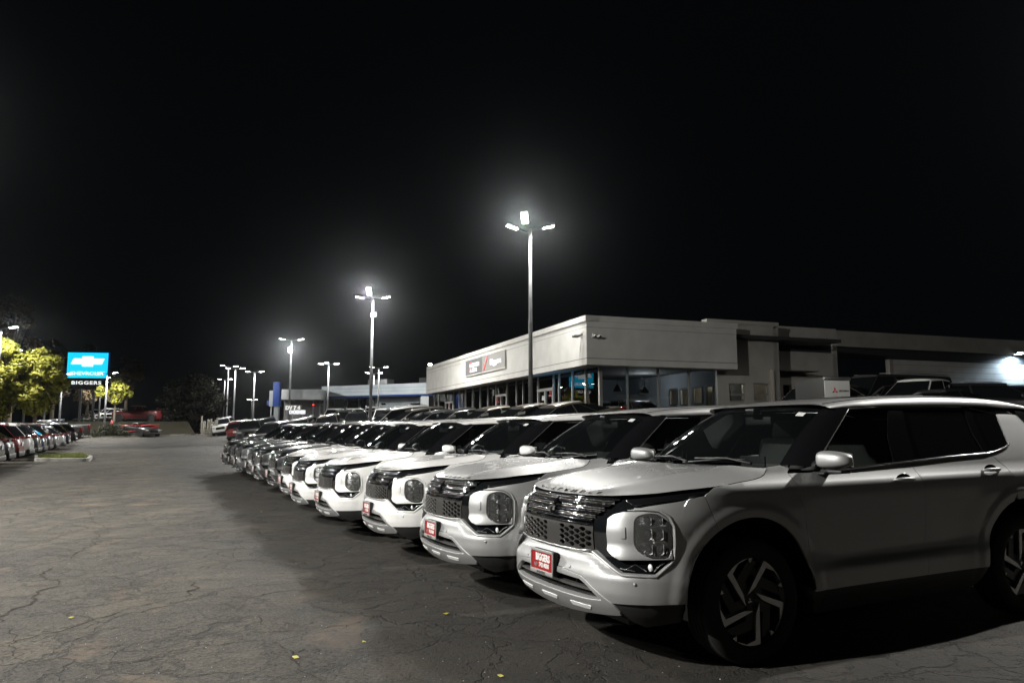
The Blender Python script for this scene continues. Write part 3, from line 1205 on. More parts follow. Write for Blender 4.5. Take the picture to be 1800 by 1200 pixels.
    rd = sx([(-1.566, .392), (-2.228, .395)]) + rd_arch[1:] + sx([(-2.625, .90), (-2.63, 1.0), (-2.60, 1.10), (-2.50, 1.202), (-2.0, 1.188), (-1.553, 1.160), (-1.58, 1.06), (-1.601, .891), (-1.590, .60)])
    d2 = part('rear_door', panel('rear_door', rd, (), dmap, .026, rim=RB), M_SILVER, both=True, paintable=True)
    qa = [p for p in arr if p[0] >= s_of_x(-2.62)]
    tail_s = 5.35
    qp = sx([(-2.60, 1.10), (-2.63, 1.0), (-2.625, .90)]) + qa + [(s_of_x(-3.19), .40), (tail_s, .45), (tail_s, .98), (tail_s, 1.30), (5.08, 1.50)] + sx([(-2.960, 1.512), (-2.903, 1.508), (-2.815, 1.283), (-2.776, 1.258), (-2.62, 1.222), (-2.50, 1.202)])
    part('quarter_panel', panel('quarter_panel', qp, (), skin, .03, rim=RB), M_SILVER, both=True, paintable=True)
    # rear closing surfaces
    rb = [(tail_s, .40), (SMAX, .40), (SMAX, .98), (tail_s, .98)]
    part('rear_bumper', panel('rear_bumper', rb, (), skin, .05, rim=RB), M_SILVER, both=True, paintable=True)
    rb = [(tail_s, .98), (SMAX, .98), (SMAX, 1.18), (tail_s, 1.18)]
    part('tailgate', panel('tailgate', rb, (), skin, .05, rim=RB), M_SILVER, both=True, paintable=True)
    rb = [(tail_s, 1.18), (SMAX, 1.18), (SMAX, 1.52), (tail_s, 1.50)]
    part('rear_window', panel('rear_window', rb, (), skin, .05, rim=RB), m_privacy, both=True)
    part('tail_light', panel('tail_light', [(5.02, .98), (5.62, .98), (5.62, 1.09), (5.02, 1.12)], (), skin, .05, push=.006, rim=RB), m_taillight, both=True)
    # sill cladding, arch liners
    sc = sx([(-.47, .390), (-1.3, .394), (-2.235, .397), (-2.19, .30), (-2.12, .235), (-.56, .225), (-.50, .29)])
    part('sill_cladding', panel('sill_cladding', sc, (), skin, .035, push=-.008, rim=((.002, .002), (.01, .10))), m_trim, both=True)
    rc = sx([(-3.18, .40), (-3.15, .29)]) + [(5.2, .27), (SMAX, .30), (SMAX, .40)]
    part('rear_cladding', panel('rear_cladding', rc, (), skin, .05, push=-.008, rim=RB), m_trim, both=True)
    # ---------------- dark inner shell: closes the seams and the wheel houses
    sh = MB()
    sh.box((-1.35, 0, .62), (1.62, 1.68, .70))
    sh.box((.32, 0, .74), (.62, 1.02, .42)); sh.box((-.10, 0, .74), (1.1, 1.10, .60))
    sh.box((-3.05, 0, .70), (.9, 1.2, .74)); sh.box((-2.45, 0, .75), (.9, 1.10, .76))
    sh.box((-1.4, 0, .27), (3.4, 1.3, .05))
    sh.box((-3.42, 0, .70), (.34, 1.40, .6))
    for sg in (1, -1):
        for cx in (0, -2.706):
            for (r0, r1) in ((.50, .50),):
                vs = []; fs = []
                n = 20
                for i in range(n + 1):
                    a = math.radians(-8) + math.radians(196) * i / n
                    for yy in (.55, .905):
                        vs.append((cx + .500 * math.cos(a), sg * yy, .385 + .500 * math.sin(a)))
                for i in range(n):
                    fs.append((2 * i, 2 * i + 1, 2 * i + 3, 2 * i + 2))
                sh.add(vs, fs, True)
    sh.build('inner_body', m_void, root)
    # ---------------- hood
    def hm(s, t): return hood_map(s, t)
    V = []; NN = []; F = []
    us = frange(0.0, 1.795, 46)
    us = [u ** 1.0 for u in us]
    ts = frange(-1, 1, 34)
    V = []; 
    ee = 2e-3
    for u in us:
        for t in ts:
            p = Vector(hm(max(u, .004), t))
            uu = max(u, .012)
            du = Vector(hm(uu + ee, t)) - Vector(hm(uu - ee, t)); dv = Vector(hm(uu, min(1, t + ee))) - Vector(hm(uu, max(-1, t - ee)))
            n = du.cross(dv)
            if n.z < 0: n = -n
            if n.length < 1e-12: n = Vector((0, 0, 1))
            V.append(p); NN.append(n.normalized())
    nv = len(ts)
    for i in range(len(us) - 1):
        for j in range(nv - 1):
            F.append((i * nv + j, i * nv + j + 1, (i + 1) * nv + j + 1, (i + 1) * nv + j))
    # rolled lip down
    for jj, order in ((0, 1), (nv - 1, -1)):
        prev = [i * nv + jj for i in range(len(us))]
        for (dx, dz, tilt) in ((.003, -.004, .8), (.002, -.022, .0)):
            ring = []
            for i, u in enumerate(us):
                x, y, nx, ny = outline(u)
                sg = -1 if jj == 0 else 1
                b = V[i * nv + jj]
                V.append(b + Vector((nx * dx, ny * sg * dx, dz))); NN.append(Vector((nx, ny * sg, tilt)).normalized()); ring.append(len(V) - 1)
            for i in range(len(us) - 1):
                q = (prev[i], prev[i + 1], ring[i + 1], ring[i])
                F.append(q if order < 0 else q[::-1])
            prev = ring
    # rear edge
    hood = part('hood', pydata('hood', V, F, normals=NN), M_SILVER, paintable=True)
    # raised lettering along the lip
    tm = text_mesh('OUTLANDER', size=.042, extrude=.0015, bold=.0009, spacing=2.05, xscale=1.25)
    wid = max(v.co.x for v in tm.vertices)
    def on_hood(c):
        s = c.x / wid * .44
        a = abs(s)
        q = .955
        # step back from the lip along the hood
        x0, y0, z0 = skin(s, zlip(s))
        back = .030 - c.y
        xx = x0 - back
        yy = math.copysign(min(abs(y0), abs(y0)), s)
        # height from the hood profile
        tt = abs(yy) / max(.02, _edge_y(xx))
        ze = _edge_z(xx); zc = interp(ZC, min(xx, .80)); zc = max(zc, 1.0)
        zz = zc + (ze - zc) * min(1, tt) ** 3
        return Vector((xx, yy, zz + .0035 + c.z))
    _tab = [(skin(s, zlip(s))[0], skin(s, zlip(s))[1], zlip(s)) for s in frange(0.01, 1.79, 90)][::-1]
    def _edge_y(x): return lin([(a, b) for a, b, c in _tab], x)
    def _edge_z(x): return lin([(a, c) for a, b, c in _tab], x)
    map_mesh(tm, on_hood)
    meshobj('hood_lettering', tm, m_chrome, hood)
    # ---------------- windscreen, cowl, pillars, roof
    cw = MB()
    vs = []; fs = []
    for i in range(17):
        t = -1 + i / 8
        a = Vector(wind_map(t, 0)); 
        vs += [a + Vector((.16, 0, -.022)), a + Vector((.03, 0, -.012)), a + Vector((-.02, 0, -.04)), a + Vector((-.20, 0, -.05))]
    for i in range(16):
        for j in range(3):
            k = i * 4 + j
            fs.append((k, k + 4, k + 5, k + 1))
    cw.add(vs, fs); cw.build('cowl', m_trim, root)
    part('windshield', grid_mesh('windshield', lambda t, q: wind_map(t * .93, .02 + q * .965), frange(-1, 1, 20), frange(0, 1, 12)), m_windshield)
    # black border band + A pillars
    fit = MB()
    vs = []; fs = []
    def apil(q, w):
        """from windscreen edge (w=0) to the side-glass edge (w=1)"""
        a = Vector(wind_map(.925, q))
        b = Vector(skin(s_of_x(-.60 - .62 * q), 1.150 + .402 * q))
        m = a.lerp(b, w)
        n = Vector((.35, .6, .5)).normalized()
        return m + n * (.018 * math.sin(PI * w))
    pm = grid_mesh('a_pillar', lambda q, w: apil(q, w), frange(0, 1.0, 14), frange(0, 1, 6))
    part('a_pillar', pm, m_gloss, both=True)
    # thin bright strip along the pillar
    tb = MB(); tb.tube([apil(q, .99) + Vector((0, .003, 0)) for q in frange(.03, .98, 12)], .004, 6)
    part('pillar_trim', tb.mesh('pillar_trim'), m_gunmetal, both=True)
    # small black sail panel in front of the side glass
    sp = sx([(-.395, 1.150), (-.60, 1.148), (-.66, 1.175), (-.60, 1.190)])
    part('sail_panel', panel('sail_panel', sx([(-.39, 1.140), (-.68, 1.135), (-.70, 1.21), (-.60, 1.165)]), (), skin, .03, rim=None), m_gloss, both=True)
    # side glass
    A = lambda z: -.60 - .62 * (z - 1.150) / .402
    zt = 1.552
    fw = sx([(A(1.150), 1.146), (-.858, 1.138), (-1.39, 1.160), (-1.47, 1.35), (-1.644, zt + .003), (A(zt) - .01, zt - .004)])
    part('side_window', panel('side_window', fw, (), skin, .04, push=-.008, gap=.004, rim=None), m_sideglass, both=True)
    rw = sx([(-1.62, 1.174), (-2.02, 1.190), (-2.44, 1.203), (-2.42, 1.28), (-2.44, 1.35), (-2.52, 1.565), (-1.79, 1.563), (-1.70, 1.40)])
    part('rear_side_window', panel('rear_side_window', rw, (), skin, .05, push=-.008, rim=None), m_privacy, both=True)
    qw = sx([(-2.50, 1.207), (-2.62, 1.225), (-2.776, 1.262), (-2.815, 1.285), (-2.855, 1.40), (-2.903, 1.505), (-2.60, 1.560), (-2.54, 1.42)])
    part('quarter_window', panel('quarter_window', qw, (), skin, .05, push=-.006, rim=None), m_privacy, both=True)
    # pillars behind the glass
    part('b_pillar', panel('b_pillar', sx([(-1.385, 1.150), (-1.63, 1.170), (-1.71, 1.40), (-1.80, 1.565), (-1.635, 1.560), (-1.465, 1.35)]), (), skin, .05, push=-.002, rim=((.002, .002), (.002, .01))), m_gloss, both=True)
    part('c_pillar', panel('c_pillar', sx([(-2.44, 1.198), (-2.51, 1.205), (-2.55, 1.42), (-2.61, 1.57), (-2.51, 1.57), (-2.44, 1.38)]), (), skin, .05, push=-.002, rim=((.002, .002), (.002, .01))), m_gloss, both=True)
    # window frame over the glass
    ft = MB(); ft.tube([Vector(skin(s_of_x(x), z)) + Vector((0, .002, 0)) for x, z in [(-1.215, 1.549), (-1.5, 1.558), (-1.8, 1.562), (-2.2, 1.566), (-2.49, 1.567)]], .007, 6)
    part('window_frame', ft.mesh('window_frame'), m_gunmetal, both=True)
    # black band that makes the roof float over the rear pillar
    bb = sx([(-2.48, 1.571), (-2.60, 1.562), (-2.903, 1.510), (-3.10, 1.512)]) + [(5.08, 1.502), (5.45, 1.50), (5.45, 1.535), (5.05, 1.555)] + sx([(-3.1, 1.572)])
    part('roof_band', panel('roof_band', bb, (), skin, .05, push=-.002, rim=RB), m_gloss, both=True)
    # belt line chrome
    bl = MB(); bl.tube([Vector(skin(s_of_x(x), z)) + Vector((0, .005, .002)) for x, z in [(-.66, 1.132), (-.858, 1.137), (-1.2, 1.152), (-1.546, 1.167), (-2.0, 1.190), (-2.457, 1.204), (-2.62, 1.224), (-2.72, 1.243), (-2.79, 1.262), (-2.818, 1.283)]], [.005, .007, .007, .007, .007, .007, .007, .008, .008, .004], 6)
    part('belt_trim', bl.mesh('belt_trim'), m_chrome, both=True)
    # roof: skin plus sunroof glass
    rm = grid_mesh('roof', lambda q, t: roof_map(q, t), frange(0, 1, 40), [math.copysign(abs(t) ** .8, t) for t in frange(-1, 1, 40)], flip=True)
    roof = part('roof', rm, M_SILVER, paintable=True)
    sr = grid_mesh('sunroof', lambda q, t: tuple(Vector(roof_map(.17 + .25 * q, t * .48)) + Vector((0, 0, .002))), frange(0, 1, 10), frange(-1, 1, 10), thick=.012, flip=True)
    meshobj('sunroof', sr, m_privacy, roof)
    # spoiler
    sp = MB()
    vs = []; fs = []
    for i in range(13):
        t = -1 + i / 6
        b = Vector(roof_map(1.0, t * .97))
        vs += [b + Vector((.01, 0, .003)), b + Vector((-.11, 0, -.018)), b + Vector((-.115, 0, -.028)), b + Vector((.0, 0, -.05))]
    for i in range(12):
        for j in range(3):
            k = i * 4 + j
            fs.append((k, k + 4, k + 5, k + 1)[::-1])
    sp.add(vs, fs, True)
    part('spoiler', sp.mesh('spoiler'), M_SILVER, paintable=True)
    # roof ditch line between the side rail and the roof skin
    for sg in (1, -1):
        dl = MB(); dl.tube([Vector(roof_map(q, .66 * sg)) + Vector((0, 0, .0005)) for q in frange(.02, .93, 20)], .0035, 6)
        meshobj('roof_seam', dl.mesh('roof_seam'), m_void, roof)
    # antenna fin
    af = MB().prism([(-.07, 0), (.09, 0), (-.06, .055)], -.012, .012, Matrix.Translation((-3.2, 0, 1.612)) @ Matrix(((1, 0, 0, 0), (0, 0, 1, 0), (0, 1, 0, 0), (0, 0, 0, 1))))
    D['paint'].append(meshobj('antenna', af.mesh('antenna'), M_SILVER, roof))
    # ---------------- mirrors
    for sg in (1, -1):
        mr = bpy.data.objects.new('side_mirror', None); link(mr, root)
        me = MB()
        n, m_ = 18, 12
        c = Vector((-.700, .958, 1.200))
        vs = []
        for i in range(m_ + 1):
            ph = PI * i / m_
            for k in range(n):
                th = 2 * PI * k / n
                x = math.sin(ph) * math.cos(th); z = math.sin(ph) * math.sin(th); y = -math.cos(ph)
                sx_ = (.085 if x > 0 else .045) * (1 - .25 * max(0, y))
                X_ = math.copysign(abs(x) ** .62, x) * sx_
                Y_ = math.copysign(abs(y) ** .62, y) * .118
                zz = math.copysign(abs(z) ** .62, z)
                Z_ = zz * (.074 if z > 0 else .058) * (1 - .34 * max(0, (Y_ + .118) / .236)) + .0
                X_ -= .25 * (Y_ + .1) * .35
                vs.append(c + Vector((X_, Y_, Z_)))
        fs = [(i * n + k, i * n + (k + 1) % n, (i + 1) * n + (k + 1) % n, (i + 1) * n + k) for i in range(m_) for k in range(n)]
        me.add(vs, [f[::-1] for f in fs], True)
        mm = me.mesh('mirror_cap')
        base = MB()
        base.bbox((-.70, .955, 1.130), (.09, .17, .022), .008)
        base.bbox((-.65, .885, 1.118), (.06, .10, .02), .008)
        gl = MB(); gl.bbox((-.772, .955, 1.200), (.006, .19, .10), .02, m=Matrix.Rotation(-.09, 3, 'Z'))
        bm_, gm = base.mesh('mirror_foot'), gl.mesh('mirror_glass')
        if sg < 0: mm, bm_, gm = mirror_mesh(mm), mirror_mesh(bm_), mirror_mesh(gm)
        if sg < 0: mr.location = (-.13, .04, 0)
        D['paint'].append(meshobj('mirror_cap', mm, M_SILVER, mr))
        meshobj('mirror_foot', bm_, m_trim, mr); meshobj('mirror_glass', gm, m_chrome, mr)
    # ---------------- door handles
    for (x0, z0), dd in (((-1.395, 1.055), d1), ((-2.395, 1.088), d2)):
        for si, sg in enumerate((1, -1)):
            h = MB()
            pts = []
            for k in range(9):
                t = k / 8
                x = x0 + .105 - .21 * t
                y = skin(s_of_x(x), z0)[1] + .004 + .030 * math.sin(PI * t) ** .5
                pts.append(Vector((x, y, z0)))
            h.tube(pts, [.007, .011, .014, .015, .015, .015, .014, .011, .007], 10)
            cup = MB()
            yy = skin(s_of_x(x0), z0)[1] - .0
            bmx = bmesh.new(); bmesh.ops.create_icosphere(bmx, subdivisions=3, radius=1); bmx.verts.index_update()
            cup.add([Vector((x0 + v.co.x * .075, yy + v.co.y * .004, z0 + .002 + v.co.z * .036)) for v in bmx.verts], [tuple(v.index for v in f.verts) for f in bmx.faces], True); bmx.free()
            hm_, cm_ = h.mesh('handle'), cup.mesh('handle_cup')
            if sg < 0: hm_, cm_ = mirror_mesh(hm_), mirror_mesh(cm_)
            D['paint'].append(meshobj('handle', hm_, M_SILVER, dd[si]))
            meshobj('handle_cup', cm_, m_gloss, dd[si])
    # ---------------- wheels
    ty, ri, cu, he = wheel_meshes()
    for cx in (0, -2.706):
        for sg in (1, -1):
            w = bpy.data.objects.new('wheel', None); link(w, root)
            w.location = (cx, sg * .797, .373)
            if sg < 0: w.rotation_euler = (0, 0, PI)
            else: w.rotation_euler = (0, math.radians(0 if cx == 0 else 31), 0)
            meshobj('tyre', ty, m_rubber, w); meshobj('rim', ri, m_rim_dark, w)
            meshobj('spoke_face', cu, m_rim_cut, w); meshobj('hub_emblem', he, m_chrome, w)
    # ---------------- wipers
    for y0, y1 in ((.62, -.02), (-.05, -.62)):
        w = MB()
        pts = [Vector(wind_map(y0 / .775 * .9, .0)) + Vector((.05, 0, .012)), Vector(wind_map((y0 + y1) / 2 / .775, .05)) + Vector((.02, 0, .018)), Vector(wind_map(y1 / .775, .035)) + Vector((.015, 0, .016))]
        w.tube(pts, [.010, .007, .005], 6)
        p2 = [Vector(wind_map(t, .03 + .015)) + Vector((.012, 0, .012)) for t in frange((y0 - .15) / .775, (y1) / .775, 6)]
        w.tube(p2, .005, 5)
        w.build('wiper', m_trim, root)
    # ---------------- interior
    ds = MB()
    prof = [(-.42, 1.12), (-.62, 1.135), (-.80, 1.13), (-.90, 1.08), (-.93, .95), (-.85, .80)]
    vs = []; fs = []
    for i in range(9):
        y = -.66 + 1.32 * i / 8
        for x, z in prof: vs.append((x, y, z))
    for i in range(8):
        for j in range(5):
            k = i * 6 + j
            fs.append((k, k + 6, k + 7, k + 1)[::-1])
    ds.add(vs, fs, True)
    ds.bbox((-.90, .0, 1.155), (.02, .26, .10), .01)
    ds.build('dashboard', m_dash, root)
    st = MB()
    cpt = Vector((-1.02, .37, 1.06))
    R = Matrix.Rotation(math.radians(-25), 3, 'Y')
    ring = [cpt + R @ Vector((0, .185 * math.cos(a), .185 * math.sin(a))) for a in frange(0, 2 * PI, 24)]
    st.tube(ring, .014, 8, cap=False)
    st.bbox(cpt, (.03, .36, .04), .01, m=R); st.bbox(cpt, (.04, .12, .12), .02, m=R)
    st.build('steering_wheel', m_dash, root)
    def seat(xc, yc, w, both_back=True):
        s = MB()
        s.bbox((xc + .05, yc, .80), (.52, w, .16), .06)
        B = Matrix.Rotation(math.radians(-14), 3, 'Y')
        s.bbox((xc - .26, yc, 1.06), (.14, w, .56), .06, m=B)
        s.bbox((xc - .34, yc, 1.405), (.09, .26, .17), .04, m=B)
        s.tube([(xc - .32, yc + .06, 1.30), (xc - .335, yc + .06, 1.38)], .006, 6)
        s.tube([(xc - .32, yc - .06, 1.30), (xc - .335, yc - .06, 1.38)], .006, 6)
        s.build('seat', m_seat, root)
    seat(-1.30, .37, .50); seat(-1.30, -.37, .50)
    s = MB(); s.bbox((-2.22, 0, .82), (.50, 1.25, .16), .06); s.bbox((-2.50, 0, 1.05), (.14, 1.25, .54), .06, m=Matrix.Rotation(-.25, 3, 'Y'))
    for y in (-.4, 0, .4): s.bbox((-2.58, y, 1.37), (.09, .24, .14), .04)
    s.build('rear_bench', m_seat, root)
    im = MB(); im.bbox((-.98, 0, 1.475), (.03, .24, .07), .015, m=Matrix.Rotation(.2, 3, 'Z')); im.tube([(-.98, 0, 1.49), (-.95, 0, 1.565)], .008, 6); im.bbox((-.92, 0, 1.545), (.07, .09, .05), .01)
    im.build('interior_mirror', m_trim, root)
    hl = MB()
    hl.add([tuple(Vector(roof_map(q, t)) + Vector((-.02, 0, -.035))) for q in (0, .3, .6, .95) for t in (-.8, -.4, 0, .4, .8)],
           [(i * 5 + j, i * 5 + j + 1, (i + 1) * 5 + j + 1, (i + 1) * 5 + j) for i in range(3) for j in range(4)])
    hl.build('headliner', m_seat, root)
    # dealer sticker at the top corner of the windscreen
    stq = grid_mesh('windshield_sticker', lambda t, q: tuple(Vector(wind_map(.735 + .085 * t, .80 + .075 * q)) + Vector((.004, 0, .004))), [0, 1], [0, 1])
    meshobj('windshield_sticker', stq, m_paper, root)
    return root, D

# ------------------------------------------------------------------ placing on the ground
def pose(o, x, y, head, wb=2.7, tr=.8, off=0.0):
    """stand a vehicle (front axle at its origin, x forward) on the sloping ground"""
    f = Vector((math.cos(head), math.sin(head), 0)); l = Vector((-f.y, f.x, 0))
    a = Vector((x, y, 0)); b = a - f * wb
    def g(p): return ground_z(p.x, p.y)
    fl, fr, rl, rr = g(a + l * tr), g(a - l * tr), g(b + l * tr), g(b - l * tr)
    zf, zr = (fl + fr) / 2, (rl + rr) / 2
    F = Vector((f.x, f.y, (zf - zr) / wb)).normalized(); L_ = Vector((l.x, l.y, ((fl + rl) - (fr + rr)) / 2 / (2 * tr))).normalized()
    U = F.cross(L_).normalized(); L_ = U.cross(F)
    M = Matrix((F, L_, U)).transposed().to_4x4(); M.translation = Vector((x, y, zf + off))
    o.matrix_world = M
    return o


# ------------------------------------------------------------------ asphalt lot
def build_ground():
    xs = [-600, -300, -150, -90] + [-70 + 2 * i for i in range(66)] + [70, 90, 150, 300, 600]
    ys = [-300, -100, -40] + [-20 + 1.25 * i for i in range(96)] + [104, 110, 120, 150, 250, 600]
    V = [(x, y, ground_z(max(-90, min(70, x)), max(-20, min(130, y)))) for y in ys for x in xs]
    n = len(xs)
    F = [(j * n + i, j * n + i + 1, (j + 1) * n + i + 1, (j + 1) * n + i) for j in range(len(ys) - 1) for i in range(n - 1)]
    m = principled('asphalt', (.09, .088, .082), rough=.80, spec=.3)
    nt, N, L, b = nodes_of(m)
    tc = N.new('ShaderNodeTexCoord')
    def noise(scale, detail=6, rough=.6, vec=None, dist=0.0):
        q = N.new('ShaderNodeTexNoise'); q.inputs['Scale'].default_value = scale; q.inputs['Detail'].default_value = detail
        q.inputs['Roughness'].default_value = rough; q.inputs['Distortion'].default_value = dist
        L.new(vec or tc.outputs['Object'], q.inputs['Vector']); return q
    def ramp(src, a, ca, b_, cb, inter='LINEAR'):
        r = N.new('ShaderNodeValToRGB'); e = r.color_ramp.elements
        e[0].position = a; e[0].color = (*ca, 1); e[1].position = b_; e[1].color = (*cb, 1)
        r.color_ramp.interpolation = inter
        L.new(src, r.inputs['Fac']); return r
    def mix(fac, a, b_, mode='MIX'):
        x = N.new('ShaderNodeMix'); x.data_type = 'RGBA'; x.blend_type = mode
        if isinstance(fac, float): x.inputs[0].default_value = fac
        else: L.new(fac, x.inputs[0])
        L.new(a, x.inputs[6]) if not isinstance(a, tuple) else setattr(x.inputs[6], 'default_value', (*a, 1))
        L.new(b_, x.inputs[7]) if not isinstance(b_, tuple) else setattr(x.inputs[7], 'default_value', (*b_, 1))
        return x.outputs[2]
    # base tone: big worn patches, warm and cool
    big = noise(.22, 5, .6, dist=.6)
    base = ramp(big.outputs['Fac'], .30, (.052, .047, .039), .72, (.112, .099, .081)).outputs['Color']
    mid = noise(2.2, 8, .72)
    base = mix(.70, base, ramp(mid.outputs['Fac'], .34, (.022, .020, .016), .66, (.124, .112, .093)).outputs['Color'])
    # traffic-polished streaks along the aisle and greasy blotches
    rot = N.new('ShaderNodeMapping'); rot.inputs['Rotation'].default_value = (0, 0, -.474); rot.inputs['Scale'].default_value = (1.6, .16, 1)
    L.new(tc.outputs['Object'], rot.inputs['Vector'])
    strk = ramp(noise(1.0, 5, .6, vec=rot.outputs[0]).outputs['Fac'], .40, (.26, .245, .22), .62, (1.12, 1.06, .93)).outputs['Color']
    base = mix(.8, base, strk, 'MULTIPLY')
    blot = ramp(noise(.9, 7, .68, dist=.8).outputs['Fac'], .42, (.30, .27, .22), .56, (1.12, 1.04, .92)).outputs['Color']
    base = mix(.85, base, blot, 'MULTIPLY')
    # aggregate
    agg = noise(42, 5, .8)
    base = mix(.55, base, ramp(agg.outputs['Fac'], .38, (.010, .009, .0075), .64, (.135, .121, .098)).outputs['Color'])
    # coarse dark pits and pale stones
    vo = N.new('ShaderNodeTexVoronoi'); vo.inputs['Scale'].default_value = 38
    L.new(tc.outputs['Object'], vo.inputs['Vector'])
    st = ramp(vo.outputs['Distance'], .03, (1, 1, 1), .12, (0, 0, 0)).outputs['Color']
    sel = ramp(noise(9, 3).outputs['Fac'], .56, (0, 0, 0), .66, (1, 1, 1)).outputs['Color']
    m1 = N.new('ShaderNodeMath'); m1.operation = 'MULTIPLY'; L.new(st, m1.inputs[0]); L.new(sel, m1.inputs[1])
    base = mix(m1.outputs[0], base, (.20, .19, .165))
    # rusty tan dust along worn seams
    tan = ramp(noise(.55, 9, .72, dist=1.2).outputs['Fac'], .57, (0, 0, 0), .68, (1, 1, 1)).outputs['Color']
    m2 = N.new('ShaderNodeMath'); m2.operation = 'MULTIPLY'; m2.inputs[1].default_value = .8; L.new(tan, m2.inputs[0])
    base = mix(m2.outputs[0], base, (.15, .105, .066))
    # fine alligator cracks, only in some areas
    wv = N.new('ShaderNodeVectorMath'); wv.operation = 'MULTIPLY_ADD'
    wn2 = noise(1.7, 6, .65)
    cmb = N.new('ShaderNodeVectorMath'); cmb.operation = 'SUBTRACT'; cmb.inputs[1].default_value = (.5, .5, .5)
    L.new(wn2.outputs['Color'], cmb.inputs[0])
    L.new(cmb.outputs[0], wv.inputs[0]); wv.inputs[1].default_value = (.75, .75, 0); L.new(tc.outputs['Object'], wv.inputs[2])
    crack_h = None
    for sc, wd, thr in ((.55, .007, .38), (1.6, .016, .42), (4.2, .030, .47), (9.5, .05, .53)):
        v = N.new('ShaderNodeTexVoronoi'); v.feature = 'DISTANCE_TO_EDGE'; v.inputs['Scale'].default_value = sc
        L.new(wv.outputs[0], v.inputs['Vector'])
        cr = ramp(v.outputs['Distance'], wd * .25, (1, 1, 1), wd, (0, 0, 0)).outputs['Color']
        msk = ramp(noise(.35 + sc * .2, 4, .6).outputs['Fac'], thr, (0, 0, 0), thr + .10, (1, 1, 1)).outputs['Color']
        mm = N.new('ShaderNodeMath'); mm.operation = 'MULTIPLY'; L.new(cr, mm.inputs[0]); L.new(msk, mm.inputs[1])
        if crack_h is None: crack_h = mm.outputs[0]
        else:
            ad = N.new('ShaderNodeMath'); ad.operation = 'MAXIMUM'; L.new(crack_h, ad.inputs[0]); L.new(mm.outputs[0], ad.inputs[1]); crack_h = ad.outputs[0]
    ck = N.new('ShaderNodeMath'); ck.operation = 'MULTIPLY'; ck.inputs[1].default_value = .72; L.new(crack_h, ck.inputs[0])
    base = mix(ck.outputs[0], base, (.020, .018, .015))
    # stalls darker than the worn aisle, the car row's shadow painted into the colour
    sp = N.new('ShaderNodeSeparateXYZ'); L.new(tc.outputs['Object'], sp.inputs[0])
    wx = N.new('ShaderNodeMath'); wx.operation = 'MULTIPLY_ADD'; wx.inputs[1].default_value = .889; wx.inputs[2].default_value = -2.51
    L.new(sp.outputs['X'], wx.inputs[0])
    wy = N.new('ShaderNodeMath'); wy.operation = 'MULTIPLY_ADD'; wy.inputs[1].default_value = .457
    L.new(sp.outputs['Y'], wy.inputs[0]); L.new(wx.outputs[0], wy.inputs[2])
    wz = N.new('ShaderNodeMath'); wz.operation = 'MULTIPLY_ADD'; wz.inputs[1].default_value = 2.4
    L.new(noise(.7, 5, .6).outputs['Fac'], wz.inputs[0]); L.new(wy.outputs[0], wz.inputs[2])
    stall_shade = N.new('ShaderNodeMapRange'); stall_shade.inputs['From Min'].default_value = -.5; stall_shade.inputs['From Max'].default_value = .7
    L.new(wz.outputs[0], stall_shade.inputs['Value'])
    sf = N.new('ShaderNodeMath'); sf.operation = 'MULTIPLY'; sf.inputs[1].default_value = .72; L.new(stall_shade.outputs[0], sf.inputs[0])
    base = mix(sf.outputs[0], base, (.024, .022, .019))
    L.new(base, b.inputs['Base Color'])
    hh = N.new('ShaderNodeMath'); hh.operation = 'MULTIPLY_ADD'; hh.inputs[1].default_value = -2.5
    L.new(crack_h, hh.inputs[0]); L.new(agg.outputs['Fac'], hh.inputs[2])
    h2 = N.new('ShaderNodeMath'); h2.operation = 'MULTIPLY_ADD'; h2.inputs[1].default_value = 1.5
    L.new(mid.outputs['Fac'], h2.inputs[0]); L.new(hh.outputs[0], h2.inputs[2])
    bp = N.new('ShaderNodeBump'); bp.inputs['Strength'].default_value = .9; bp.inputs['Distance'].default_value = .022
    L.new(h2.outputs[0], bp.inputs['Height']); L.new(bp.outputs['Normal'], b.inputs['Normal'])
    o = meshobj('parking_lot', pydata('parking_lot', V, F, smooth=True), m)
    tag(o, kind='structure')
    return o


parking = build_ground()

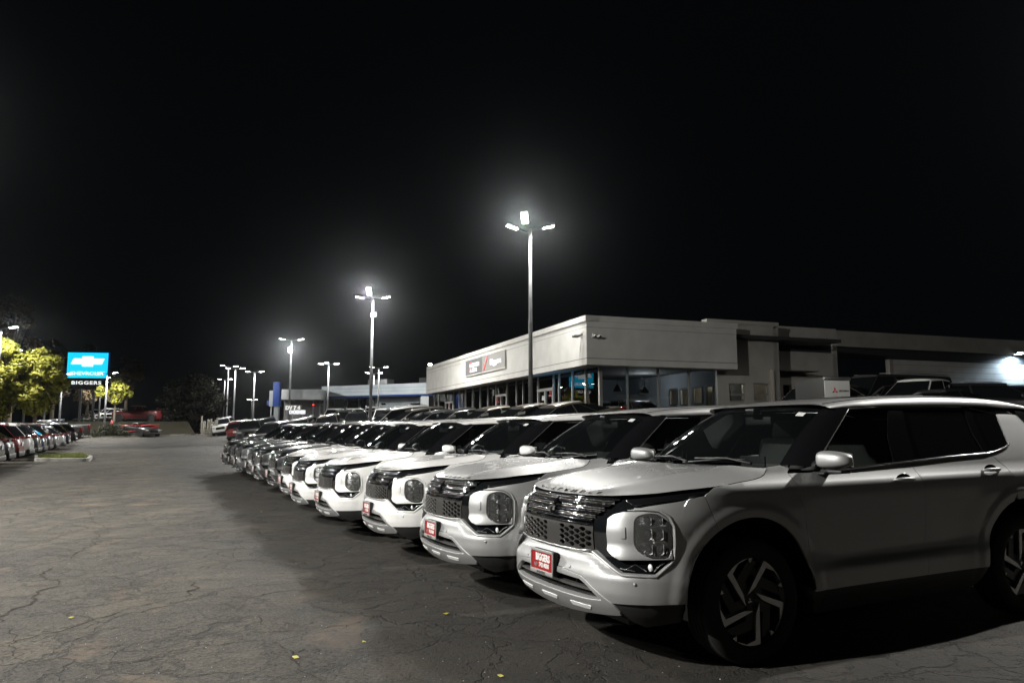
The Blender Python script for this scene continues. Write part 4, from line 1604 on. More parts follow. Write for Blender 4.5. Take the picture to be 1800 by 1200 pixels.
# long open cracks traced across the aisle: jagged sunk-in ribbons with crumbled edges
m_crack = add_color_noise(principled('crack_fill', (.02, .017, .014), rough=.95, spec=.1), (.016, .014, .011), (.055, .047, .037), 14)
CRACKS = [
    ([(0, 1006), (60, 995), (110, 985), (165, 958), (180, 930), (145, 885), (150, 850), (170, 800)], .035),
    ([(0, 916), (60, 920), (130, 925), (200, 931), (300, 936), (420, 938), (520, 933)], .022),
    ([(0, 1098), (35, 1070), (70, 1045), (105, 1028), (85, 1010), (75, 998)], .075),
    ([(0, 1135), (60, 1118), (130, 1102), (190, 1080), (250, 1062), (320, 1048), (342, 1030), (330, 1018)], .045),
    ([(342, 1022), (390, 1018), (470, 1008), (560, 1003), (640, 996)], .022),
    ([(120, 1035), (180, 1034), (260, 1028), (320, 1020)], .028),
    ([(310, 1006), (340, 1000), (372, 992), (400, 990)], .050),
    ([(405, 985), (412, 968), (420, 955), (440, 945), (460, 938)], .024),
    ([(180, 1145), (260, 1140), (330, 1122), (400, 1115), (470, 1108), (560, 1103), (640, 1100)], .020),
    ([(0, 1185), (90, 1170), (200, 1160), (300, 1148), (380, 1135), (470, 1118)], .020),
    ([(480, 1122), (510, 1145), (540, 1180), (580, 1196)], .030),
    ([(465, 1075), (468, 1100), (455, 1112)], .024),
    ([(35, 1160), (50, 1130), (25, 1098)], .030),
    ([(1690, 1118), (1740, 1126), (1790, 1138)], .010), ([(1620, 1160), (1690, 1172), (1760, 1190)], .010),
    ([(700, 1150), (780, 1128), (850, 1118), (920, 1160)], .014),
    ([(250, 870), (330, 868), (420, 872), (500, 866)], .016),
    ([(190, 832), (200, 824), (215, 808), (230, 790)], .035),
]
random.seed(11)
ckv = MB()
for pts, wd in CRACKS:
    g3 = [G(u, v) for u, v in pts]
    line = []
    for a, b in zip(g3, g3[1:]):
        n = max(2, int((b - a).length / .035))
        for k in range(n):
            line.append(a.lerp(b, k / n))
    line.append(g3[-1])
    off1 = random.uniform(0, 90)
    vs = []
    N_ = len(line)
    for i, p in enumerate(line):
        d = (line[min(N_ - 1, i + 1)] - line[max(0, i - 1)]); d.z = 0
        if d.length < 1e-6: d = Vector((1, 0, 0))
        d.normalize(); nrm = Vector((-d.y, d.x, 0))
        wob = mnoise.noise(Vector((p.x * 1.6 + off1, p.y * 1.6, 0))) * .16 + mnoise.noise(Vector((p.x * 7, p.y * 7 + off1, 0))) * .05 + mnoise.noise(Vector((p.x * 31, p.y * 31, off1))) * .016
        w1 = wd * .62 * max(.04, .5 + 1.3 * mnoise.noise(Vector((p.x * 5.2, p.y * 5.2, off1 + 7))) + .5 * mnoise.noise(Vector((p.x * 19, p.y * 19, off1))))
        w2 = wd * .62 * max(.04, .4 + 1.2 * mnoise.noise(Vector((p.x * 6.1, p.y * 6.1, off1 + 31))) + .5 * mnoise.noise(Vector((p.x * 21, p.y * 21, off1))))
        if i < 4 or i > N_ - 5: w1 *= .2; w2 *= .2
        c = p + nrm * wob
        for q in (c + nrm * w1 * .5, c - nrm * w2 * .5):
            vs.append((q.x, q.y, ground_z(q.x, q.y) + .0045))
    ckv.add(vs, [(2 * i, 2 * i + 1, 2 * i + 3, 2 * i + 2)[::-1] for i in range(N_ - 1)])
cko = ckv.build('asphalt_cracks', m_crack, parking)
tag(cko, kind='stuff')

# ------------------------------------------------------------------ lamp posts
m_pole = add_color_noise(principled('galvanised_pole', (.2, .2, .2), rough=.5, metal=.3), (.15, .155, .16), (.24, .245, .25), 2.5)
m_conc = add_noise_bump(add_color_noise(principled('concrete', (.3, .29, .27), rough=.9), (.20, .195, .18), (.36, .35, .32), 3), 40, .4, .006)
m_led = principled('led_lens', (.9, .9, .9), emit=(1.0, .97, .90), estr=55)
m_ledcool = principled('led_lens_cool', (.9, .9, .9), emit=(.82, .93, 1.0), estr=45)
WARM = (1.0, .98, .93)
COOLC = (.80, .92, 1.0)
_post_n = [0]


def head_shape(mat_led):
    h = MB(); h.bbox((.28, 0, .03), (.56, .34, .09), .03); h.bbox((-.02, 0, .02), (.10, .10, .07), .015)
    l = MB(); l.box((.29, 0, -.020), (.44, .26, .010))
    return h.mesh('lamp_head'), l.mesh('lens')


HEAD_ME, LENS_ME = head_shape(m_led)


def lamp_post(u, v_top, D, heads, label, power=1200, H=7.8, color=WARM, cool=False, pole_r=.085, group='lamp posts round the lot', light=True, X=None, spot=168):
    """heads: list of (world angle, drop, tilt, power factor)"""
    if X is None:
        top = P(u, v_top, D)
    else:
        top = Vector((X, D, ground_z(X, D) + H))
    gz = ground_z(top.x, top.y)
    root = empty('street_lamp', (top.x, top.y, gz), 0, label, 'street lamp', group)
    h = top.z - gz
    MB().lathe([(.0, .62), (.22, .60), (.26, .56), (.27, .0), (.27, -.1)], 14).build('base', m_conc, root)
    pl = MB(); pl.tube([(0, 0, .60), (0, 0, h * .5), (0, 0, h)], [pole_r * 1.15, pole_r, pole_r * .72], 10)
    pl.box((0, 0, .63), (.32, .32, .04))
    pl.build('pole', m_pole, root)
    for hd_ in heads:
        ang, drop, tilt, pf = hd_[:4]
        hs = hd_[4] if len(hd_) > 4 else spot
        d = Vector((math.cos(ang), math.sin(ang), 0))
        arm = MB(); arm.tube([Vector((0, 0, h - .08 - drop)), d * .22 + Vector((0, 0, h - .02 - drop)), d * .48 + Vector((0, 0, h + .04 - drop))], .03, 8)
        arm.build('arm', m_pole, root)
        ho = meshobj('lamp_head', HEAD_ME, m_pole, root)
        ho.location = d * .50 + Vector((0, 0, h + .04 - drop))
        ho.rotation_euler = (0, -tilt, ang)
        meshobj('lens', LENS_ME, m_ledcool if cool else m_led, ho)
        if light and pf > 0:
            ld = bpy.data.lights.new('lamp_light', 'SPOT')
            ld.energy = power * pf; ld.color = color
            ld.spot_size = math.radians(hs); ld.spot_blend = .15 if hs > 100 else .5
            ld.shadow_soft_size = .13
            lo = bpy.data.objects.new('lamp_light', ld); link(lo, ho)
            lo.location = (.29, 0, -.06)
    return root


R_ = math.radians
W0 = 6000
# the row in the picture, nearest first
lamp_post(932, 402, 30.4, [(R_(247), 0, 1.2, 1.9, 96), (R_(8), 0, .25, .8), (R_(195), .1, .3, .75)], 'tallest grey lamp post in the picture, three lit heads, in front of the showroom', W0 * .36)
lamp_post(655.5, 524, 44, [(R_(258), 0, 1.15, 1.6, 92), (R_(185), .05, .2, .6), (R_(20), 0, .2, .9), (R_(285), 1.2, .25, .4)], 'lamp post left of the showroom sign with a third lit head below its top pair', W0 * .62)
lamp_post(512.5, 598, 64, [(R_(190), 0, .2, .6), (R_(10), 0, .2, .6), (R_(278), 1.2, 1.15, 2.2, 80)], 'lamp post with a dazzling floodlight under its top pair, left of the blue trimmed building', W0 * .6)
WF = W0 * .28
lamp_post(578, 640, 76, [(R_(180), 0, .05, .7), (R_(0), 0, .05, .7), (R_(270), 0, .1, .7)], 'lamp post with three heads in a level row in front of the blue trimmed building', WF)
lamp_post(448, 654, 86, [(R_(180), 0, .1, .8), (R_(0), 0, .1, .8)], 'lamp post with two outspread heads behind the black pickup', WF)
lamp_post(414, 648, 82, [(R_(0), 0, .1, .9), (R_(190), 0, .1, .6)], 'grey lamp post right behind the silver crossover, one head glaring', W0 * .6)
lamp_post(402, 643, 86, [(R_(170), 0, .1, .7), (R_(10), .1, .1, .7)], 'white lit lamp post at the edge of the dark evergreen, its heads one above another', WF * .4)
lamp_post(666, 646, 82, [(R_(180), 0, .1, .6), (R_(0), 0, .1, .7)], 'thin lamp post just right of the one with a head below its top pair', WF)
lamp_post(657.5, 656, 90, [(R_(180), 0, .1, .5), (R_(0), 0, .1, .5)], 'lamp post almost hidden behind the taller one left of the showroom', WF)
lamp_post(395.5, 667, 108, [(R_(180), 0, .1, .5), (R_(0), 0, .1, .5)], 'small far lamp post beside the dark evergreen top', WF, H=8)
lamp_post(443, 703, 150, [(R_(180), 0, .1, .5), (R_(0), 0, .1, .5), (R_(270), 0, .1, .3)], 'smallest farthest lamp post, low above the parked black pickups', WF, light=False)
# along the street on the left
lamp_post(2, 577, 47, [(R_(0), 0, .15, 1.0), (R_(180), 0, .15, .5)], 'lamp post at the left picture edge above the yellow green tree', W0 * .45)
lamp_post(50, 616, 60, [(R_(180), 0, .1, .8), (R_(-15), .02, .1, .8)], 'lamp post rising through the yellow green tree', W0 * .33)
lamp_post(84, 643, 68, [(R_(180), 0, .1, .8), (R_(0), 0, .1, .8)], 'lamp post beside the right edge of the yellow green tree', W0 * .33)
lamp_post(110, 657, 73, [(R_(170), 0, .1, .8), (R_(-10), .05, .1, .8)], 'white lit lamp post just left of the blue lit sign', W0 * .33)
lamp_post(189, 656, 78, [(R_(180), 0, .1, .8), (R_(0), 0, .1, .8)], 'lamp post right of the blue lit sign', W0 * .6)
lamp_post(178, 664, 90, [(R_(180), 0, .1, .8), (R_(0), 0, .1, .8)], 'lamp post behind the one right of the blue lit sign', WF)
# posts outside the picture that light the near aisle, the noses of the cars and the lot behind them
lamp_post(0, 0, 14.0, [(R_(-15), 0, .2, 1.0, 140), (R_(200), 0, .1, .3)], 'lamp post left of the view that lights the near aisle', W0 * 1.05, X=-13.0)
lamp_post(0, 0, .5, [(R_(27), 0, .95, 1.0, 104), (R_(200), 0, .1, .15)], 'lamp post left of the camera that lights the noses of the near cars', W0 * 2.3, X=-12.0)
lamp_post(0, 0, 31, [(R_(-25), 0, .2, .9), (R_(160), 0, .1, .4)], 'lamp post left of the view behind the left row of cars', W0 * 1.3, X=-27.5)
lamp_post(0, 0, 12.0, [(R_(188), 0, .56, 1.0), (R_(55), 0, .3, .12, 140)], 'lamp post right of the view behind the row of silver and white cars', W0 * 1.85, X=14.2, spot=104)
lamp_post(0, 0, -12, [(R_(100), 0, .1, .22)], 'lamp post behind the camera beyond the end of the aisle', W0 * .10, X=8.0)

# ------------------------------------------------------------------ the row of crossovers
HD = math.atan2(-.4292, -.9032)
suv, PD = build_crossover()
bpy.context.view_layer.update()
ROW = [(1.079, 5.487), (.145, 7.301), (-.836, 9.378), (-1.928, 11.339), (-2.83, 13.14), (-3.60, 15.01), (-4.45, 16.84), (-5.37, 18.64), (-6.20, 20.48), (-7.16, 22.26), (-8.01, 24.09), (-8.94, 25.88)]
RCOL = [M_SILVER, M_SILVER, M_WHITE, M_WHITE, M_WHITE, M_WHITE, M_BLACK, M_BLACK, M_BLACK, M_GREY, M_BLACK, M_BLACK]
RLAB = ['nearest silver crossover, its dark flank and black wheels filling the right of the picture', 'silver crossover second from the camera, between the nearest silver one and a white one',
        'white crossover beside the silver one, nearest of the white ones', 'white crossover second of the four white ones from the camera', 'white crossover third of the four white ones, mostly hidden behind its neighbour',
        'farthest white crossover, next to the first black one', 'nearest black crossover, right beyond the last white one', 'black crossover second of the dark ones from the camera', 'black crossover third of the dark ones from the camera',
        'dark grey crossover fourth of the dark ones, its nose set back', 'black crossover last but one of the row', 'black crossover at the far end of the row, nearest the silver one across the lot']
paint_names = set(o.name for o in PD['paint'])


def copy_car(src, mat):
    """copy a thing with its parts and their sub-parts; painted parts take the new colour"""
    def rec(o, parent):
        c = o.copy(); COL.objects.link(c); c.parent = parent
        if parent is not None: c.matrix_parent_inverse = o.matrix_parent_inverse
        if mat is not None and o is PD['skid'] and mat in (M_BLACK, M_GREY):
            c.material_slots[0].link = 'OBJECT'; c.material_slots[0].material = M_GREY
        if o.name in paint_names and mat is not None:
            c.material_slots[0].link = 'OBJECT'; c.material_slots[0].material = mat
        for ch in CH.get(o.name, ()): rec(ch, c)
        return c
    return rec(src, None)


CH = {}
def index_children(o):
    CH[o.name] = list(o.children)
    for c in o.children: index_children(c)
index_children(suv)
for i, ((x, y), mt) in enumerate(zip(ROW, RCOL)):
    c = suv if i == 0 else copy_car(suv, mt)
    pose(c, x, y, HD + (random.uniform(-.006, .006) if i > 3 else 0))
    tag(c, RLAB[i], 'car', 'crossovers parked side by side in the front row')

# ------------------------------------------------------------------ simpler vehicles for the rest of the lot
VSPEC = {
    # L, W, H, wheelbase, front overhang, wheel r, belt profile (x from front bumper, z), greenhouse (x0 x1 x2 x3), roof z
    'suv': dict(L=4.75, W=1.88, H=1.72, wb=2.75, fo=.92, r=.36, belt=[(0, .62), (.03, .86), (.12, .98), (.9, 1.06), (1.35, 1.10), (3.2, 1.12), (4.45, 1.16), (4.66, 1.05), (4.75, .80)], gh=(1.22, 2.0, 4.15, 4.62)),
    'hatch': dict(L=4.45, W=1.82, H=1.60, wb=2.68, fo=.88, r=.34, belt=[(0, .58), (.03, .78), (.15, .90), (.9, .99), (1.30, 1.03), (3.0, 1.05), (4.15, 1.09), (4.36, .98), (4.45, .75)], gh=(1.15, 2.0, 3.7, 4.32)),
    'sedan': dict(L=4.70, W=1.82, H=1.45, wb=2.75, fo=.90, r=.33, belt=[(0, .52), (.03, .68), (.15, .78), (.9, .90), (1.35, .95), (3.0, .96), (3.95, 1.02), (4.55, 1.00), (4.66, .90), (4.70, .7)], gh=(1.25, 2.15, 3.15, 4.12)),
    'pickup': dict(L=5.7, W=1.98, H=1.90, wb=3.6, fo=.98, r=.40, belt=[(0, .72), (.03, 1.02), (.12, 1.14), (1.0, 1.20), (1.6, 1.22), (3.55, 1.24), (3.60, 1.26), (5.62, 1.28), (5.68, 1.2), (5.7, .8)], gh=(1.55, 2.15, 3.35, 3.62)),
    'van': dict(L=5.6, W=2.0, H=2.15, wb=3.5, fo=.85, r=.37, belt=[(0, .6), (.03, .88), (.12, 1.0), (.5, 1.10), (.9, 1.18), (3.2, 1.20), (5.45, 1.20), (5.55, 1.1), (5.6, .7)], gh=(.75, 1.55, 5.38, 5.56)),
}
m_glassdark = principled('car_glass_dark', (.008, .009, .010), rough=.03)
m_headlamp = principled('headlamp_chrome', (.62, .64, .65), rough=.12, metal=.6, coat=1)
m_brake_dim = principled('tail_lens_small', (.13, .004, .004), rough=.15, coat=1)


def simple_wheel(r):
    t = MB(); w = .22
    t.lathe([(r * .62, -w / 2), (r * .9, -w / 2), (r, -w / 2 + .03), (r, w / 2 - .03), (r * .9, w / 2), (r * .62, w / 2 - .01)], 20, 'Y')
    m = MB(); m.lathe([(r * .62, .05), (r * .6, .09), (r * .60, .06), (.05, .05), (0, .055)], 20, 'Y')
    for k in range(5):
        a = k * 2 * PI / 5
        m.box((r * .33 * math.cos(a), .085, r * .33 * math.sin(a)), (r * .55, .02, .045), m=Matrix.Rotation(-a, 3, 'Y'))
    return t.mesh('tyre'), m.mesh('rim')


_VM = {}


def vehicle_meshes(kind):
    if kind in _VM: return _VM[kind]
    S = VSPEC[kind]; L, W, H, fo = S['L'], S['W'], S['H'], S['fo']
    X0 = fo                       # bumper is at x = +fo, axle at 0
    belt = S['belt']; x0, x1, x2, x3 = S['gh']
    M = {}
    # lower body
    b = MB(); vs = []; n = 34
    xs = sorted(set([0, .02, .06, .12, .22] + [L * i / 26 for i in range(1, 26)] + [L - .22, L - .12, L - .05, L - .015, L]))
    ring_n = 0
    for x in xs:
        zb = interp(belt, x)
        ef = sstep(0, .75, x) ** .6 if x < .75 else 1; er = sstep(0, .7, L - x) ** .6 if L - x < .7 else 1
        w = W / 2 * (.60 + .40 * ef) * (.72 + .28 * er)
        zl = .24 + .10 * (1 - sstep(0, .3, x)) + .14 * (1 - sstep(0, .3, L - x))
        zm = (zl + zb) / 2
        prof = [(0, zl), (w * .86, zl), (w * .965, zl + .10), (w * .985, zm - .05), (w, zm + .08), (w * .985, zb - .13), (w * .955, zb - .04), (w * .90, zb), (w * .6, zb + .022), (0, zb + .032)]
        full = [(-y, z) for y, z in prof[::-1][:-1]] + [(y, z) for y, z in prof]
        full = full[:-1] if False else full
        ring_n = len(full)
        vs += [(X0 - x, y, z) for y, z in full]
    fs = []
    for i in range(len(xs) - 1):
        for k in range(ring_n - 1):
            fs.append((i * ring_n + k, (i + 1) * ring_n + k, (i + 1) * ring_n + k + 1, i * ring_n + k + 1))
    fs.append(tuple(range(ring_n))); fs.append(tuple((len(xs) - 1) * ring_n + k for k in range(ring_n))[::-1])
    b.add(vs, [f for f in fs], True)
    b.sm[-1] = b.sm[-2] = False
    M['body'] = b.mesh('body')
    # greenhouse body (pillars and roof)
    zb = lambda x: interp(belt, x)
    yb, yt = W / 2 * .90, W / 2 * .70
    zr = H
    def gp(x, f, side):
        """f 0 belt .. 1 roof edge"""
        y = (yb + (yt - yb) * f)
        return y * side
    g = MB()
    # outline side stations (bottom x, top x)
    st = [(x0, x1), (x0 + (x3 - x0) * .28, x1 + (x2 - x1) * .22), (x0 + (x3 - x0) * .55, x1 + (x2 - x1) * .55), (x0 + (x3 - x0) * .8, x1 + (x2 - x1) * .8), (x3, x2)]
    ring = []
    for (bx, tx) in st:
        k = abs((tx - (x1 + x2) / 2) / ((x2 - x1) / 2))
        zt = zr - .045 - .035 * k * k
        yt_ = yt * (1 - .06 * k)
        ybm = yb * (1 - .02 * k)
        zz = zb(bx) - .01
        prof = [(ybm, zz, bx), (yt_ + .02, zt - .05, tx), (yt_ - .03, zt, tx), (yt_ * .6, zt + .035, tx), (0, zt + .045, tx)]
        full = [(-y, z, x) for y, z, x in prof] + [(y, z, x) for y, z, x in prof[::-1][1:]]
        ring.append([(X0 - x, y, z) for y, z, x in full])
    m_ = len(ring[0])
    vs = [p for r in ring for p in r]
    fs = [(i * m_ + k, i * m_ + k + 1, (i + 1) * m_ + k + 1, (i + 1) * m_ + k) for i in range(4) for k in range(m_ - 1)]
    g.add(vs, [f[::-1] for f in fs], True)
    g.add(ring[0], [tuple(range(m_))]); g.add(ring[-1], [tuple(range(m_))[::-1]])
    M['cabin'] = g.mesh('cabin')
    # glass panes, each a little proud
    def quad_pane(p, off=.012, inset=.10):
        p = [Vector(q) for q in p]
        c = sum(p, Vector()) / 4
        nn = (p[1] - p[0]).cross(p[3] - p[0]).normalized()
        if nn.dot(c - Vector((X0 - (x1 + x2) / 2, 0, .9))) < 0: nn = -nn
        q = [v + (c - v) * inset + nn * off for v in p]
        q2 = [v - nn * .02 for v in q]
        mb = MB(); mb.add(q + q2, [(0, 1, 2, 3), (0, 4, 5, 1), (1, 5, 6, 2), (2, 6, 7, 3), (3, 7, 4, 0)])
        # orient
        me = mb.mesh('pane'); bm = bmesh.new(); bm.from_mesh(me); bmesh.ops.recalc_face_normals(bm, faces=bm.faces); bm.to_mesh(me); bm.free()
        return me
    r0, r4 = ring[0], ring[-1]
    M['windshield'] = quad_pane([r0[0], r0[1], r0[-2], r0[-1]], .02, .05)
    M['rear_window'] = quad_pane([r4[0], r4[1], r4[-2], r4[-1]], .02, .12)
    M['side'] = []
    for sgi in (0, -1):
        idx0, idx1 = (0, 1) if sgi == 0 else (m_ - 1, m_ - 2)
        cols = [(0, 2), (2, 3), (3, 4)] if kind != 'pickup' else [(0, 2), (2, 4)]
        if kind == 'van': cols = [(0, 1), (1, 3), (3, 4)]
        for a, c in cols:
            M['side'].append(quad_pane([ring[a][idx0], ring[a][idx1], ring[c][idx1], ring[c][idx0]], .010, .07))
    # lamps
    zf = zb(.12); f = MB()
    hl = {}
    for sg in (1, -1):
        h = MB(); h.bbox((X0 - .10, sg * W * .36, zf - .10), (.16, W * .17, .13), .03, rz=-sg * .35); hl[sg] = h.mesh('headlight')
    M['headlight'] = hl
    tl = {}
    zt = zb(L - .3)
    for sg in (1, -1):
        h = MB()
        hh = .11 if kind in ('suv', 'hatch', 'sedan') else .42
        h.bbox((X0 - L + .13, sg * W * .375, zt - .10 - (hh - .16) / 2), (.20, W * .15, hh), .03, rz=sg * .30); tl[sg] = h.mesh('tail_light')
    M['tail_light'] = tl
    gm = MB(); gm.bbox((X0 - .005, 0, zf - .20), (.06, W * .46, .24), .03)
    for k in range(4): gm.box((X0 + .028, 0, zf - .29 + k * .055), (.012, W * .42, .012))
    M['grille'] = gm.mesh('grille')
    bp = MB(); bp.bbox((X0 - .03, 0, .36), (.12, W * .80, .17), .05)
    M['front_bumper'] = bp.mesh('front_bumper')
    bp = MB(); bp.bbox((X0 - L + .03, 0, .42), (.14, W * .84, .22), .05)
    M['rear_bumper'] = bp.mesh('rear_bumper')
    pt = MB(); pt.box((X0 - L - .022, 0, .82 if kind != 'pickup' else .62), (.012, .30, .15)); M['plate'] = pt.mesh('licence_plate')
    cl = MB()
    for sg in (1, -1):
        cl.bbox((X0 - fo - S['wb'] / 2, sg * (W / 2 - .01), .30), (S['wb'] - .7, .05, .12), .02)
    M['sill'] = cl.mesh('sill_trim')
    mi = {}
    for sg in (1, -1):
        h = MB(); h.bbox((X0 - x0 - .35, sg * (W / 2 + .07), zb(x0) + .08), (.12, .20, .15), .045); h.bbox((X0 - x0 - .32, sg * (W / 2 - .03), zb(x0) + .01), (.07, .12, .04), .01); mi[sg] = h.mesh('side_mirror')
    M['mirror'] = mi
    M['wheel'] = simple_wheel(S['r'])
    ar = MB()
    for cx in (0, -S['wb']):
        for sg in (1, -1):
            vs = []
            n = 16
            for i in range(n + 1):
                a = math.radians(-5 + 190 * i / n)
                for rr in (S['r'] + .02, S['r'] + .085):
                    vs.append((cx + rr * math.cos(a), sg * (W / 2 - .002 + (.014 if rr < S['r'] + .05 else .004)), S['r'] + rr * math.sin(a)))
            fs = [(2 * i, 2 * i + 1, 2 * i + 3, 2 * i + 2) for i in range(n)]
            ar.add(vs, fs if sg < 0 else [f[::-1] for f in fs])
            disc = [(cx + (S['r'] + .03) * math.cos(a), sg * (W / 2 + .001), S['r'] + (S['r'] + .03) * math.sin(a)) for a in frange(0, 2 * PI, 20)[:-1]]
            ar.add(disc, [tuple(range(20)) if sg < 0 else tuple(range(20))[::-1]])
    M['arch'] = ar.mesh('wheel_arch')
    if kind in ('suv', 'van'):
        rl = MB()
        for sg in (1, -1): rl.tube([(X0 - x1 - .15, sg * (yt - .06), zr - .02), (X0 - (x1 + x2) / 2, sg * (yt - .04), zr + .03), (X0 - x2 + .15, sg * (yt - .06), zr - .02)], .018, 6)
        M['rail'] = rl.mesh('roof_rail')
    if kind == 'pickup':
        bed = MB(); bed.box((X0 - 4.65, 0, 1.292), (1.85, W * .76, .02)); M['bed'] = bed.mesh('bed_cover')
    _VM[kind] = M
    return M


def make_vehicle(kind, mat, name, label, cat, group=None):
    M = vehicle_meshes(kind); S = VSPEC[kind]
    r = empty(name, (0, 0, 0), 0, label, cat, group)
    body = meshobj('body', M['body'], mat, r); meshobj('cabin', M['cabin'], mat, r)
    meshobj('windshield', M['windshield'], m_glassdark, r); meshobj('rear_window', M['rear_window'], m_glassdark, r)
    for s in M['side']: meshobj('side_window', s, m_glassdark, r)
    for sg in (1, -1):
        meshobj('headlight', M['headlight'][sg], m_headlamp, r); meshobj('tail_light', M['tail_light'][sg], m_brake_dim, r)
        meshobj('side_mirror', M['mirror'][sg], mat, r)
    meshobj('grille', M['grille'], m_gloss, r); meshobj('front_bumper', M['front_bumper'], m_trim, r); meshobj('rear_bumper', M['rear_bumper'], m_trim, r)
    meshobj('licence_plate', M['plate'], m_white_print, r); meshobj('sill_trim', M['sill'], m_trim, r); meshobj('wheel_arch', M['arch'], m_trim, r)
    if 'rail' in M: meshobj('roof_rail', M['rail'], m_satin, r)
    if 'bed' in M: meshobj('bed_cover', M['bed'], m_trim, r)
    ty, ri = M['wheel']
    for cx in (0, -S['wb']):
        for sg in (1, -1):
            w = bpy.data.objects.new('wheel', None); link(w, r); w.location = (cx, sg * (S['W'] / 2 - .105), S['r'])
            if sg < 0: w.rotation_euler = (0, 0, PI)
            meshobj('tyre', ty, m_rubber, w); meshobj('rim', ri, m_satin, w)
    return r


def place_vehicle(kind, mat, u, D, head, name, label, cat, group=None, ref='centre'):
    """stand a vehicle so that its middle is seen at pixel column u at distance D"""
    S = VSPEC[kind]
    r = make_vehicle(kind, mat, name, label, cat, group)
    c = P(u, 750, D)
    f = Vector((math.cos(head), math.sin(head), 0))
    o = c + f * (S['L'] / 2 - S['fo'])
    pose(r, o.x, o.y, head, wb=S['wb'])
    return r


# left row: tails to the aisle
LDIR = Vector((-.443, .896)); LB = Vector((-18.3, 27.0))
fwd = Vector((math.cos(HD), math.sin(HD)))
LROW = [(-5.2, 'suv', M_GREY, 'parked car at the left picture edge, nearest of the left row'),
        (-2.4, 'suv', M_PALE, 'pale grey car, second of the left row, cut by the left picture edge'),
        (.2, 'suv', M_BLACK, 'black car left of the red one in the left row'),
        (2.7, 'hatch', M_GREY, 'dark grey car right beside the red one in the left row'),
        (5.3, 'suv', M_RED, 'red car in the left row, next to the white one'),
        (8.6, 'suv', M_WHITE, 'white car in the left row, the only white tail there'),
        (11.6, 'suv', M_BLACK, 'black car just right of the white one in the left row'),
        (14.2, 'hatch', M_NAVY, 'dark blue car second to the right of the white one in the left row'),
        (17.0, 'suv', M_BLACK, 'black car third to the right of the white one in the left row'),
        (20.4, 'hatch', M_GREY, 'dark grey car left of the pale silver tail in the left row'),
        (25.2, 'hatch', M_PALE, 'pale silver car in the middle of the left row'),
        (29.2, 'suv', M_NAVY, 'dark blue car right of the pale silver tail in the left row'),
        (35.5, 'suv', M_BLACK, 'black car fourth from the far end of the left row'),
        (43, 'pickup', M_BLACK, 'tall black vehicle third from the far end of the left row'),
        (54, 'pickup', M_BLACK, 'tall black vehicle next to last at the far end of the left row'),
        (70, 'suv', M_BLACK, 'last black car at the far end of the left row, near the red barrier')]
for t, kind, mt, lab in LROW:
    S = VSPEC[kind]
    tail = LB + LDIR * t
    o = tail + fwd * (S['L'] - S['fo'])
    r = make_vehicle(kind, mt, 'parked_car', lab, 'car', 'cars with their tails to the aisle in the left row')
    pose(r, o.x, o.y, HD, wb=S['wb'])

# second row, on the higher ground before the showroom
m_stk = m_paper
SROW = [(983, 25.0, 'sedan', M_BRONZE, 'bronze sedan in the second row, its roof right of the tallest lamp post'),
        (925, 27.6, 'sedan', M_BRONZE, 'bronze car behind the tallest lamp post, in the second row'),
        (862, 30.2, 'sedan', M_BRONZE, 'bronze grey sedan with paper sheets in its side windows, second row'),
        (806, 32.9, 'sedan', M_BLACK, 'black sedan with a paper sheet in its window left of the bronze grey one'),
        (766, 35.6, 'sedan', M_GREY, 'dark grey sedan second to the left of the bronze grey one, second row'),
        (731, 38.4, 'hatch', M_BRONZE, 'light roofed hatchback in the second row below the showroom corner'),
        (699, 41.3, 'suv', M_PALE, 'pale crossover at the far end of the second row')]
for u, D, kind, mt, lab in SROW:
    r = place_vehicle(kind, mt, u, D, HD, 'parked_sedan' if kind == 'sedan' else 'parked_car', lab, 'car', 'cars of the second row before the showroom')
    S = VSPEC[kind]
    if u in (862, 806, 925):
        for (xx, zz) in ((-1.05, 1.13), (-1.9, 1.13)):
            q = MB(); q.box((xx, S['W'] / 2 * .815, zz), (.30, .004, .20), m=Matrix.Rotation(-.44, 3, 'X')); q.build('window_sticker', m_paper, r)

# cars that face the camera in the middle distance
FACE = -PI / 2 + .10
MID = [(487, 50, 'suv', M_BLACK, -.35, 'black crossover right of the black pickup, facing the camera'),
       (535, 49, 'suv', M_GREY, -.05, 'dark car with a light windscreen frame below the white lettered board'),
       (582, 50, 'hatch', M_BRONZE, 0, 'dark car facing the camera in front of the left white pickup'),
       (630, 50, 'hatch', M_BLACK, 0, 'dark car facing the camera in front of the right white pickup'),
       (678, 48, 'suv', M_WHITE, .1, 'white crossover facing the camera right of the second tallest lamp post'),
       (606, 55, 'suv', M_BLACK, 0, 'black car peeping out between two dark cars in the middle distance'),
       (655, 56, 'suv', M_GREY, 0, 'grey car peeping out beside the foot of the second tallest lamp post'),
       (590, 62, 'pickup', M_WHITE, .02, 'left one of the two white pickups facing the camera'),
       (624, 61, 'pickup', M_WHITE, .02, 'right one of the two white pickups facing the camera'),
       (396, 79, 'suv', M_WHITE, .12, 'silver crossover facing the camera alone across the lot'),
       (441, 58, 'pickup', M_BLACK, .25, 'black pickup with a gold emblem facing the camera beyond the row'),
       (428, 70, 'suv', M_RED, PI, 'dark red car with its tail to the camera behind the black pickup'),
       (476, 62, 'suv', M_BLACK, .3, 'black crossover close behind the black pickup'),
       (655, 72, 'van', M_WHITE, .1, 'white van in front of the pale wall of the blue trimmed building'),
       (672, 70, 'suv', M_WHITE, 0, 'white crossover right of the white van')]
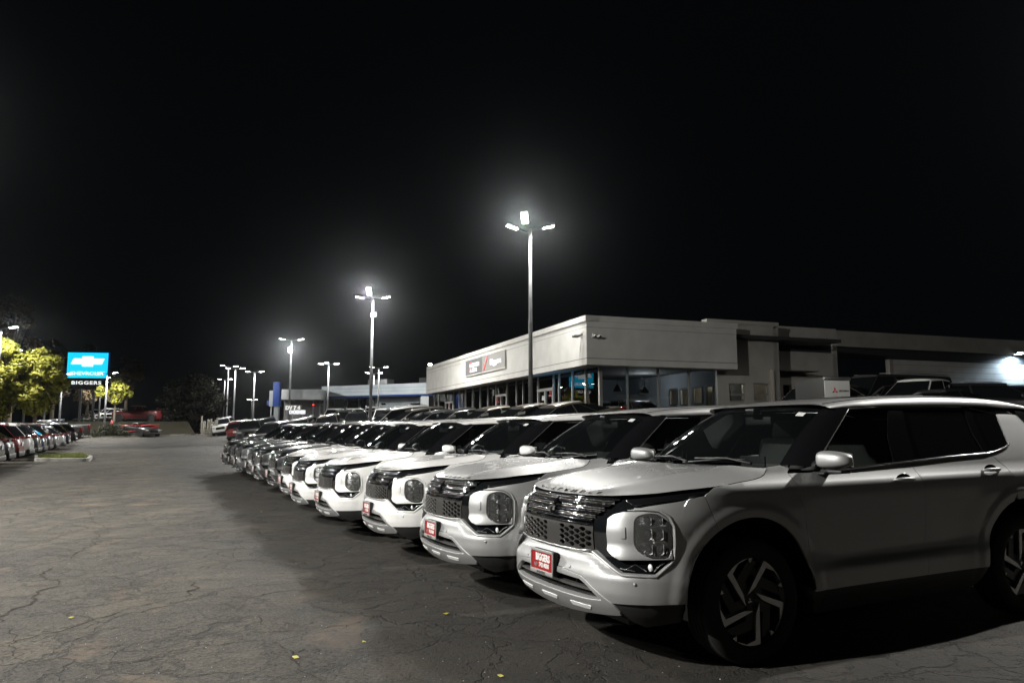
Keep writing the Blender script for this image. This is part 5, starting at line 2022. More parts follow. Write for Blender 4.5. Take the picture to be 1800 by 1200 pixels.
for u, D, kind, mt, dh, lab in MID:
    r = place_vehicle(kind, mt, u, D, FACE + dh, {'pickup': 'parked_pickup', 'van': 'parked_van'}.get(kind, 'parked_car'), lab, {'pickup': 'pickup truck', 'van': 'van'}.get(kind, 'car'), 'vehicles across the lot that face the camera' if dh != PI else None)
    if u == 441:
        MB().bbox((VSPEC['pickup']['fo'] + .05, 0, .90), (.03, .26, .07), .01).build('emblem', principled('gold_emblem', (.6, .45, .1), rough=.3, metal=.8), r)
        MB().box((VSPEC['pickup']['fo'] + .06, 0, .50), (.01, .32, .17)).build('licence_plate', m_white_print, r)

# ------------------------------------------------------------------ the showroom
m_stucco = add_noise_bump(add_color_noise(principled('stucco_panel', (.62, .61, .58), rough=.8, spec=.3), (.585, .575, .545), (.66, .65, .62), 1.4), 60, .12, .003)
m_stucco2 = add_noise_bump(add_color_noise(principled('stucco_grey', (.40, .385, .35), rough=.85, spec=.3), (.36, .345, .31), (.44, .42, .38), 1.0), 60, .15, .003)
m_joint = principled('panel_joint', (.12, .115, .10), rough=.9)
m_mull = principled('aluminium_frame', (.42, .41, .38), rough=.4, metal=.55)
m_soffit = principled('soffit', (.18, .175, .16), rough=.8)
m_darkband = principled('dark_band', (.045, .046, .048), rough=.6)
m_floor_in = principled('showroom_floor', (.22, .22, .21), rough=.25)
m_wall_in = principled('showroom_wall', (.24, .26, .28), rough=.8)
m_ceiling_in = principled('showroom_ceiling', (.10, .10, .10), rough=.9)
m_office_lit = principled('office_wall_lit', (.5, .46, .40), rough=.8)

K = P(1031, 600, 31.0); K.z = 0
dl = Vector((-.342, .940, 0)).normalized(); dr = Vector((.940, .342, 0)).normalized()
GB = .93                                    # floor level of the showroom


def wall_t(base, d, u):
    """distance along the wall line base + d t of pixel column u"""
    k = (u - 900) / FPX
    # column u: x = k * y / cos(pitch)-ish; use the plane x = k' y with the pixel's horizontal angle at the horizon row
    c, s = math.cos(PITCH), math.sin(PITCH)
    yy = c - ((600 - 690) / FPX) * s
    kk = k / yy
    return (kk * base.y - base.x) / (d.x - kk * d.y)


def wall_z(p, v):
    """height at the vertical through p seen at row v"""
    return P(900, v, p.y).z


def wallbox(mb, base, d, nrm, t0, t1, z0, z1, o0, o1):
    """box on a wall frame: along d from t0..t1, heights z0..z1, offsets along the outward normal o0..o1"""
    c = base + d * ((t0 + t1) / 2) + nrm * ((o0 + o1) / 2)
    m = Matrix((d, nrm, Vector((0, 0, 1)))).transposed()
    mb.box((c.x, c.y, (z0 + z1) / 2), (abs(t1 - t0), abs(o1 - o0), z1 - z0), m=m)
    return mb


nl = Vector((-.940, -.342, 0)).normalized()      # outward normal of the long front
nr = Vector((.342, -.940, 0)).normalized()       # outward normal of the short front
ZT = wall_z(K, 554); ZB = wall_z(K, 640.5)
TL = wall_t(K, dl, 751); TR = wall_t(K, dr, 1298)
show = empty('showroom', (K.x, K.y, GB), 0, 'low car showroom with a broad cream fascia over dark glass walls', 'building')
inv = Matrix.Translation((-K.x, -K.y, -GB))


def bpart(name, mb, mat, parent, mtx=None):
    me = mb.mesh(name); me.transform(inv if mtx is None else mtx)
    return meshobj(name, me, mat, parent)


f = MB()
# fascia boards: slab, cap and lower joint on both fronts
wallbox(f, K, dl, nl, 0, TL, ZB, ZT - .24, -.6, 0)
bpart('front_fascia', f, m_stucco, show)
f = MB(); wallbox(f, K, dr, nr, 0, TR, ZB, ZT - .24, -.6, 0); bpart('side_fascia', f, m_stucco, show)
f = MB(); wallbox(f, K, dl, nl, -.06, TL + .05, ZT - .24, ZT, -.6, .06); bpart('coping', f, m_stucco, show)
f = MB(); wallbox(f, K, dr, nr, -.06, TR + .05, ZT - .24, ZT + .002, -.6, .06); bpart('coping', f, m_stucco, show)
zj = wall_z(K, 629)
for d_, n_, T_ in ((dl, nl, TL), (dr, nr, TR)):
    f = MB(); wallbox(f, K, d_, n_, .0, T_, zj - .012, zj + .012, -.01, .004)
    wallbox(f, K, d_, n_, .0, T_, ZT - .50, ZT - .488, -.01, .003)
    bpart('fascia_joint', f, m_joint, show)
f = MB()
INS = 1.15
c0 = K - nl * .6 * 0
quad = [K, K + dl * TL, K + dl * TL - nl * 16, K - nl * 16 if False else K + dr * TR + dl * 0]
# soffit and roof as thick slabs
pts = [K, K + dr * TR, K + dr * 16 + dl * 0, K + dr * 16 + dl * TL, K + dl * TL]
poly = [(p.x, p.y) for p in pts]
f.prism([(p.x, p.y) for p in [K + dr * .3 + dl * .3, K + dr * TR, K + dr * TR + dl * 1.6, K + dl * 1.6 + dr * 1.6, K + dl * TL + dr * 1.6, K + dl * TL + dr * .3]], ZB + .03, ZB + .10)
bpart('soffit', f, m_soffit, show)
f = MB(); f.prism([(p.x, p.y) for p in [K + dr * .5 + dl * .5, K + dr * 14 + dl * .5, K + dr * 14 + dl * TL, K + dr * .5 + dl * TL]], ZT - .55, ZT - .40)
bpart('roof', f, m_darkband, show)
# end wall at the far left of the long front
f = MB(); wallbox(f, K + dl * TL, dr, nr, 0, 14, ZB, ZT - .24, -.3, 0); bpart('end_fascia', f, m_stucco, show)
# glass line
WC = K + dl * INS + dr * INS
zg = GB + .0
cols_front = [1046.5, 1029.5, 1006, 982.5, 973, 945.5, 932, 919.5, 908, 891.5, 872, 857.5, 844, 830.5, 818, 807, 797, 783, 771, 764]
ts = [wall_t(WC, dl, u) for u in cols_front]
ts[0] = 0.0
post = MB()
TLg = ts[-1]
for i, t in enumerate(ts):
    m = MB(); w = .06 if i else .11
    wallbox(m, WC, dl, nl, t - w / 2, t + w / 2, zg, ZB + .03, -.12, .03)
    bpart('mullion', m, m_mull, show)
for i, (a, b) in enumerate(zip(ts, ts[1:])):
    if b - a < .12: continue
    m = MB(); wallbox(m, WC, dl, nl, a + .03, b - .03, zg + .05, ZB + .03, -.04, -.032); bpart('glass_pane', m, m_pane, show)
m = MB(); wallbox(m, WC, dl, nl, .11, TLg, zg, zg + .08, -.10, .02); bpart('sill_rail', m, m_mull, show)
# doors with lintels
for ia, ib, vv in ((4, 5, 683), (9, 10, 693), (16, 17, 706)):
    a, b = ts[ia], ts[ib]
    p = WC + dl * a
    zl = wall_z(p, vv)
    dr_ = empty('door', (0, 0, 0)); dr_.parent = show
    m = MB()
    wallbox(m, WC, dl, nl, a, b, zl - .07, zl + .07, -.06, .05); mid = (a + b) / 2
    wallbox(m, WC, dl, nl, mid - .045, mid + .045, zg, zl, -.06, .05)
    wallbox(m, WC, dl, nl, a + .03, a + .10, zg, zl, -.06, .045); wallbox(m, WC, dl, nl, b - .10, b - .03, zg, zl, -.06, .045)
    wallbox(m, WC, dl, nl, a + .1, mid - .05, zg, zg + .22, -.05, .03); wallbox(m, WC, dl, nl, mid + .05, b - .1, zg, zg + .22, -.05, .03)
    bpart('door_frame', m, m_stucco, dr_)
    m = MB(); wallbox(m, WC, dl, nl, mid - .12, mid - .09, zg + .85, zg + 1.35, .06, .09); wallbox(m, WC, dl, nl, mid + .09, mid + .12, zg + .85, zg + 1.35, .06, .09)
    bpart('handle', m, m_mull, dr_)
cols_side = [1103.7, 1158, 1211.7, 1261.7]
tr_ = [0.0] + [wall_t(WC, dr, u) for u in cols_side]
for i, t in enumerate(tr_[1:]):
    m = MB(); w = .06
    wallbox(m, WC, dr, nr, t - w / 2, t + w / 2, zg, ZB + .03, -.12, .03); bpart('mullion', m, m_mull, show)
for a, b in zip(tr_, tr_[1:]):
    m = MB(); wallbox(m, WC, dr, nr, a + .03, b - .03, zg + .05, ZB + .03, -.04, -.032); bpart('glass_pane', m, m_pane, show)
m = MB(); wallbox(m, WC, dr, nr, .11, tr_[-1], zg, zg + .08, -.10, .02); bpart('sill_rail', m, m_mull, show)
# interior: floor, ceiling, back wall with office windows
m = MB(); m.prism([(p.x, p.y) for p in [WC, WC + dr * 12, WC + dr * 12 + dl * 26, WC + dl * 26]], zg - .05, zg + .01); bpart('interior_floor', m, m_floor_in, show)
m = MB(); m.prism([(p.x, p.y) for p in [WC, WC + dr * 12, WC + dr * 12 + dl * 26, WC + dl * 26]], ZB + .12, ZB + .16); bpart('interior_ceiling', m, m_ceiling_in, show)
BW = WC + dl * 9.0
zc_ = ZB + .12
PT = tr_[-1] + .15
m = MB(); wallbox(m, BW, dr, nr, .15, PT, zg, zc_, -.1, 0); bpart('interior_wall', m, m_wall_in, show)
# party wall to the offices, with windows and a doorway
PW = WC + dr * PT
ou = sorted((wall_t(PW, dl, b), wall_t(PW, dl, a), va, vb) for a, b, va, vb in ((1177, 1190.5, 683.5, 711), (1196, 1209.5, 682.5, 711), (1218, 1234.5, 679.5, 709), (1241.5, 1254, 677.5, 718)))
m = MB(); lo = 0.0
for a, b, va, vb in ou:
    wallbox(m, PW, dl, nl, lo, a, zg, zc_, -.1, 0)
    zt_, zb_ = wall_z(PW + dl * a, va), max(zg + .01, wall_z(PW + dl * a, vb))
    wallbox(m, PW, dl, nl, a, b, zt_, zc_, -.1, 0); wallbox(m, PW, dl, nl, a, b, zg, zb_, -.1, 0)
    lo = b
wallbox(m, PW, dl, nl, lo, 9, zg, zc_, -.1, 0)
bpart('interior_wall', m, m_wall_in, show)
for a, b, va, vb in ou:
    zt_, zb_ = wall_z(PW + dl * a, va), max(zg + .01, wall_z(PW + dl * a, vb))
    m = MB()
    for x0_, x1_, y0_, y1_ in ((a - .05, a + .05, zb_, zt_), (b - .05, b + .05, zb_, zt_), (a + .05, b - .05, zt_ - .05, zt_ + .05), (a + .05, b - .05, zb_ - .05, zb_ + .04)): wallbox(m, PW, dl, nl, x0_, x1_, y0_, y1_, -.05, .03)
    bpart('interior_frame', m, m_darkband, show)
m = MB(); wallbox(m, PW + dr * 2.8, dl, nl, -.2, 9, zg, zc_, -.1, 0); wallbox(m, PW, dr, nr, .12, 2.8, zg, zc_, -1.4, -1.3) if False else None
bpart('office_wall', m, m_office_lit, show)
m = MB(); wallbox(m, WC + dr * 9.5 + dl * 9, dl, nl, 0, 17, zg, zc_, -.1, 0); bpart('interior_wall', m, m_wall_in, show)
ol = bpy.data.lights.new('office_light', 'POINT'); ol.energy = 150; ol.color = (1, .88, .72); ol.shadow_soft_size = .3
oo = bpy.data.objects.new('office_light', ol); link(oo, show); q = PW + dr * 1.3 + dl * 2.2; oo.location = (q.x - K.x, q.y - K.y, 2.5)
ol = bpy.data.lights.new('showroom_light', 'POINT'); ol.energy = 55; ol.color = (.9, .95, 1); ol.shadow_soft_size = .3
oo = bpy.data.objects.new('showroom_light', ol); link(oo, show); q = WC + dl * 4 + dr * 4.5; oo.location = (q.x - K.x, q.y - K.y, 2.7)
# fixtures hanging in the showroom
for k, (a, b) in enumerate(((2.2, 2.5), (4.2, 3.4), (5.2, 5.5), (1.5, 5.0))):
    q = WC + dr * a + dl * b
    m = MB(); m.lathe([(.0, .34), (.05, .33), (.20, .08), (.22, 0), (.0, .02)], 14); m.tube([(0, 0, .3), (0, 0, ZB - 3.35)], .012, 5)
    o = meshobj('pendant_lamp', m.mesh('pendant_lamp'), m_trim, None); o.location = (q.x, q.y, 3.1)
    tag(o, ['dark bell-shaped lamp hanging nearest the showroom corner', 'dark bell-shaped lamp hanging behind the side glass, second from the corner', 'dark bell-shaped lamp hanging deep inside over the office windows', 'dark bell-shaped lamp hanging behind the blue screen'][k], 'lamp', 'lamps hanging inside the showroom')
# display car and counters inside
r = make_vehicle('suv', M_BLACK, 'display_car', 'black crossover on show behind the side glass of the showroom', 'car')
q = WC + dr * 4.6 + dl * 2.2; r.location = (q.x, q.y, zg + .01); r.rotation_euler = (0, 0, math.atan2(dr.y, dr.x))
q = WC + dr * 3.6 + dl * 5.0
cn = MB(); cn.bbox((0, 0, .55), (1.2, .7, 1.1), .03, rz=.35); cn.bbox((0, 0, 1.12), (1.3, .8, .05), .01, rz=.35)
o = meshobj('reception_desk', cn.mesh('reception_desk'), m_wall_in); o.location = (q.x, q.y, zg + .01); tag(o, 'pale reception desk behind the black show car', 'desk')
# low white panels behind the front glass
for k, (ua, ub) in enumerate(((986, 1003), (1009, 1027), (1032, 1044))):
    a, b = wall_t(WC, dl, ub), wall_t(WC, dl, ua)
    m = MB(); wallbox(m, WC, dl, nl, a + .02, b - .02, zg + .02, zg + .78, -.60, -.56); wallbox(m, WC, dl, nl, a, b, zg + .80, zg + .84, -.64, -.52)
    for t in (a + .04, b - .06): wallbox(m, WC, dl, nl, t, t + .03, zg, zg + .8, -.56, -.53)
    me = m.mesh('display_stand'); q = WC + dl * ((a + b) / 2) - nl * .58; me.transform(Matrix.Translation((-q.x, -q.y, -zg)))
    o = meshobj('display_stand', me, m_stucco); o.location = (q.x, q.y, zg)
    tag(o, 'low white display stand behind the front glass, ' + ['leftmost of three', 'middle one of three', 'nearest the showroom corner'][k], 'display stand', 'display stands behind the front glass')

# the big screen behind the corner panes
m_screen = principled('screen_sky', (.02, .02, .02), rough=.4)
nt, N, L, b = nodes_of(m_screen)
tc = N.new('ShaderNodeTexCoord'); mp = N.new('ShaderNodeMapping'); mp.inputs['Scale'].default_value = (.8, .8, 4.5)
nz = N.new('ShaderNodeTexNoise'); nz.inputs['Scale'].default_value = 1.1; nz.inputs['Detail'].default_value = 5
cr = N.new('ShaderNodeValToRGB'); e = cr.color_ramp.elements
e[0].position = .42; e[0].color = (.02, .32, .95, 1); e[1].position = .62; e[1].color = (.65, .85, .95, 1)
e2 = cr.color_ramp.elements.new(.50); e2.color = (.06, .48, .95, 1)
L.new(tc.outputs['Object'], mp.inputs['Vector']); L.new(mp.outputs[0], nz.inputs['Vector']); L.new(nz.outputs['Fac'], cr.inputs['Fac'])
L.new(cr.outputs['Color'], b.inputs['Emission Color']); b.inputs['Emission Strength'].default_value = 4.0
SCb = WC - nl * .75
a, b_ = wall_t(SCb, dl, 1042), wall_t(SCb, dl, 981)
pz = SCb + dl * a
z1, z0 = wall_z(SCb + dl * 1.2, 652), wall_z(SCb + dl * 1.2, 684)
scr = empty('video_wall', (pz.x, pz.y, z0), 0, 'big bright blue screen with white clouds behind the front glass at the corner', 'screen')
iv = Matrix.Translation((-pz.x, -pz.y, -z0))
m = MB(); wallbox(m, SCb, dl, nl, a, b_, z0, z1, -.05, 0); o = bpart('screen', m, m_screen, scr, iv)
m = MB(); wallbox(m, SCb, dl, nl, a - .03, b_ + .03, z0 - .03, z1 + .03, -.10, -.052); bpart('casing', m, m_trim, scr, iv)
def wall_text(txt, size, base, d, nrm, t, z, off_, mat, parent, mtx, name='lettering', **kw):
    # text runs to the viewer's right
    right = -d if d.x < 0 else d
    M = Matrix(((right.x, 0, nrm.x, 0), (right.y, 0, nrm.y, 0), (0, 1, 0, 0), (0, 0, 0, 1)))
    c = base + d * t + nrm * off_
    M = Matrix.Translation((c.x, c.y, z)) @ M
    me = text_mesh(txt, size=size, **kw); me.transform(M); me.transform(mtx)
    return meshobj(name, me, mat, parent)
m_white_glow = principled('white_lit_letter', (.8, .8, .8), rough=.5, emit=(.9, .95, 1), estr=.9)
wall_text('PBHNE', .42, SCb, dl, nl, a + (b_ - a) * .22, z0 - .28, .01, m_white_glow, scr, iv, bold=.012, extrude=.01)
m = MB(); wallbox(m, SCb, dl, nl, a + (b_ - a) * .48, b_ - .05, z0 - .42, z0 - .10, .0, .02); bpart('caption_strip', m, m_white_glow, scr, iv)

# three-diamond decals and posters on the doors
m_red_decal = principled('red_decal', (.70, .015, .02), rough=.5)
m_red_sign = principled('red_sign_letter', (.6, .02, .02), rough=.4, emit=(.9, .03, .03), estr=.35)
m_white_sign = principled('white_sign_letter', (.85, .85, .85), rough=.4, emit=(1, 1, 1), estr=.8)
for u, v, sz, par in ((967.5, 693, .36, 'door nearest the showroom corner'), (875.0, 704, .40, 'middle door of the front'), (790, 714, .40, 'farthest door of the front')):
    t = wall_t(WC, dl, u); c = WC + dl * t + nl * .015; z = wall_z(c, v)
    em = diamond_emblem(sz * .62, .01).mesh('window_decal')
    right = -dl
    M = Matrix.Translation((c.x, c.y, z)) @ Matrix(((right.x, 0, nl.x, 0), (right.y, 0, nl.y, 0), (0, 1, 0, 0), (0, 0, 0, 1)))
    em.transform(M); em.transform(inv)
    meshobj('door_decal', em, m_red_decal, show)
wall_text('BUY HERE', .10, WC, dl, nl, wall_t(WC, dl, 953), wall_z(WC + dl * wall_t(WC, dl, 953), 700), .014, m_white_print, show, inv) if False else None
for u, v, w, h in ((954, 697, .34, .10), (954, 701, .34, .14), (954, 710, .38, .05), (954, 714, .38, .05), (955, 717, .40, .06), (867, 690, .22, .35)):
    t = wall_t(WC, dl, u); c = WC + dl * t; z = wall_z(c, v)
    m = MB(); wallbox(m, WC, dl, nl, t - w / 2, t + w / 2, z - h / 2, z + h / 2, -.028, -.022); bpart('door_notice', m, m_paper, show)
for u, v in ((901.5, 696), (866.5, 685)):
    t = wall_t(WC, dl, u); c = WC + dl * t; z = wall_z(c, v)
    m = MB(); wallbox(m, WC, dl, nl, t - .12, t + .12, z - .14, z + .14, -.30, -.26); bpart('red_poster', m, m_red_decal, show)
# glowing strips added behind the far panes in place of reflections of lit things
st = empty('pane_reflections', (0, 0, 0), 0, 'white glowing strips standing in for reflections in the far panes of the showroom front', 'reflection strips')
q0 = WC + dl * wall_t(WC, dl, 828) - nl * .5
st.location = (q0.x, q0.y, ZB)
random.seed(3)
m = MB()
for k in range(46):
    u = random.uniform(798, 850); t = wall_t(WC, dl, u)
    ln = random.uniform(.35, 1.9); w = random.uniform(.03, .14)
    sw = random.uniform(-.15, .15)
    c = WC + dl * t - nl * random.uniform(.4, .7)
    pts = [Vector((c.x + dl.x * sw * s * s, c.y + dl.y * sw * s * s, ZB - .05 - ln * s)) for s in (0, .35, .7, 1)]
    for a_, b2 in zip(pts, pts[1:]):
        dd = dl * w * (1 - .5 * random.random())
        m.add([a_ - dd / 2, a_ + dd / 2, b2 + dd / 2, b2 - dd / 2], [(0, 1, 2, 3)])
me = m.mesh('streamer'); me.transform(Matrix.Translation(-Vector(st.location)))
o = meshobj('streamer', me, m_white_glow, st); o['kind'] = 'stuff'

# fascia sign
t0, t1 = wall_t(K, dl, 890), wall_t(K, dl, 820.5)
pA = K + dl * t0
zs1, zs0 = wall_z(pA, 614.5), wall_z(pA, 645)
sg = empty('fascia_sign', ((K + dl * t0).x, (K + dl * t0).y, zs0), 0, 'grey sign board with red three-diamond emblem and white letters on the cream fascia', 'sign')
isg = Matrix.Translation((-pA.x, -pA.y, -zs0))
m_signgrey = principled('sign_board_grey', (.13, .135, .135), rough=.6); m_signlight = principled('sign_board_light', (.26, .255, .24), rough=.6)
ts_ = t0 + (t1 - t0) * .545
m = MB(); wallbox(m, K, dl, nl, t0, ts_ - .01, zs0, zs1, .0, .09); bpart('board', m, m_signlight, sg, isg)
m = MB(); wallbox(m, K, dl, nl, ts_ + .01, t1, zs0, zs1, .0, .09); bpart('board', m, m_signgrey, sg, isg)
m = MB(); wallbox(m, K, dl, nl, t0 - .05, t1 + .05, zs0 - .06, zs0 - .002, .0, .10); bpart('ledge', m, m_stucco, sg, isg)
hs = zs1 - zs0
tx = t1 - (t1 - t0) * .055
em = diamond_emblem(.42, .04).mesh('emblem')
c = K + dl * (t1 - 1.25) + nl * .095; z = zs0 + hs * .42
M = Matrix.Translation((c.x, c.y, z)) @ Matrix(((-dl.x, 0, nl.x, 0), (-dl.y, 0, nl.y, 0), (0, 1, 0, 0), (0, 0, 0, 1)))
em.transform(M); em.transform(isg); meshobj('emblem', em, m_red_sign, sg)
def fit_text(txt, ua, ub, zc, cap, base, d, nrm, off_, mat, parent, mtx, ex=.03, bold=.01):
    """lettering between pixel columns ua and ub of a wall, cap height cap"""
    ta, tb = wall_t(base, d, ua), wall_t(base, d, ub)
    me = text_mesh(txt, size=1.0, extrude=ex / cap, bold=bold)
    xs_ = [v.co.x for v in me.vertices]; ys_ = [v.co.y for v in me.vertices]
    sx_, sy_ = abs(tb - ta) / (max(xs_) - min(xs_)), cap / (max(ys_) - min(ys_))
    right = -d if d.x < 0 else d
    c = base + d * ((ta + tb) / 2) + nrm * off_
    M = Matrix.Translation((c.x, c.y, zc)) @ Matrix(((right.x, 0, nrm.x, 0), (right.y, 0, nrm.y, 0), (0, 1, 0, 0), (0, 0, 0, 1))) @ Matrix.Diagonal((sx_, sy_, cap, 1))
    me.transform(M); me.transform(mtx)
    return meshobj('lettering', me, mat, parent)
fit_text('MITSUBISHI', 829, 844.5, zs0 + hs * .60, .24, K, dl, nl, .10, m_white_sign, sg, isg)
fit_text('MOTORS', 829, 840.5, zs0 + hs * .27, .24, K, dl, nl, .10, m_white_sign, sg, isg)
m = MB()
tA, tB = t1 - (t1 - t0) * .50, t1 - (t1 - t0) * .60
cA, cB = K + dl * tA + nl * .095, K + dl * tB + nl * .095
w_ = dl * .09
m.add([cA - w_ + Vector((0, 0, zs0 + .05)), cA + w_ + Vector((0, 0, zs0 + .05)), cB + w_ + Vector((0, 0, zs1 - .05)), cB - w_ + Vector((0, 0, zs1 - .05))] + [p + nl * .03 for p in (cA - w_ + Vector((0, 0, zs0 + .05)), cA + w_ + Vector((0, 0, zs0 + .05)), cB + w_ + Vector((0, 0, zs1 - .05)), cB - w_ + Vector((0, 0, zs1 - .05)))], [(4, 5, 6, 7), (0, 1, 5, 4), (1, 2, 6, 5), (2, 3, 7, 6), (3, 0, 4, 7)])
bpart('slash', m, m_red_sign, sg, isg)
fit_text('Biggers', 865, 883.5, zs0 + hs * .44, .42, K, dl, nl, .10, m_white_sign, sg, isg)

# security cameras at the corner
for k, (d_, n_, u, v, lab) in enumerate(((dl, nl, 1024, 589, 'small dome camera on the long fascia beside the corner'), (dr, nr, 1045, 590, 'small camera pair on the side fascia beside the corner'))):
    t = wall_t(K, d_, u); c = K + d_ * t; z = wall_z(c, v)
    cmr = empty('security_camera', (c.x, c.y, z), math.atan2(n_.y, n_.x), lab, 'camera', 'cameras at the showroom corner')
    m = MB(); m.bbox((.04, 0, .05), (.08, .16, .10), .02); m.tube([(.06, 0, .03), (.22, .0, .0)], .025, 6); m.build('bracket', m_mull, cmr)
    for s in (-.12, .12):
        m = MB(); m.bbox((.26, s, -.05), (.26, .10, .10), .03); m.build('housing', m_signlight, cmr)
        m = MB(); m.lathe([(0, .01), (.035, .005), (.04, -.02)], 10, 'X', c=(.39, s, -.05)); m.build('lens', m_gloss, cmr)
c = K + dl * (TL + .0)
lb = empty('wall_light', ((K + dl * TL * .97).x, (K + dl * TL * .97).y, ZT), 0, 'small lit floodlight on the far roof edge of the showroom', 'light')
MB().bbox((0, 0, .12), (.3, .25, .18), .04).build('housing', m_pole, lb); MB().box((0, -.13, .12), (.24, .02, .12)).build('lens', m_led, lb)

# ------------------------------------------------------------------ service wings right of the showroom
def wing(name, base, t0, t1, z0, z1, depth, mat, label, extra=None):
    r = empty(name, ((base + dr * t0).x, (base + dr * t0).y, z0), 0, label, 'building')
    iv = Matrix.Translation((-r.location.x, -r.location.y, -z0))
    return r, iv
base2 = K + dr * (TR - .0) - nr * 1.1
T2a, T2b = wall_t(base2, dr, 1262) , wall_t(base2, dr, 1372)
r, iv = wing('office_wing', base2, T2a, T2b, GB, 0, 0, None, 'plain grey office wing with two small windows right of the glass corner')
zt = wall_z(base2 + dr * T2b, 573); p1 = base2 + dr * ((T2a + T2b) / 2)
wins = [(wall_t(base2, dr, a), wall_t(base2, dr, b), va, vb) for a, b, va, vb in ((1282, 1310.5, 673, 706), (1325, 1352.5, 673, 706))]
m = MB(); lo = T2a
for a, b, va, vb in wins:
    wallbox(m, base2, dr, nr, lo, a, GB - .3, zt, -.3, 0)
    za, zb_ = wall_z(base2 + dr * a, va), wall_z(base2 + dr * a, vb)
    wallbox(m, base2, dr, nr, a, b, za, zt, -.3, 0); wallbox(m, base2, dr, nr, a, b, GB - .3, zb_, -.3, 0)
    lo = b
wallbox(m, base2, dr, nr, lo, T2b, GB - .3, zt, -.3, 0)
wallbox(m, base2 + dr * T2b, -nr, dr, 0, 8, GB - .3, zt, -.3, 0)
bpart('wall', m, m_stucco2, r, iv)
m = MB(); wallbox(m, base2, dr, nr, T2a - .5, T2b + .03, zt, zt + .16, -.4, .03); bpart('coping', m, m_stucco2, r, iv)
for i, (a, b, va, vb) in enumerate(wins):
    za, zb_ = wall_z(base2 + dr * a, va), wall_z(base2 + dr * a, vb); zm = za + (zb_ - za) * .60
    wn_ = empty('window', (0, 0, 0)); wn_.parent = r
    m = MB(); w = .07
    for (x0_, x1_, y0_, y1_) in ((a, a + w, zb_, za), (b - w, b, zb_, za), (a + w, b - w, za - w, za), (a + w, b - w, zb_, zb_ + w), (a + w, b - w, zm - .05, zm + .05)):
        wallbox(m, base2, dr, nr, x0_, x1_, y0_, y1_, -.16, -.06)
    bpart('frame', m, m_mull, wn_, iv)
    m = MB(); wallbox(m, base2, dr, nr, a + w, b - w, zb_ + w, zm - .05, -.12, -.115); wallbox(m, base2, dr, nr, a + w, b - w, zm + .05, za - w, -.12, -.115); bpart('pane', m, m_pane, wn_, iv)
    m = MB(); wallbox(m, base2, dr, nr, a - .3, b + .3, zb_ - .5, za + .3, -1.6, -1.5); bpart('room_wall', m, m_office_lit if i == 0 else m_wall_in, wn_, iv)
    if i == 0:
        m = MB(); wallbox(m, base2, dr, nr, a + .1, a + .75, zm + .05, zm + .42, -1.2, -1.1); wallbox(m, base2, dr, nr, a + .1, a + .5, zb_, zb_ + .35, -1.2, -1.1); wallbox(m, base2, dr, nr, a, b, zm + .55, zm + .60, -.6, -.5); bpart('shelf', m, m_wall_in, wn_, iv)
        ol = bpy.data.lights.new('room_light', 'POINT'); ol.energy = 14; ol.color = (1, .88, .72); ol.shadow_soft_size = .2
        oo = bpy.data.objects.new('room_light', ol); link(oo, wn_); q = base2 + dr * ((a + b) / 2) - nr * .8; oo.location = (q.x - r.location.x, q.y - r.location.y, za + .1 - GB)
for o in r.children:
    pass

base3 = base2 - nr * 1.2
T3a, T3b = wall_t(base3, dr, 1371), wall_t(base3, dr, 1475)
r, iv = wing('service_wing', base3, T3a, T3b, GB, 0, 0, None, 'grey service wing with a broad dark band under its parapet and a black doorway')
zt = wall_z(base3 + dr * T3a, 572.5); zb1 = wall_z(base3 + dr * T3b, 602); zb2 = wall_z(base3 + dr * T3b, 621)
da, db = wall_t(base3, dr, 1377), wall_t(base3, dr, 1392); zd = wall_z(base3 + dr * da, 676)
m = MB(); wallbox(m, base3, dr, nr, T3a, T3b, zb1, zt, -.3, 0)
wallbox(m, base3, dr, nr, T3a, da, GB - .3, zb2, -.3, 0); wallbox(m, base3, dr, nr, db, T3b, GB - .3, zb2, -.3, 0); wallbox(m, base3, dr, nr, da, db, zd, zb2, -.3, 0)
wallbox(m, base3 + dr * T3b, -nr, dr, 0, 9, GB - .3, zt - .01, -.3, 0)
bpart('wall', m, m_stucco2, r, iv)
m = MB(); wallbox(m, base3, dr, nr, T3a, T3b, zb2, zb1, -.3, -.08); bpart('dark_band', m, m_darkband, r, iv)
m = MB(); wallbox(m, base3, dr, nr, da, db, GB - .3, zd, -.28, -.2); bpart('door', m, m_void, r, iv)

base4 = base3 - nr * 7.0
T4a, T4b = wall_t(base4, dr, 1470), wall_t(base4, dr, 1990)
r, iv = wing('warehouse', base4, T4a, T4b, GB, 0, 0, None, 'long dim warehouse with dark canopy strip and open black bay at the right')
pL = base4 + dr * T4a
tm_ = wall_t(base4, dr, 1630); pm_ = base4 + dr * tm_
zt = wall_z(pm_, 590); zu = wall_z(pm_, 616.5); zl_ = wall_z(pm_, 634)
tb0, tb1 = wall_t(base4, dr, 1476), wall_t(base4, dr, 1566)
m = MB(); wallbox(m, base4, dr, nr, T4a, T4b, zu, zt, -.3, .25)
bpart('parapet', m, m_stucco2, r, iv)
m = MB(); wallbox(m, base4, dr, nr, T4a, T4b, zl_, zu, -.3, -.05); bpart('dark_band', m, m_darkband, r, iv)
m = MB(); wallbox(m, base4, dr, nr, tb1 + .35, T4b, GB - .6, zl_, -.3, 0)
bpart('wall', m, m_stucco, r, iv)
m = MB(); wallbox(m, base4, dr, nr, tb1, tb1 + .33, GB - .6, zl_, -.3, .02); bpart('pier', m, m_stucco2, r, iv)
m = MB(); wallbox(m, base4, dr, nr, T4a, tb1, GB - .6, zl_, -5.3, -5.0); wallbox(m, base4, dr, nr, T4a, tb1, GB, GB + 1.9, -2.6, -2.55)
bpart('bay_back', m, m_void, r, iv)
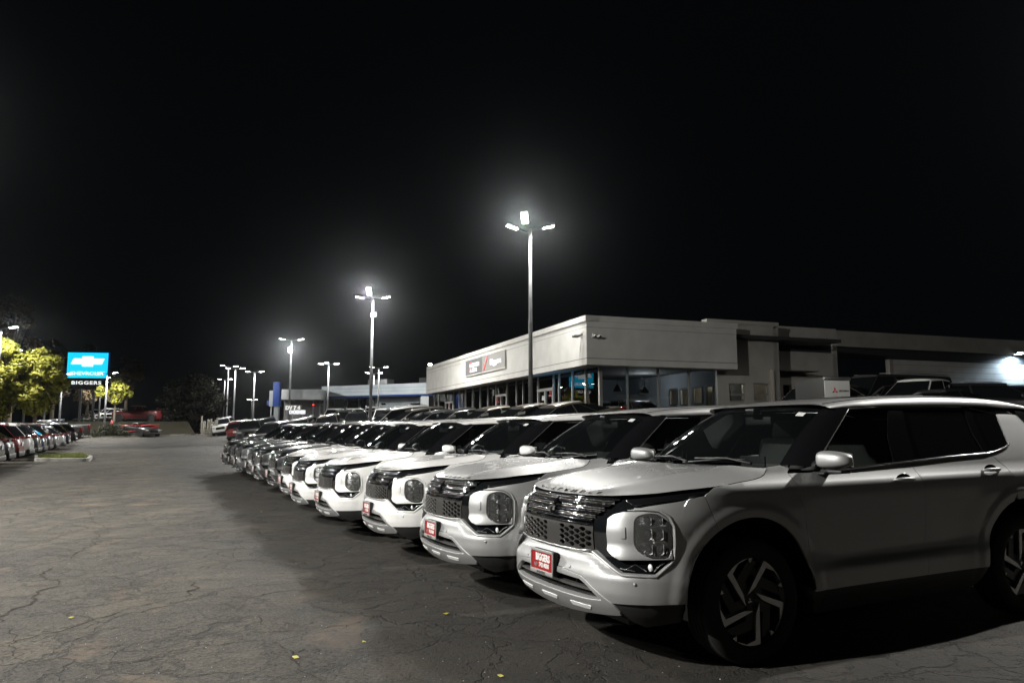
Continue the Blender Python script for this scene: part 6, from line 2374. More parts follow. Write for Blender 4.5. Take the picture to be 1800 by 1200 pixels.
# block courses on the lit wall
zz = GB + .2
while zz < zl_ - .2:
    m = MB(); wallbox(m, base4, dr, nr, tb1 + .4, T4b, zz, zz + .014, -.02, .003); bpart('block_course', m, m_joint, r, iv); zz += .40
tl_ = wall_t(base4, dr, 1787); c = base4 + dr * tl_; z = wall_z(c, 622)
wl = empty('wall_light', (c.x, c.y, z), math.atan2(nr.y, nr.x), 'glaring cool white floodlight high on the warehouse wall at the right edge', 'light')
MB().bbox((.32, 0, .04), (.34, .5, .16), .04).build('housing', m_pole, wl)
MB().bbox((.12, .0, .02), (.26, .08, .08), .02).build('bracket', m_pole, wl)
l = MB(); l.box((.32, 0, -.05), (.28, .42, .02)); l.box((.495, 0, .02), (.01, .44, .10)); l.build('lens', principled('wall_led', (.9, .9, .9), emit=COOLC, estr=70), wl)
ld = bpy.data.lights.new('lamp_light', 'SPOT'); ld.energy = 1500; ld.color = (.62, .82, 1.0); ld.spot_size = R_(165); ld.spot_blend = .4; ld.shadow_soft_size = .1
lo_ = bpy.data.objects.new('lamp_light', ld); link(lo_, wl); lo_.location = (.42, 0, -.10)

# vehicles seen over the nearest roof
r = empty('box_trailer', (0, 0, 0), 0, 'grey box trailer with a red three-diamond emblem on its pale end', 'trailer')
hd = math.radians(-67)
q = P(1472, 700, 27.0); GT = ground_z(q.x, q.y); r.location = (q.x, q.y, GT); r.rotation_euler = (0, 0, math.radians(-80))
zt = P(1452, 662.5, 27).z - GT
m = MB(); m.bbox((-.95, 0, (zt + .6) / 2), (1.9, 1.05, zt - .6), .05); m.build('body', principled('trailer_wrap_dark', (.05, .05, .047), rough=.5), r)
m = MB(); m.bbox((.012, 0, (zt + .6) / 2), (.03, 1.0, zt - .7), .01); m.build('end_panel', principled('trailer_skin', (.70, .70, .68), rough=.5), r)
m = MB(); m.bbox((.02, 0, zt - .06), (.10, 1.08, .14), .04); m.build('front_cap', m_satin, r)
em = diamond_emblem(.13, .01).mesh('emblem'); em.transform(Matrix.Translation((.03, -.10, zt - .50)) @ Matrix(((0, 0, 1, 0), (1, 0, 0, 0), (0, 1, 0, 0), (0, 0, 0, 1)))); meshobj('emblem', em, m_red_decal, r)
t_ = text_mesh('MITSUBISHI', size=.10, extrude=.003, xscale=.75); t_.transform(Matrix.Translation((.035, .25, zt - .50)) @ Matrix(((0, 0, 1, 0), (1, 0, 0, 0), (0, 1, 0, 0), (0, 0, 0, 1)))); meshobj('lettering', t_, m_black_print, r)
for sgn in (1, -1):
    for xx in (-1.0,):
        w = MB(); w.lathe([(0, -.1), (.30, -.1), (.34, -.07), (.34, .07), (.30, .1), (0, .1)], 18, 'Y', c=(xx, sgn * .45, .34)); w.build('wheel', m_rubber, r)
m = MB(); m.box((-.95, 0, .55), (1.8, .9, .12)); m.tube([(0, 0, .5), (1.0, 0, .45)], .05, 6); m.build('chassis', m_trim, r)

def place_raw(kind, mat, u, D, head, name, label, cat, z=None, group=None):
    r = place_vehicle(kind, mat, u, D, head, name, label, cat, group)
    return r
place_raw('suv', M_BRONZE, 1488, 29, R_(-40), 'parked_car', 'dark brown car before the trailer, its roof just over the nearest roof', 'car')
vn = place_raw('van', M_BLACK, 1566, 30, R_(180 + 20), 'parked_van', 'dark van with faint lettering on its flank and white framed cab windows', 'van')
t_ = text_mesh('Biggers', size=.26, extrude=.003); M_ = Matrix.Translation((-1.9, 1.0 * .835, 1.78)) @ Matrix(((-1, 0, 0, 0), (0, -.35, 1, 0), (0, 1, .35, 0), (0, 0, 0, 1))); t_.transform(M_); meshobj('lettering', t_, m_signgrey, vn)
t_ = text_mesh('Mitsubishi', size=.22, extrude=.003); M_ = Matrix.Translation((-1.9, 1.0 * .885, 1.50)) @ Matrix(((-1, 0, 0, 0), (0, -.35, 1, 0), (0, 1, .35, 0), (0, 0, 0, 1))); t_.transform(M_); meshobj('lettering', t_, m_signgrey, vn)
place_raw('pickup', M_WHITE, 1630, 28.5, R_(180 + 30), 'parked_pickup', 'white pickup whose white framed cab windows show behind the dark van', 'pickup truck')
place_raw('sedan', M_BLACK, 1648, 27, R_(200), 'parked_car', 'dark low car right of the white framed cab windows', 'car')
place_raw('suv', M_BLACK, 1752, 28, R_(-30), 'parked_car', 'black car under the warehouse floodlight, left one of the two', 'car')
place_raw('suv', M_NAVY, 1800, 30, R_(-30), 'parked_car', 'dark blue car cut by the right picture edge below the floodlight', 'car')

# ------------------------------------------------------------------ the far blue trimmed building
m_panelcool = add_color_noise(principled('metal_panel', (.40, .44, .47), rough=.5, metal=.2), (.25, .29, .32), (.32, .36, .39), .6)
m_blue = principled('blue_trim', (.003, .02, .11), rough=.6, spec=.2)
def facade(u0, u1, D0, D1):
    a, b = P(u0, 700, D0), P(u1, 700, D1); a.z = b.z = 0
    d = (b - a).normalized(); n = Vector((d.y, -d.x, 0))
    if n.y > 0: n = -n
    return a, d, n, (b - a).length
A, d, n, LN = facade(565, 762, 92, 84)
gz0 = ground_z(A.x, A.y) - .1
fb = empty('dealership_building', (A.x, A.y, gz0), 0, 'long pale building with a thin blue stripe under its fascia, left of the showroom', 'building')
iv = Matrix.Translation((-A.x, -A.y, -gz0))
zt, zs, zc2 = wall_z(A, 679), wall_z(A, 699.5), wall_z(A, 705)
m = MB(); wallbox(m, A, d, n, 0, LN, zs + .2, zt, -6, 0); bpart('fascia', m, m_panelcool, fb, iv)
m = MB(); wallbox(m, A, d, n, -.02, LN, zs, zs + .198, -6, .03); bpart('blue_stripe', m, m_blue, fb, iv)
for k in range(1, 3):
    zz = zs + .2 + (zt - zs - .2) * k / 3
    m = MB(); wallbox(m, A, d, n, 0, LN, zz - .012, zz + .012, 0, .006); bpart('panel_joint', m, m_joint, fb, iv)
tw = wall_t(A, d, 636)
m = MB(); wallbox(m, A, d, n, tw, LN, gz0, zs, -6, -2.5); bpart('wall', m, m_panelcool, fb, iv)
m = MB(); wallbox(m, A, d, n, 0, tw, gz0, zs, -6, -4.5); bpart('glass_wall', m, m_glassdark, fb, iv)
for u in (568, 592, 606, 619, 632):
    t = wall_t(A, d, u); m = MB(); wallbox(m, A, d, n, t - .1, t + .1, gz0, zs, -4.4, -4.1); bpart('mullion', m, m_panelcool, fb, iv)
for u0, u1, v0, v1 in ((700, 716, 710, 722), (718, 741, 711, 722), (648, 655, 709, 712)):
    a, b = wall_t(A, d, u0), wall_t(A, d, u1); m = MB(); wallbox(m, A, d, n, a, b, wall_z(A, v1), wall_z(A, v0), -2.52, -2.45); bpart('window', m, m_glassdark, fb, iv)
ta, tb = wall_t(A, d, 745), wall_t(A, d, 759)
m = MB(); wallbox(m, A, d, n, ta, tb, gz0, wall_z(A, 701), -2.5, .6); bpart('white_pier', m, m_white_pier := principled('white_wall', (.38, .41, .43), rough=.6), fb, iv)
for u, w in ((612, 3.0), (704, 1.2)):
    t = wall_t(A, d, u); m = MB(); wallbox(m, A, d, n, t, t + w, zt, zt + .9, -5, -3.6); bpart('roof_unit', m, m_darkband, fb, iv)
# lower left wing
A2, d2, n2, LN2 = facade(486, 563, 88, 88)
lw = empty('low_building', (A2.x, A2.y, gz0), 0, 'low grey flat roofed building left of the blue striped one, behind the white lettered board', 'building')
iv2 = Matrix.Translation((-A2.x, -A2.y, -gz0))
z1_, z0_ = wall_z(A2, 684), wall_z(A2, 702)
m_cgrey = add_color_noise(principled('grey_cladding', (.30, .32, .32), rough=.6), (.09, .10, .105), (.115, .125, .13), .8)
m = MB(); wallbox(m, A2, d2, n2, 0, LN2, z0_, z1_, -7, 0); bpart('fascia', m, m_cgrey, lw, iv2)
m = MB(); wallbox(m, A2, d2, n2, 0, LN2, (z0_ + z1_) / 2 - .012, (z0_ + z1_) / 2 + .012, 0, .006); bpart('panel_joint', m, m_joint, lw, iv2)
m = MB(); wallbox(m, A2, d2, n2, 0, LN2, gz0, z0_, -7, -3); bpart('wall', m, m_darkband, lw, iv2)
for u in (496, 540, 552, 560):
    t = wall_t(A2, d2, u); m = MB(); wallbox(m, A2, d2, n2, t - .06, t + .06, gz0, z0_, -2.9, -2.7); bpart('mullion', m, m_cgrey, lw, iv2)
m = MB(); wallbox(m, A2, d2, n2, wall_t(A2, d2, 543), wall_t(A2, d2, 560), wall_z(A2, 710), wall_z(A2, 708.5), -2.9, -2.7); bpart('transom', m, m_cgrey, lw, iv2)
t = wall_t(A2, d2, 541.5); m = MB(); wallbox(m, A2, d2, n2, t - .11, t + .11, wall_z(A2, 711), wall_z(A2, 709), -2.5, -2.4); bpart('exit_light', m, principled('exit_red', (.6, .02, .02), emit=(1, .08, .06), estr=2.0), lw, iv2)
c = P(486.5, 714, 86)
tw_ = empty('blue_tower', (c.x, c.y, ground_z(c.x, c.y)), 0, 'narrow blue entrance tower at the left end of the low grey building', 'tower')
zt_ = P(486, 671, 86).z - tw_.location.z; zb__ = P(486, 714, 86).z - tw_.location.z
m = MB(); m.bbox((0, 0, (zt_ + zb__) / 2), (.75, .8, zt_ - zb__), .03); m.build('blue_panel', m_blue, tw_)
m = MB(); m.box((0, 0, zb__ / 2), (.5, .5, zb__)); m.box((-.62, 0, zb__ + .9), (.40, .5, 1.8)); m.build('pier', m_cgrey, tw_)
c = P(477, 708, 86)
bs = empty('small_blue_sign', (c.x, c.y, ground_z(c.x, c.y)), 0, 'small blue sign left of the blue entrance tower', 'sign')
hh = c.z - bs.location.z
m = MB(); m.bbox((0, 0, hh), (1.0, .12, .5), .02); m.build('panel', m_blue, bs); m = MB(); m.tube([(0, 0, 0), (0, 0, hh - .2)], .06, 6); m.build('post', m_pole, bs)

# lettered boards standing among the cars
m_board_lit = principled('white_board_letter', (.75, .76, .75), rough=.5, emit=(1, .97, .9), estr=.55)
m_board = principled('board_panel_grey', (.25, .25, .24), rough=.6)
m_board_w = principled('board_panel_pale', (.45, .45, .43), rough=.6)
def board(u, v, D, w, h, txt, size, label, mat, tmat, name='lettered_board', ex=1.0):
    c = P(u, v, D); r = empty(name, (c.x, c.y, ground_z(c.x, c.y)), 0, label, 'sign board')
    z = c.z - r.location.z
    m = MB(); m.bbox((0, 0, z), (w, .06, h), .01); m.build('panel', mat, r)
    m = MB(); m.tube([(-w * .4, .05, 0), (-w * .4, .05, z)], .03, 6); m.tube([(w * .4, .05, 0), (w * .4, .05, z)], .03, 6); m.build('post', m_pole, r)
    t = text_mesh(txt, size=size, extrude=.01, bold=.02, xscale=ex); t.transform(Matrix.Translation((0, -.05, z)) @ Matrix.Rotation(PI / 2, 4, 'X'))
    meshobj('lettering', t, tmat, r)
    return r
board(515, 716.5, 57, 1.25, .40, 'DV 7 4', .38, 'grey board with white figures above the white lettered board', m_board, m_board_lit)
board(523, 724, 56.5, .95, .36, 'DODGE', .34, 'small white lettered board low between the dark cars', m_board_w, m_white_glow)
board(720.5, 715, 52, .42, .34, '09', .30, 'small lit board with figures above the round emblem row', m_board, m_board_lit)
board(735, 722, 51, .62, .30, 'Auto', .26, 'small white lettered board at the right of the round emblem', m_board, m_board_lit)
c = P(703, 721, 52)
rg = empty('ring_display', (c.x, c.y, ground_z(c.x, c.y)), 0, 'pale ring-shaped display piece behind the second row, left of the small lit boards', 'display piece')
z = c.z - rg.location.z
m = MB(); m.tube([(.27 * math.cos(a), 0, z + .27 * math.sin(a)) for a in frange(0, 2 * PI, 20)], .03, 6, cap=False); m.build('ring', m_board_w, rg)
for dx in (-.30, .10):
    m = MB()
    for (cx, cz, w, h) in ((0, .09, .20, .03), (0, -.09, .20, .03), (-.09, 0, .03, .2), (.09, 0, .03, .2)): m.box((dx + cx, -.05, z - .16 + cz), (w, .03, h))
    m.build('square_frame', m_board_lit, rg)
m = MB(); m.tube([(0, .03, 0), (0, .03, z)], .03, 6); m.build('post', m_pole, rg)

# ------------------------------------------------------------------ the pylon sign
SD = 86
pc = P(151, 700, SD)
gzs = P(240, 740.5, 86).z
ps = empty('pylon_sign', (pc.x, pc.y, gzs), math.radians(8), 'tall bright blue dealer sign with a white bow tie emblem on two dark legs', 'sign')
zz1, zz0 = P(151, 619.5, SD).z - gzs, P(151, 664.5, SD).z - gzs
zk = P(151, 683, SD).z - gzs
Wd = (184 - 118.5) / FPX * SD * 1.03
m_bluelit = principled('sign_blue_lit', (.02, .3, .7), rough=.4, emit=(.01, .62, 1.0), estr=1.15)
m_signwhite = principled('sign_white_lit', (.9, .9, .9), rough=.4, emit=(1, 1, 1), estr=1.1)
m_signcase = principled('sign_case', (.02, .04, .12), rough=.5, emit=(.0, .03, .2), estr=.12)
m = MB(); m.bbox((0, .15, (zz1 + zz0) / 2), (Wd + .12, .5, zz1 - zz0 + .12), .08); m.build('cabinet', m_signcase, ps)
m = MB(); m.bbox((0, -.115, (zz1 + zz0) / 2), (Wd - .05, .03, zz1 - zz0 - .05), .01); m.build('blue_face', m_bluelit, ps)
zc = zz0 + (zz1 - zz0) * .65; hw, hh = Wd * .41, (zz1 - zz0) * .115
bow = [(-hw, -hh), (-Wd * .135, -hh), (-Wd * .135, -hh * 1.75), (Wd * .135, -hh * 1.75), (Wd * .135, -hh), (hw * .84, -hh), (hw, hh), (Wd * .135, hh), (Wd * .135, hh * 1.75), (-Wd * .135, hh * 1.75), (-Wd * .135, hh), (-hw * .84, hh)]
MX = Matrix.Translation((0, -.14, zc)) @ Matrix.Rotation(PI / 2, 4, 'X')
m = MB(); m.prism(bow, 0, .05, MX); m.build('bow_tie_emblem', m_signwhite, ps)
t = text_mesh('CHEVROLET', size=.50, extrude=.02, bold=.008, xscale=1.15)
wid = max(v.co.x for v in t.vertices) * 2
t.transform(Matrix.Translation((0, -.16, zz0 + (zz1 - zz0) * .185)) @ Matrix.Rotation(PI / 2, 4, 'X') @ Matrix.Diagonal((Wd * .86 / wid, 1.1, 1, 1)))
meshobj('lettering', t, m_signwhite, ps)
m = MB(); m.bbox((0, .12, (zz0 + zk) / 2 - .05), (Wd, .42, zz0 - zk - .02), .05); m.build('lower_cabinet', m_void, ps)
t = text_mesh('BIGGERS', size=.50, extrude=.02, bold=.008, spacing=1.15)
wid = max(v.co.x for v in t.vertices) * 2
t.transform(Matrix.Translation((0, -.13, (zz0 + zk) / 2 + .08)) @ Matrix.Rotation(PI / 2, 4, 'X') @ Matrix.Diagonal((Wd * .72 / wid, 1.05, 1, 1)))
meshobj('lettering', t, m_signwhite, ps)
for x in (-.62, .78):
    m = MB(); m.box((x, .1, zk / 2), (.20, .24, zk)); m.build('leg', m_trim, ps)
m = MB(); m.box((.08, .1, P(151, 703, SD).z - gzs), (1.3, .12, .12)); m.build('cross_bar', m_trim, ps)

# ------------------------------------------------------------------ trees
def leaf_mat(name, c1, c2):
    m = principled(name, c1, rough=.6, spec=.3)
    add_color_noise(m, c1, c2, 1.3, 4, lo=.3, hi=.7)
    nt, N, L, b = nodes_of(m)
    b.inputs['Subsurface Weight'].default_value = 0
    return m
m_leafy = leaf_mat('leaves_yellow_green', (.10, .11, .012), (.22, .21, .025))
m_leafd = leaf_mat('leaves_dark', (.014, .018, .007), (.03, .032, .012))
m_leafbrown = leaf_mat('leaves_brown', (.07, .045, .02), (.11, .08, .04))
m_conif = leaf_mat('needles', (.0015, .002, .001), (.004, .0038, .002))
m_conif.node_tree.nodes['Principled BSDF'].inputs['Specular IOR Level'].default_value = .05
m_bark = add_noise_bump(add_color_noise(principled('bark', (.08, .06, .045), rough=.95), (.05, .04, .03), (.12, .095, .07), 8), 14, .8, .03)


def tree(x, y, gz, H, Rr, crown_z, n, leaf, mat, name, label, seed, lean=0, clumps=26, squash=.8, group=None):
    rnd = random.Random(seed)
    r = empty(name, (x, y, gz), 0, label, 'tree', group)
    tr = MB()
    top = Vector((lean, 0, crown_z + (H - crown_z) * .75))
    tr.tube([(0, 0, -.1), (lean * .2, 0, crown_z * .5), (lean * .5, .05, crown_z), top], [H * .028, H * .022, H * .017, H * .004], 9)
    cs = []
    for k in range(clumps):
        while True:
            p = Vector((rnd.uniform(-1, 1), rnd.uniform(-1, 1), rnd.uniform(-1, 1)))
            if .25 < p.length < 1: break
        zf = crown_z + (H - crown_z) * (.5 + .5 * p.z)
        wf = math.sqrt(max(.05, 1 - abs(p.z) ** 2.2))
        c = Vector((lean + p.x * Rr * wf, p.y * Rr * wf, zf))
        cs.append((c, Rr * rnd.uniform(.20, .42)))
        base = Vector((lean * .5, 0, crown_z * .8 + (zf - crown_z * .8) * .35))
        mid = base.lerp(c, .55) + Vector((0, 0, -.08 * Rr))
        tr.tube([base, mid, c], [H * .008, H * .005, .012], 5)
    tr.build('trunk', m_bark, r)
    V = []; F = []
    for k in range(n):
        c, cr = cs[rnd.randrange(len(cs))]
        d = Vector((rnd.gauss(0, 1), rnd.gauss(0, 1), rnd.gauss(0, 1))).normalized()
        p = c + Vector((d.x, d.y, d.z * squash)) * cr * (rnd.random() ** .45)
        a = Vector((rnd.gauss(0, 1), rnd.gauss(0, 1), rnd.gauss(0, .6))).normalized(); b_ = a.cross(d + Vector((.01, .02, .4)))
        if b_.length < 1e-3: continue
        b_.normalize(); s = leaf * rnd.uniform(.6, 1.3)
        i0 = len(V)
        V += [p - a * s, p - b_ * s * .5 + Vector((0, 0, -s * .1)), p + a * s, p + b_ * s * .5]
        F.append((i0, i0 + 1, i0 + 2, i0 + 3))
    me = bpy.data.meshes.new('crown'); me.from_pydata([tuple(v) for v in V], [], F)
    o = meshobj('crown', me, mat, r); o['kind'] = 'stuff'
    return r


def tree_at(u, v_top, D, Rpx, v_crown, n, leaf, mat, name, label, seed, **kw):
    t = P(u, v_top, D); gz = ground_z(t.x, t.y) + kw.pop('dz', 0)
    cz = P(u, v_crown, D).z - gz
    return tree(t.x, t.y, gz, t.z - gz, Rpx / FPX * D, max(.4, cz), n, leaf, mat, name, label, seed, **kw)


tree_at(70, 612, 50, 44, 728, 15000, .13, m_leafy, 'deciduous_tree', 'bright yellow green tree lit by lamps at the left, right one of the pair', 21, clumps=60, group='lamplit yellow green trees')
tree_at(8, 588, 49, 48, 735, 13000, .13, m_leafy, 'deciduous_tree', 'bright yellow green tree cut by the left picture edge', 22, clumps=56, group='lamplit yellow green trees')
tree_at(205, 662, 82, 27, 708, 5000, .15, m_leafy, 'deciduous_tree', 'small lamplit yellow tree just right of the blue sign', 23, clumps=22)
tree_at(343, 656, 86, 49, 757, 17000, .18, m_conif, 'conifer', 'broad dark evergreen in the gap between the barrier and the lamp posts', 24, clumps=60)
for k, (u, vt, D, rp, vc, mt, lab) in enumerate(((30, 520, 74, 46, 640, m_leafbrown, 'tall dark brown tree high behind the yellow green trees at the left edge'), (100, 600, 88, 36, 700, m_leafbrown, 'dark brown tree behind the left side of the blue sign'), (160, 610, 92, 34, 715, m_leafbrown, 'dark brown tree behind the legs of the blue sign'), (226, 625, 96, 30, 700, m_leafbrown, 'dark brown tree behind the small yellow one'))):
    tree_at(u, vt, D, rp, vc, 5000, .2, mt, 'dark_tree', lab, 40 + k, clumps=26, group='dim trees beyond the left row')

# ------------------------------------------------------------------ kerbs, islands, gate, upper lot
m_grass = add_color_noise(principled('grass_blade', (.10, .13, .02), rough=.7), (.07, .10, .015), (.20, .21, .04), 3)
m_soil = add_noise_bump(add_color_noise(principled('soil', (.03, .028, .02), rough=1, spec=.1), (.007, .007, .004), (.02, .018, .011), 5), 20, .6, .02)


def island(name, pts_px, h, label, grass_n, gh=.09, gname='grass', glabel=None, kerb=True):
    g = [G(u, v) for u, v in pts_px]
    c = sum(g, Vector()) / len(g)
    poly = [((p.x - c.x), (p.y - c.y)) for p in g]
    if parea(poly) < 0: poly = poly[::-1]
    poly = round_poly(poly, .5, 5)
    r = empty(name, (c.x, c.y, ground_z(c.x, c.y)), 0, label, 'kerb island')
    inner = inset_poly(poly, .16)
    n = len(poly); vs = [(x, y, -.15) for x, y in poly] + [(x, y, h - .02) for x, y in poly] + [(x * .995, y * .995, h) for x, y in inset_poly(poly, .02)] + [(x, y, h) for x, y in inner]
    fs = [(j * n + i, j * n + (i + 1) % n, (j + 1) * n + (i + 1) % n, (j + 1) * n + i) for j in range(3) for i in range(n)]
    m = MB(); m.add(vs, fs); m.build('kerb', m_conc, r)
    m = MB(); m.add([(x, y, h - .03) for x, y in inner], [tuple(range(n))]); m.build('soil', m_soil, r)
    rnd = random.Random(5); xs = [p[0] for p in inner]; ys = [p[1] for p in inner]; V = []; F = []
    pts = np.array([[rnd.uniform(min(xs), max(xs)), rnd.uniform(min(ys), max(ys))] for _ in range(grass_n)])
    for x, y in pts[inside_np(pts, inner)]:
        a = rnd.uniform(0, PI); w = rnd.uniform(.01, .022); hh = gh * rnd.uniform(.5, 1.4); lx, ly = rnd.uniform(-.05, .05), rnd.uniform(-.05, .05)
        i0 = len(V); V += [(x - w * math.cos(a), y - w * math.sin(a), h - .03), (x + w * math.cos(a), y + w * math.sin(a), h - .03), (x + lx, y + ly, h + hh)]; F.append((i0, i0 + 1, i0 + 2))
    me = bpy.data.meshes.new(gname); me.from_pydata(V, [], F); o = meshobj(gname, me, m_grass, r); o['kind'] = 'stuff'
    return r
island('kerb_island', [(60, 803), (150, 801), (163, 806), (158, 811), (60, 811)], .15, 'low kerb island with yellow green grass jutting out from the left row', 9000, .07)
island('grass_island', [(338, 757), (372, 757), (378, 761), (340, 761)], .12, 'small grassy island in front of the wooden posts', 5000, .35)
# kerb line at the end of the aisle
ke = empty('end_kerb', (0, 0, 0), 0, 'pale kerb along the end of the aisle under the red barrier', 'kerb')
ka, kb = G(178, 769), G(335, 764.5)
ke.location = (ka.x, ka.y, ka.z)
mid = []
for i in range(9):
    q = ka.lerp(kb, i / 8); q.z = ground_z(q.x, q.y) + .06; mid.append(q - ka)
m = MB()
for a, b in zip(mid, mid[1:]):
    dd = b - a; m.box(((a + b) / 2), (dd.length, .16, .14), rz=math.atan2(dd.y, dd.x))
m.build('kerb_stone', m_conc, ke)
# red barrier gate
m_redpipe = principled('red_pipe', (.45, .02, .02), rough=.4)
g0 = G(195, 767.5); hg = P(195, 739, g0.y).z - g0.z
gt = empty('barrier_gate', tuple(g0), 0, 'red pipe barrier gate hinged on a thick red post at the end of the aisle', 'gate')
def rel(u, v, D=None):
    return P(u, v, g0.y if D is None else D) - g0
MB().lathe([(.10, -.1), (.10, hg), (.06, hg + .03), (0, hg + .04)], 10).build('post', m_redpipe, gt)
m = MB(); m.tube([rel(195, 749), rel(250, 747)], .045, 6); m.tube([rel(250, 747), rel(281, 745.5)], .045, 6); m.build('top_bar', m_redpipe, gt)
m = MB(); m.tube([rel(195, 764.5), rel(249, 754), rel(281, 749)], .035, 6); m.build('brace', m_redpipe, gt)
m = MB(); m.tube([rel(214.5, 748.5), rel(214.5, 760)], .04, 6); m.tube([rel(249, 747), rel(249, 754)], .04, 6); m.build('strut', m_redpipe, gt)
g1 = G(350, 760); g1 = P(350, 750, 88)
gt2 = empty('barrier_gate', (g1.x, g1.y, ground_z(g1.x, g1.y)), 0, 'farther barrier arm with a red end, left of the wooden posts', 'gate')
def rel2(u, v): return P(u, v, 88) - Vector(gt2.location)
m = MB(); m.tube([(0, 0, 0), rel2(350, 739)], .07, 6); m.build('post', m_redpipe, gt2)
m = MB(); m.tube([rel2(350, 740.5), rel2(308, 746)], .06, 6); m.build('arm', m_redpipe, gt2)
m = MB(); m.tube([rel2(308, 746), rel2(283, 747.5)], .05, 6); m.tube([rel2(350, 749), rel2(281, 748.5)], .03, 6); m.build('grey_arm', m_pole, gt2)
# wooden posts beside the silver crossover
m_wood = add_color_noise(principled('weathered_post', (.28, .26, .22), rough=.9), (.16, .15, .12), (.36, .34, .29), 6)
for k, (u, vt, w) in enumerate(((354, 731, .12), (358.5, 740, .22), (365.5, 737, .20), (370.5, 736, .16), (374, 741, .16), (378, 738, .15), (381, 737, .14))):
    D = 80 - k * .5
    b = P(u, 757, D); gz = ground_z(b.x, b.y); t = P(u, vt, D)
    o = MB(); o.lathe([(w * .62, -.1), (w * .6, (t.z - gz) - .05), (w * .45, t.z - gz), (0, t.z - gz + .01)], 9); me = o.mesh('wooden_post')
    o = meshobj('wooden_post', me, m_wood); o.location = (b.x, b.y, gz)
    tag(o, ['thin tall wooden post at the left end of the post row', 'thick short wooden post, second from the left', 'wooden post third from the left beside the grass island', 'wooden post in the middle of the right half of the row', 'short wooden post third from the right', 'wooden post second from the right', 'wooden post touching the silver crossover'][k], 'post', 'wooden posts beside the silver crossover')

# raised lot behind the barrier
m_up = add_color_noise(principled('upper_asphalt', (.07, .07, .068), rough=.9), (.05, .05, .048), (.09, .09, .086), .5)
zu_ = P(240, 740.5, 86).z
pa, pb, pc_, pd = P(120, 741, 82), P(330, 741, 84), P(330, 741, 150), P(60, 741, 150)
m = MB(); V = [(p.x, p.y, zu_) for p in (pa, pb, pc_, pd)]; Vb = [(pa.x + 1, pa.y - 4.5, ground_z(pa.x, pa.y - 4) - .2), (pb.x + 3, pb.y - 4.5, ground_z(pb.x, pb.y - 4) - .2), (pc_.x + 8, pc_.y, .5), (pd.x - 8, pd.y, .5)]
m.add(V, [(0, 1, 2, 3)]); tag(m.build('upper_lot', m_up), kind='structure')
m = MB(); m.add([(x, y, z - .003) for x, y, z in V] + Vb, [(4, 5, 1, 0), (5, 6, 2, 1), (7, 4, 0, 3)]); tag(m.build('grass_bank', m_soil), kind='structure')
hb = empty('hedge_bank', (0, 0, 0), 0, 'rough dark grass bank below the upper lot, left of the red barrier', 'hedge')
c = P(197, 752, 76); hb.location = (c.x, c.y, ground_z(c.x, c.y))
rnd = random.Random(9); V = []; F = []
for k in range(5200):
    a, b, e = rnd.gauss(0, .5), rnd.gauss(0, .35), rnd.random()
    if abs(a) > 1.2: continue
    x, y = a * 1.7, b * 1.2; z = max(0, (1 - a * a * .6)) * e * 1.35
    s = .10; q = Vector((rnd.gauss(0, 1), rnd.gauss(0, 1), rnd.gauss(0, 1))).normalized(); w = q.orthogonal().normalized()
    p = Vector((x, y, z)); i0 = len(V); V += [p - q * s, p + w * s * .6, p + q * s]; F.append((i0, i0 + 1, i0 + 2))
me = bpy.data.meshes.new('bank_foliage'); me.from_pydata([tuple(v) for v in V], [], F); o = meshobj('bank_foliage', me, m_leafd, hb); o['kind'] = 'stuff'

def upper_vehicle(kind, mat, u, D, head, name, label, cat, group=None):
    S = VSPEC[kind]; r = make_vehicle(kind, mat, name, label, cat, group); c = P(u, 750, D)
    f = Vector((math.cos(head), math.sin(head), 0)); o = c + f * (S['L'] / 2 - S['fo'])
    r.location = (o.x, o.y, zu_ + .005); r.rotation_euler = (0, 0, head); return r
upper_vehicle('pickup', M_RED, 243, 88, R_(186), 'parked_pickup', 'red pickup seen from the side on the upper lot beyond the red barrier', 'pickup truck')
for k, (u, D) in enumerate(((202, 90), (192, 93), (182, 96), (172, 99), (161, 103))):
    upper_vehicle('suv' if k % 2 else 'hatch', M_WHITE, u, D, R_(-75), 'parked_car', ['white car right behind the nose of the red pickup', 'white car second left of the red pickup on the upper lot', 'white car between the sign legs and the red pickup', 'white car just right of the right sign leg', 'white car seen between the two sign legs'][k], 'car', 'white cars on the upper lot')
upper_vehicle('suv', M_GREY, 285, 95, R_(-60), 'parked_car', 'dim grey car on the upper lot right of the red pickup', 'car')
upper_vehicle('hatch', M_BLACK, 292, 100, R_(-60), 'parked_car', 'dim dark car on the upper lot against the dark evergreen', 'car')
r = place_vehicle('sedan', M_BLACK, 250, 77, R_(-35), 'parked_car', 'dark sedan with a pale lamp face behind the red barrier bars', 'car')

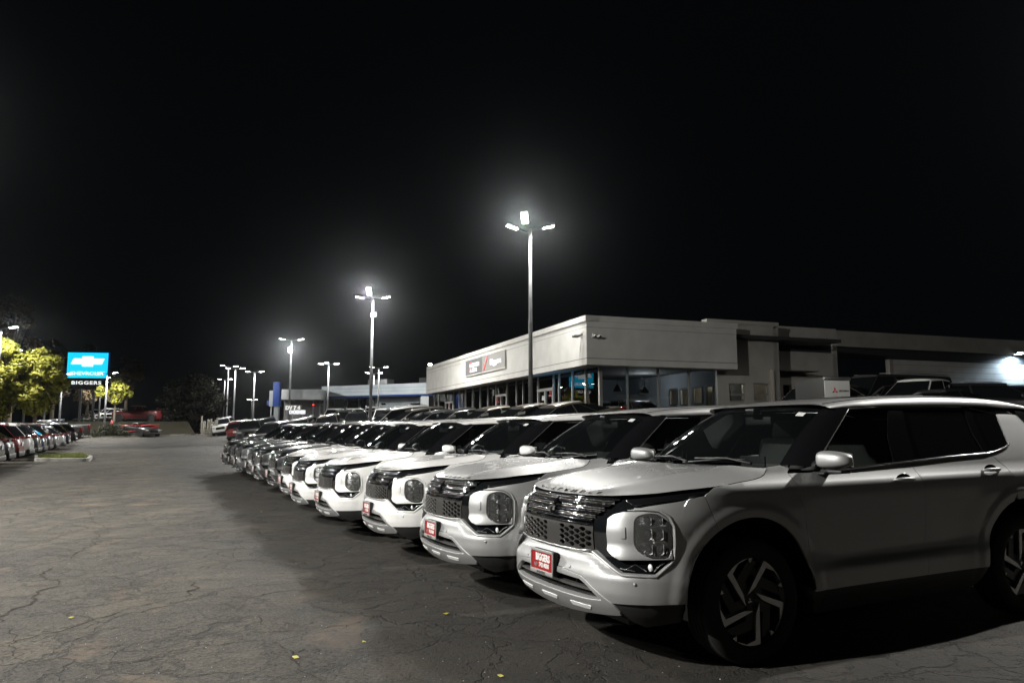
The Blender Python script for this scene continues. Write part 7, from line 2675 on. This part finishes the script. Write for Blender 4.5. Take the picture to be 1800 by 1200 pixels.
# fallen leaves on the asphalt
m_leaf_y = principled('fallen_leaf_yellow', (.38, .34, .05), rough=.6)
lv = MB(); rnd = random.Random(4)
for u, v, s in ((125, 1087, .035), (785, 1080, .035), (520, 1157, .04), (690, 835, .03), (460, 900, .025), (880, 1190, .03), (640, 1130, .02)):
    p = G(u, v); a = rnd.uniform(0, 6)
    sh = [(1, 0, .006), (.35, .5, .010), (-.3, .42, .004), (-1, .05, .012), (-.3, -.45, .004), (.4, -.4, .012)]
    lv.add([(p.x + s * (x * math.cos(a) - y * math.sin(a)), p.y + s * (x * math.sin(a) + y * math.cos(a)), p.z + .004 + z) for x, y, z in sh], [tuple(range(6))])
o = lv.build('fallen_leaves', m_leaf_y); tag(o, 'few small yellow fallen leaves scattered on the asphalt of the aisle', 'leaves', kind='stuff')
# small stones
sv = MB()
for k in range(320):
    u, v = rnd.uniform(0, 1300), rnd.uniform(850, 1198) ** 1.0
    p = G(u, v); s = rnd.uniform(.002, .006)
    sv.add([(p.x - s, p.y, p.z + .002), (p.x, p.y - s, p.z + .002), (p.x + s, p.y, p.z + .002), (p.x, p.y + s, p.z + .002), (p.x, p.y, p.z + s * 1.3)], [(0, 1, 4), (1, 2, 4), (2, 3, 4), (3, 0, 4)])
o = sv.build('gravel', m_conc, parking); tag(o, kind='stuff')
# power line poles far off
for k, (u, vt, D, lab) in enumerate(((303, 668, 150, 'leaning utility pole left of the dark evergreen'),)):
    t = P(u, vt, D); b = P(u - 8, 712, D); r = empty('utility_pole', (b.x, b.y, b.z - 2), 0, lab, 'utility pole')
    MB().tube([(0, 0, 0), (t.x - b.x, 0, t.z - b.z + 2)], .16, 6).build('pole', m_bark, r)
    m = MB(); m.box((t.x - b.x - .1, 0, t.z - b.z + 1.4), (2.2, .12, .14)); m.build('cross_arm', m_bark, r)

# ------------------------------------------------------------------ thin night haze that gives the lamps their glow
HZ = bpy.data.materials.new('haze'); HZ.use_nodes = True
nt = HZ.node_tree; nt.nodes.clear()
ho = nt.nodes.new('ShaderNodeOutputMaterial'); pv = nt.nodes.new('ShaderNodeVolumePrincipled')
pv.inputs['Color'].default_value = (.88, .95, 1, 1); pv.inputs['Density'].default_value = .00012; pv.inputs['Anisotropy'].default_value = .945
nt.links.new(pv.outputs[0], ho.inputs['Volume'])
m = MB(); m.box((0, 75, 7), (240, 200, 18)); tag(m.build('haze', HZ), kind='stuff')
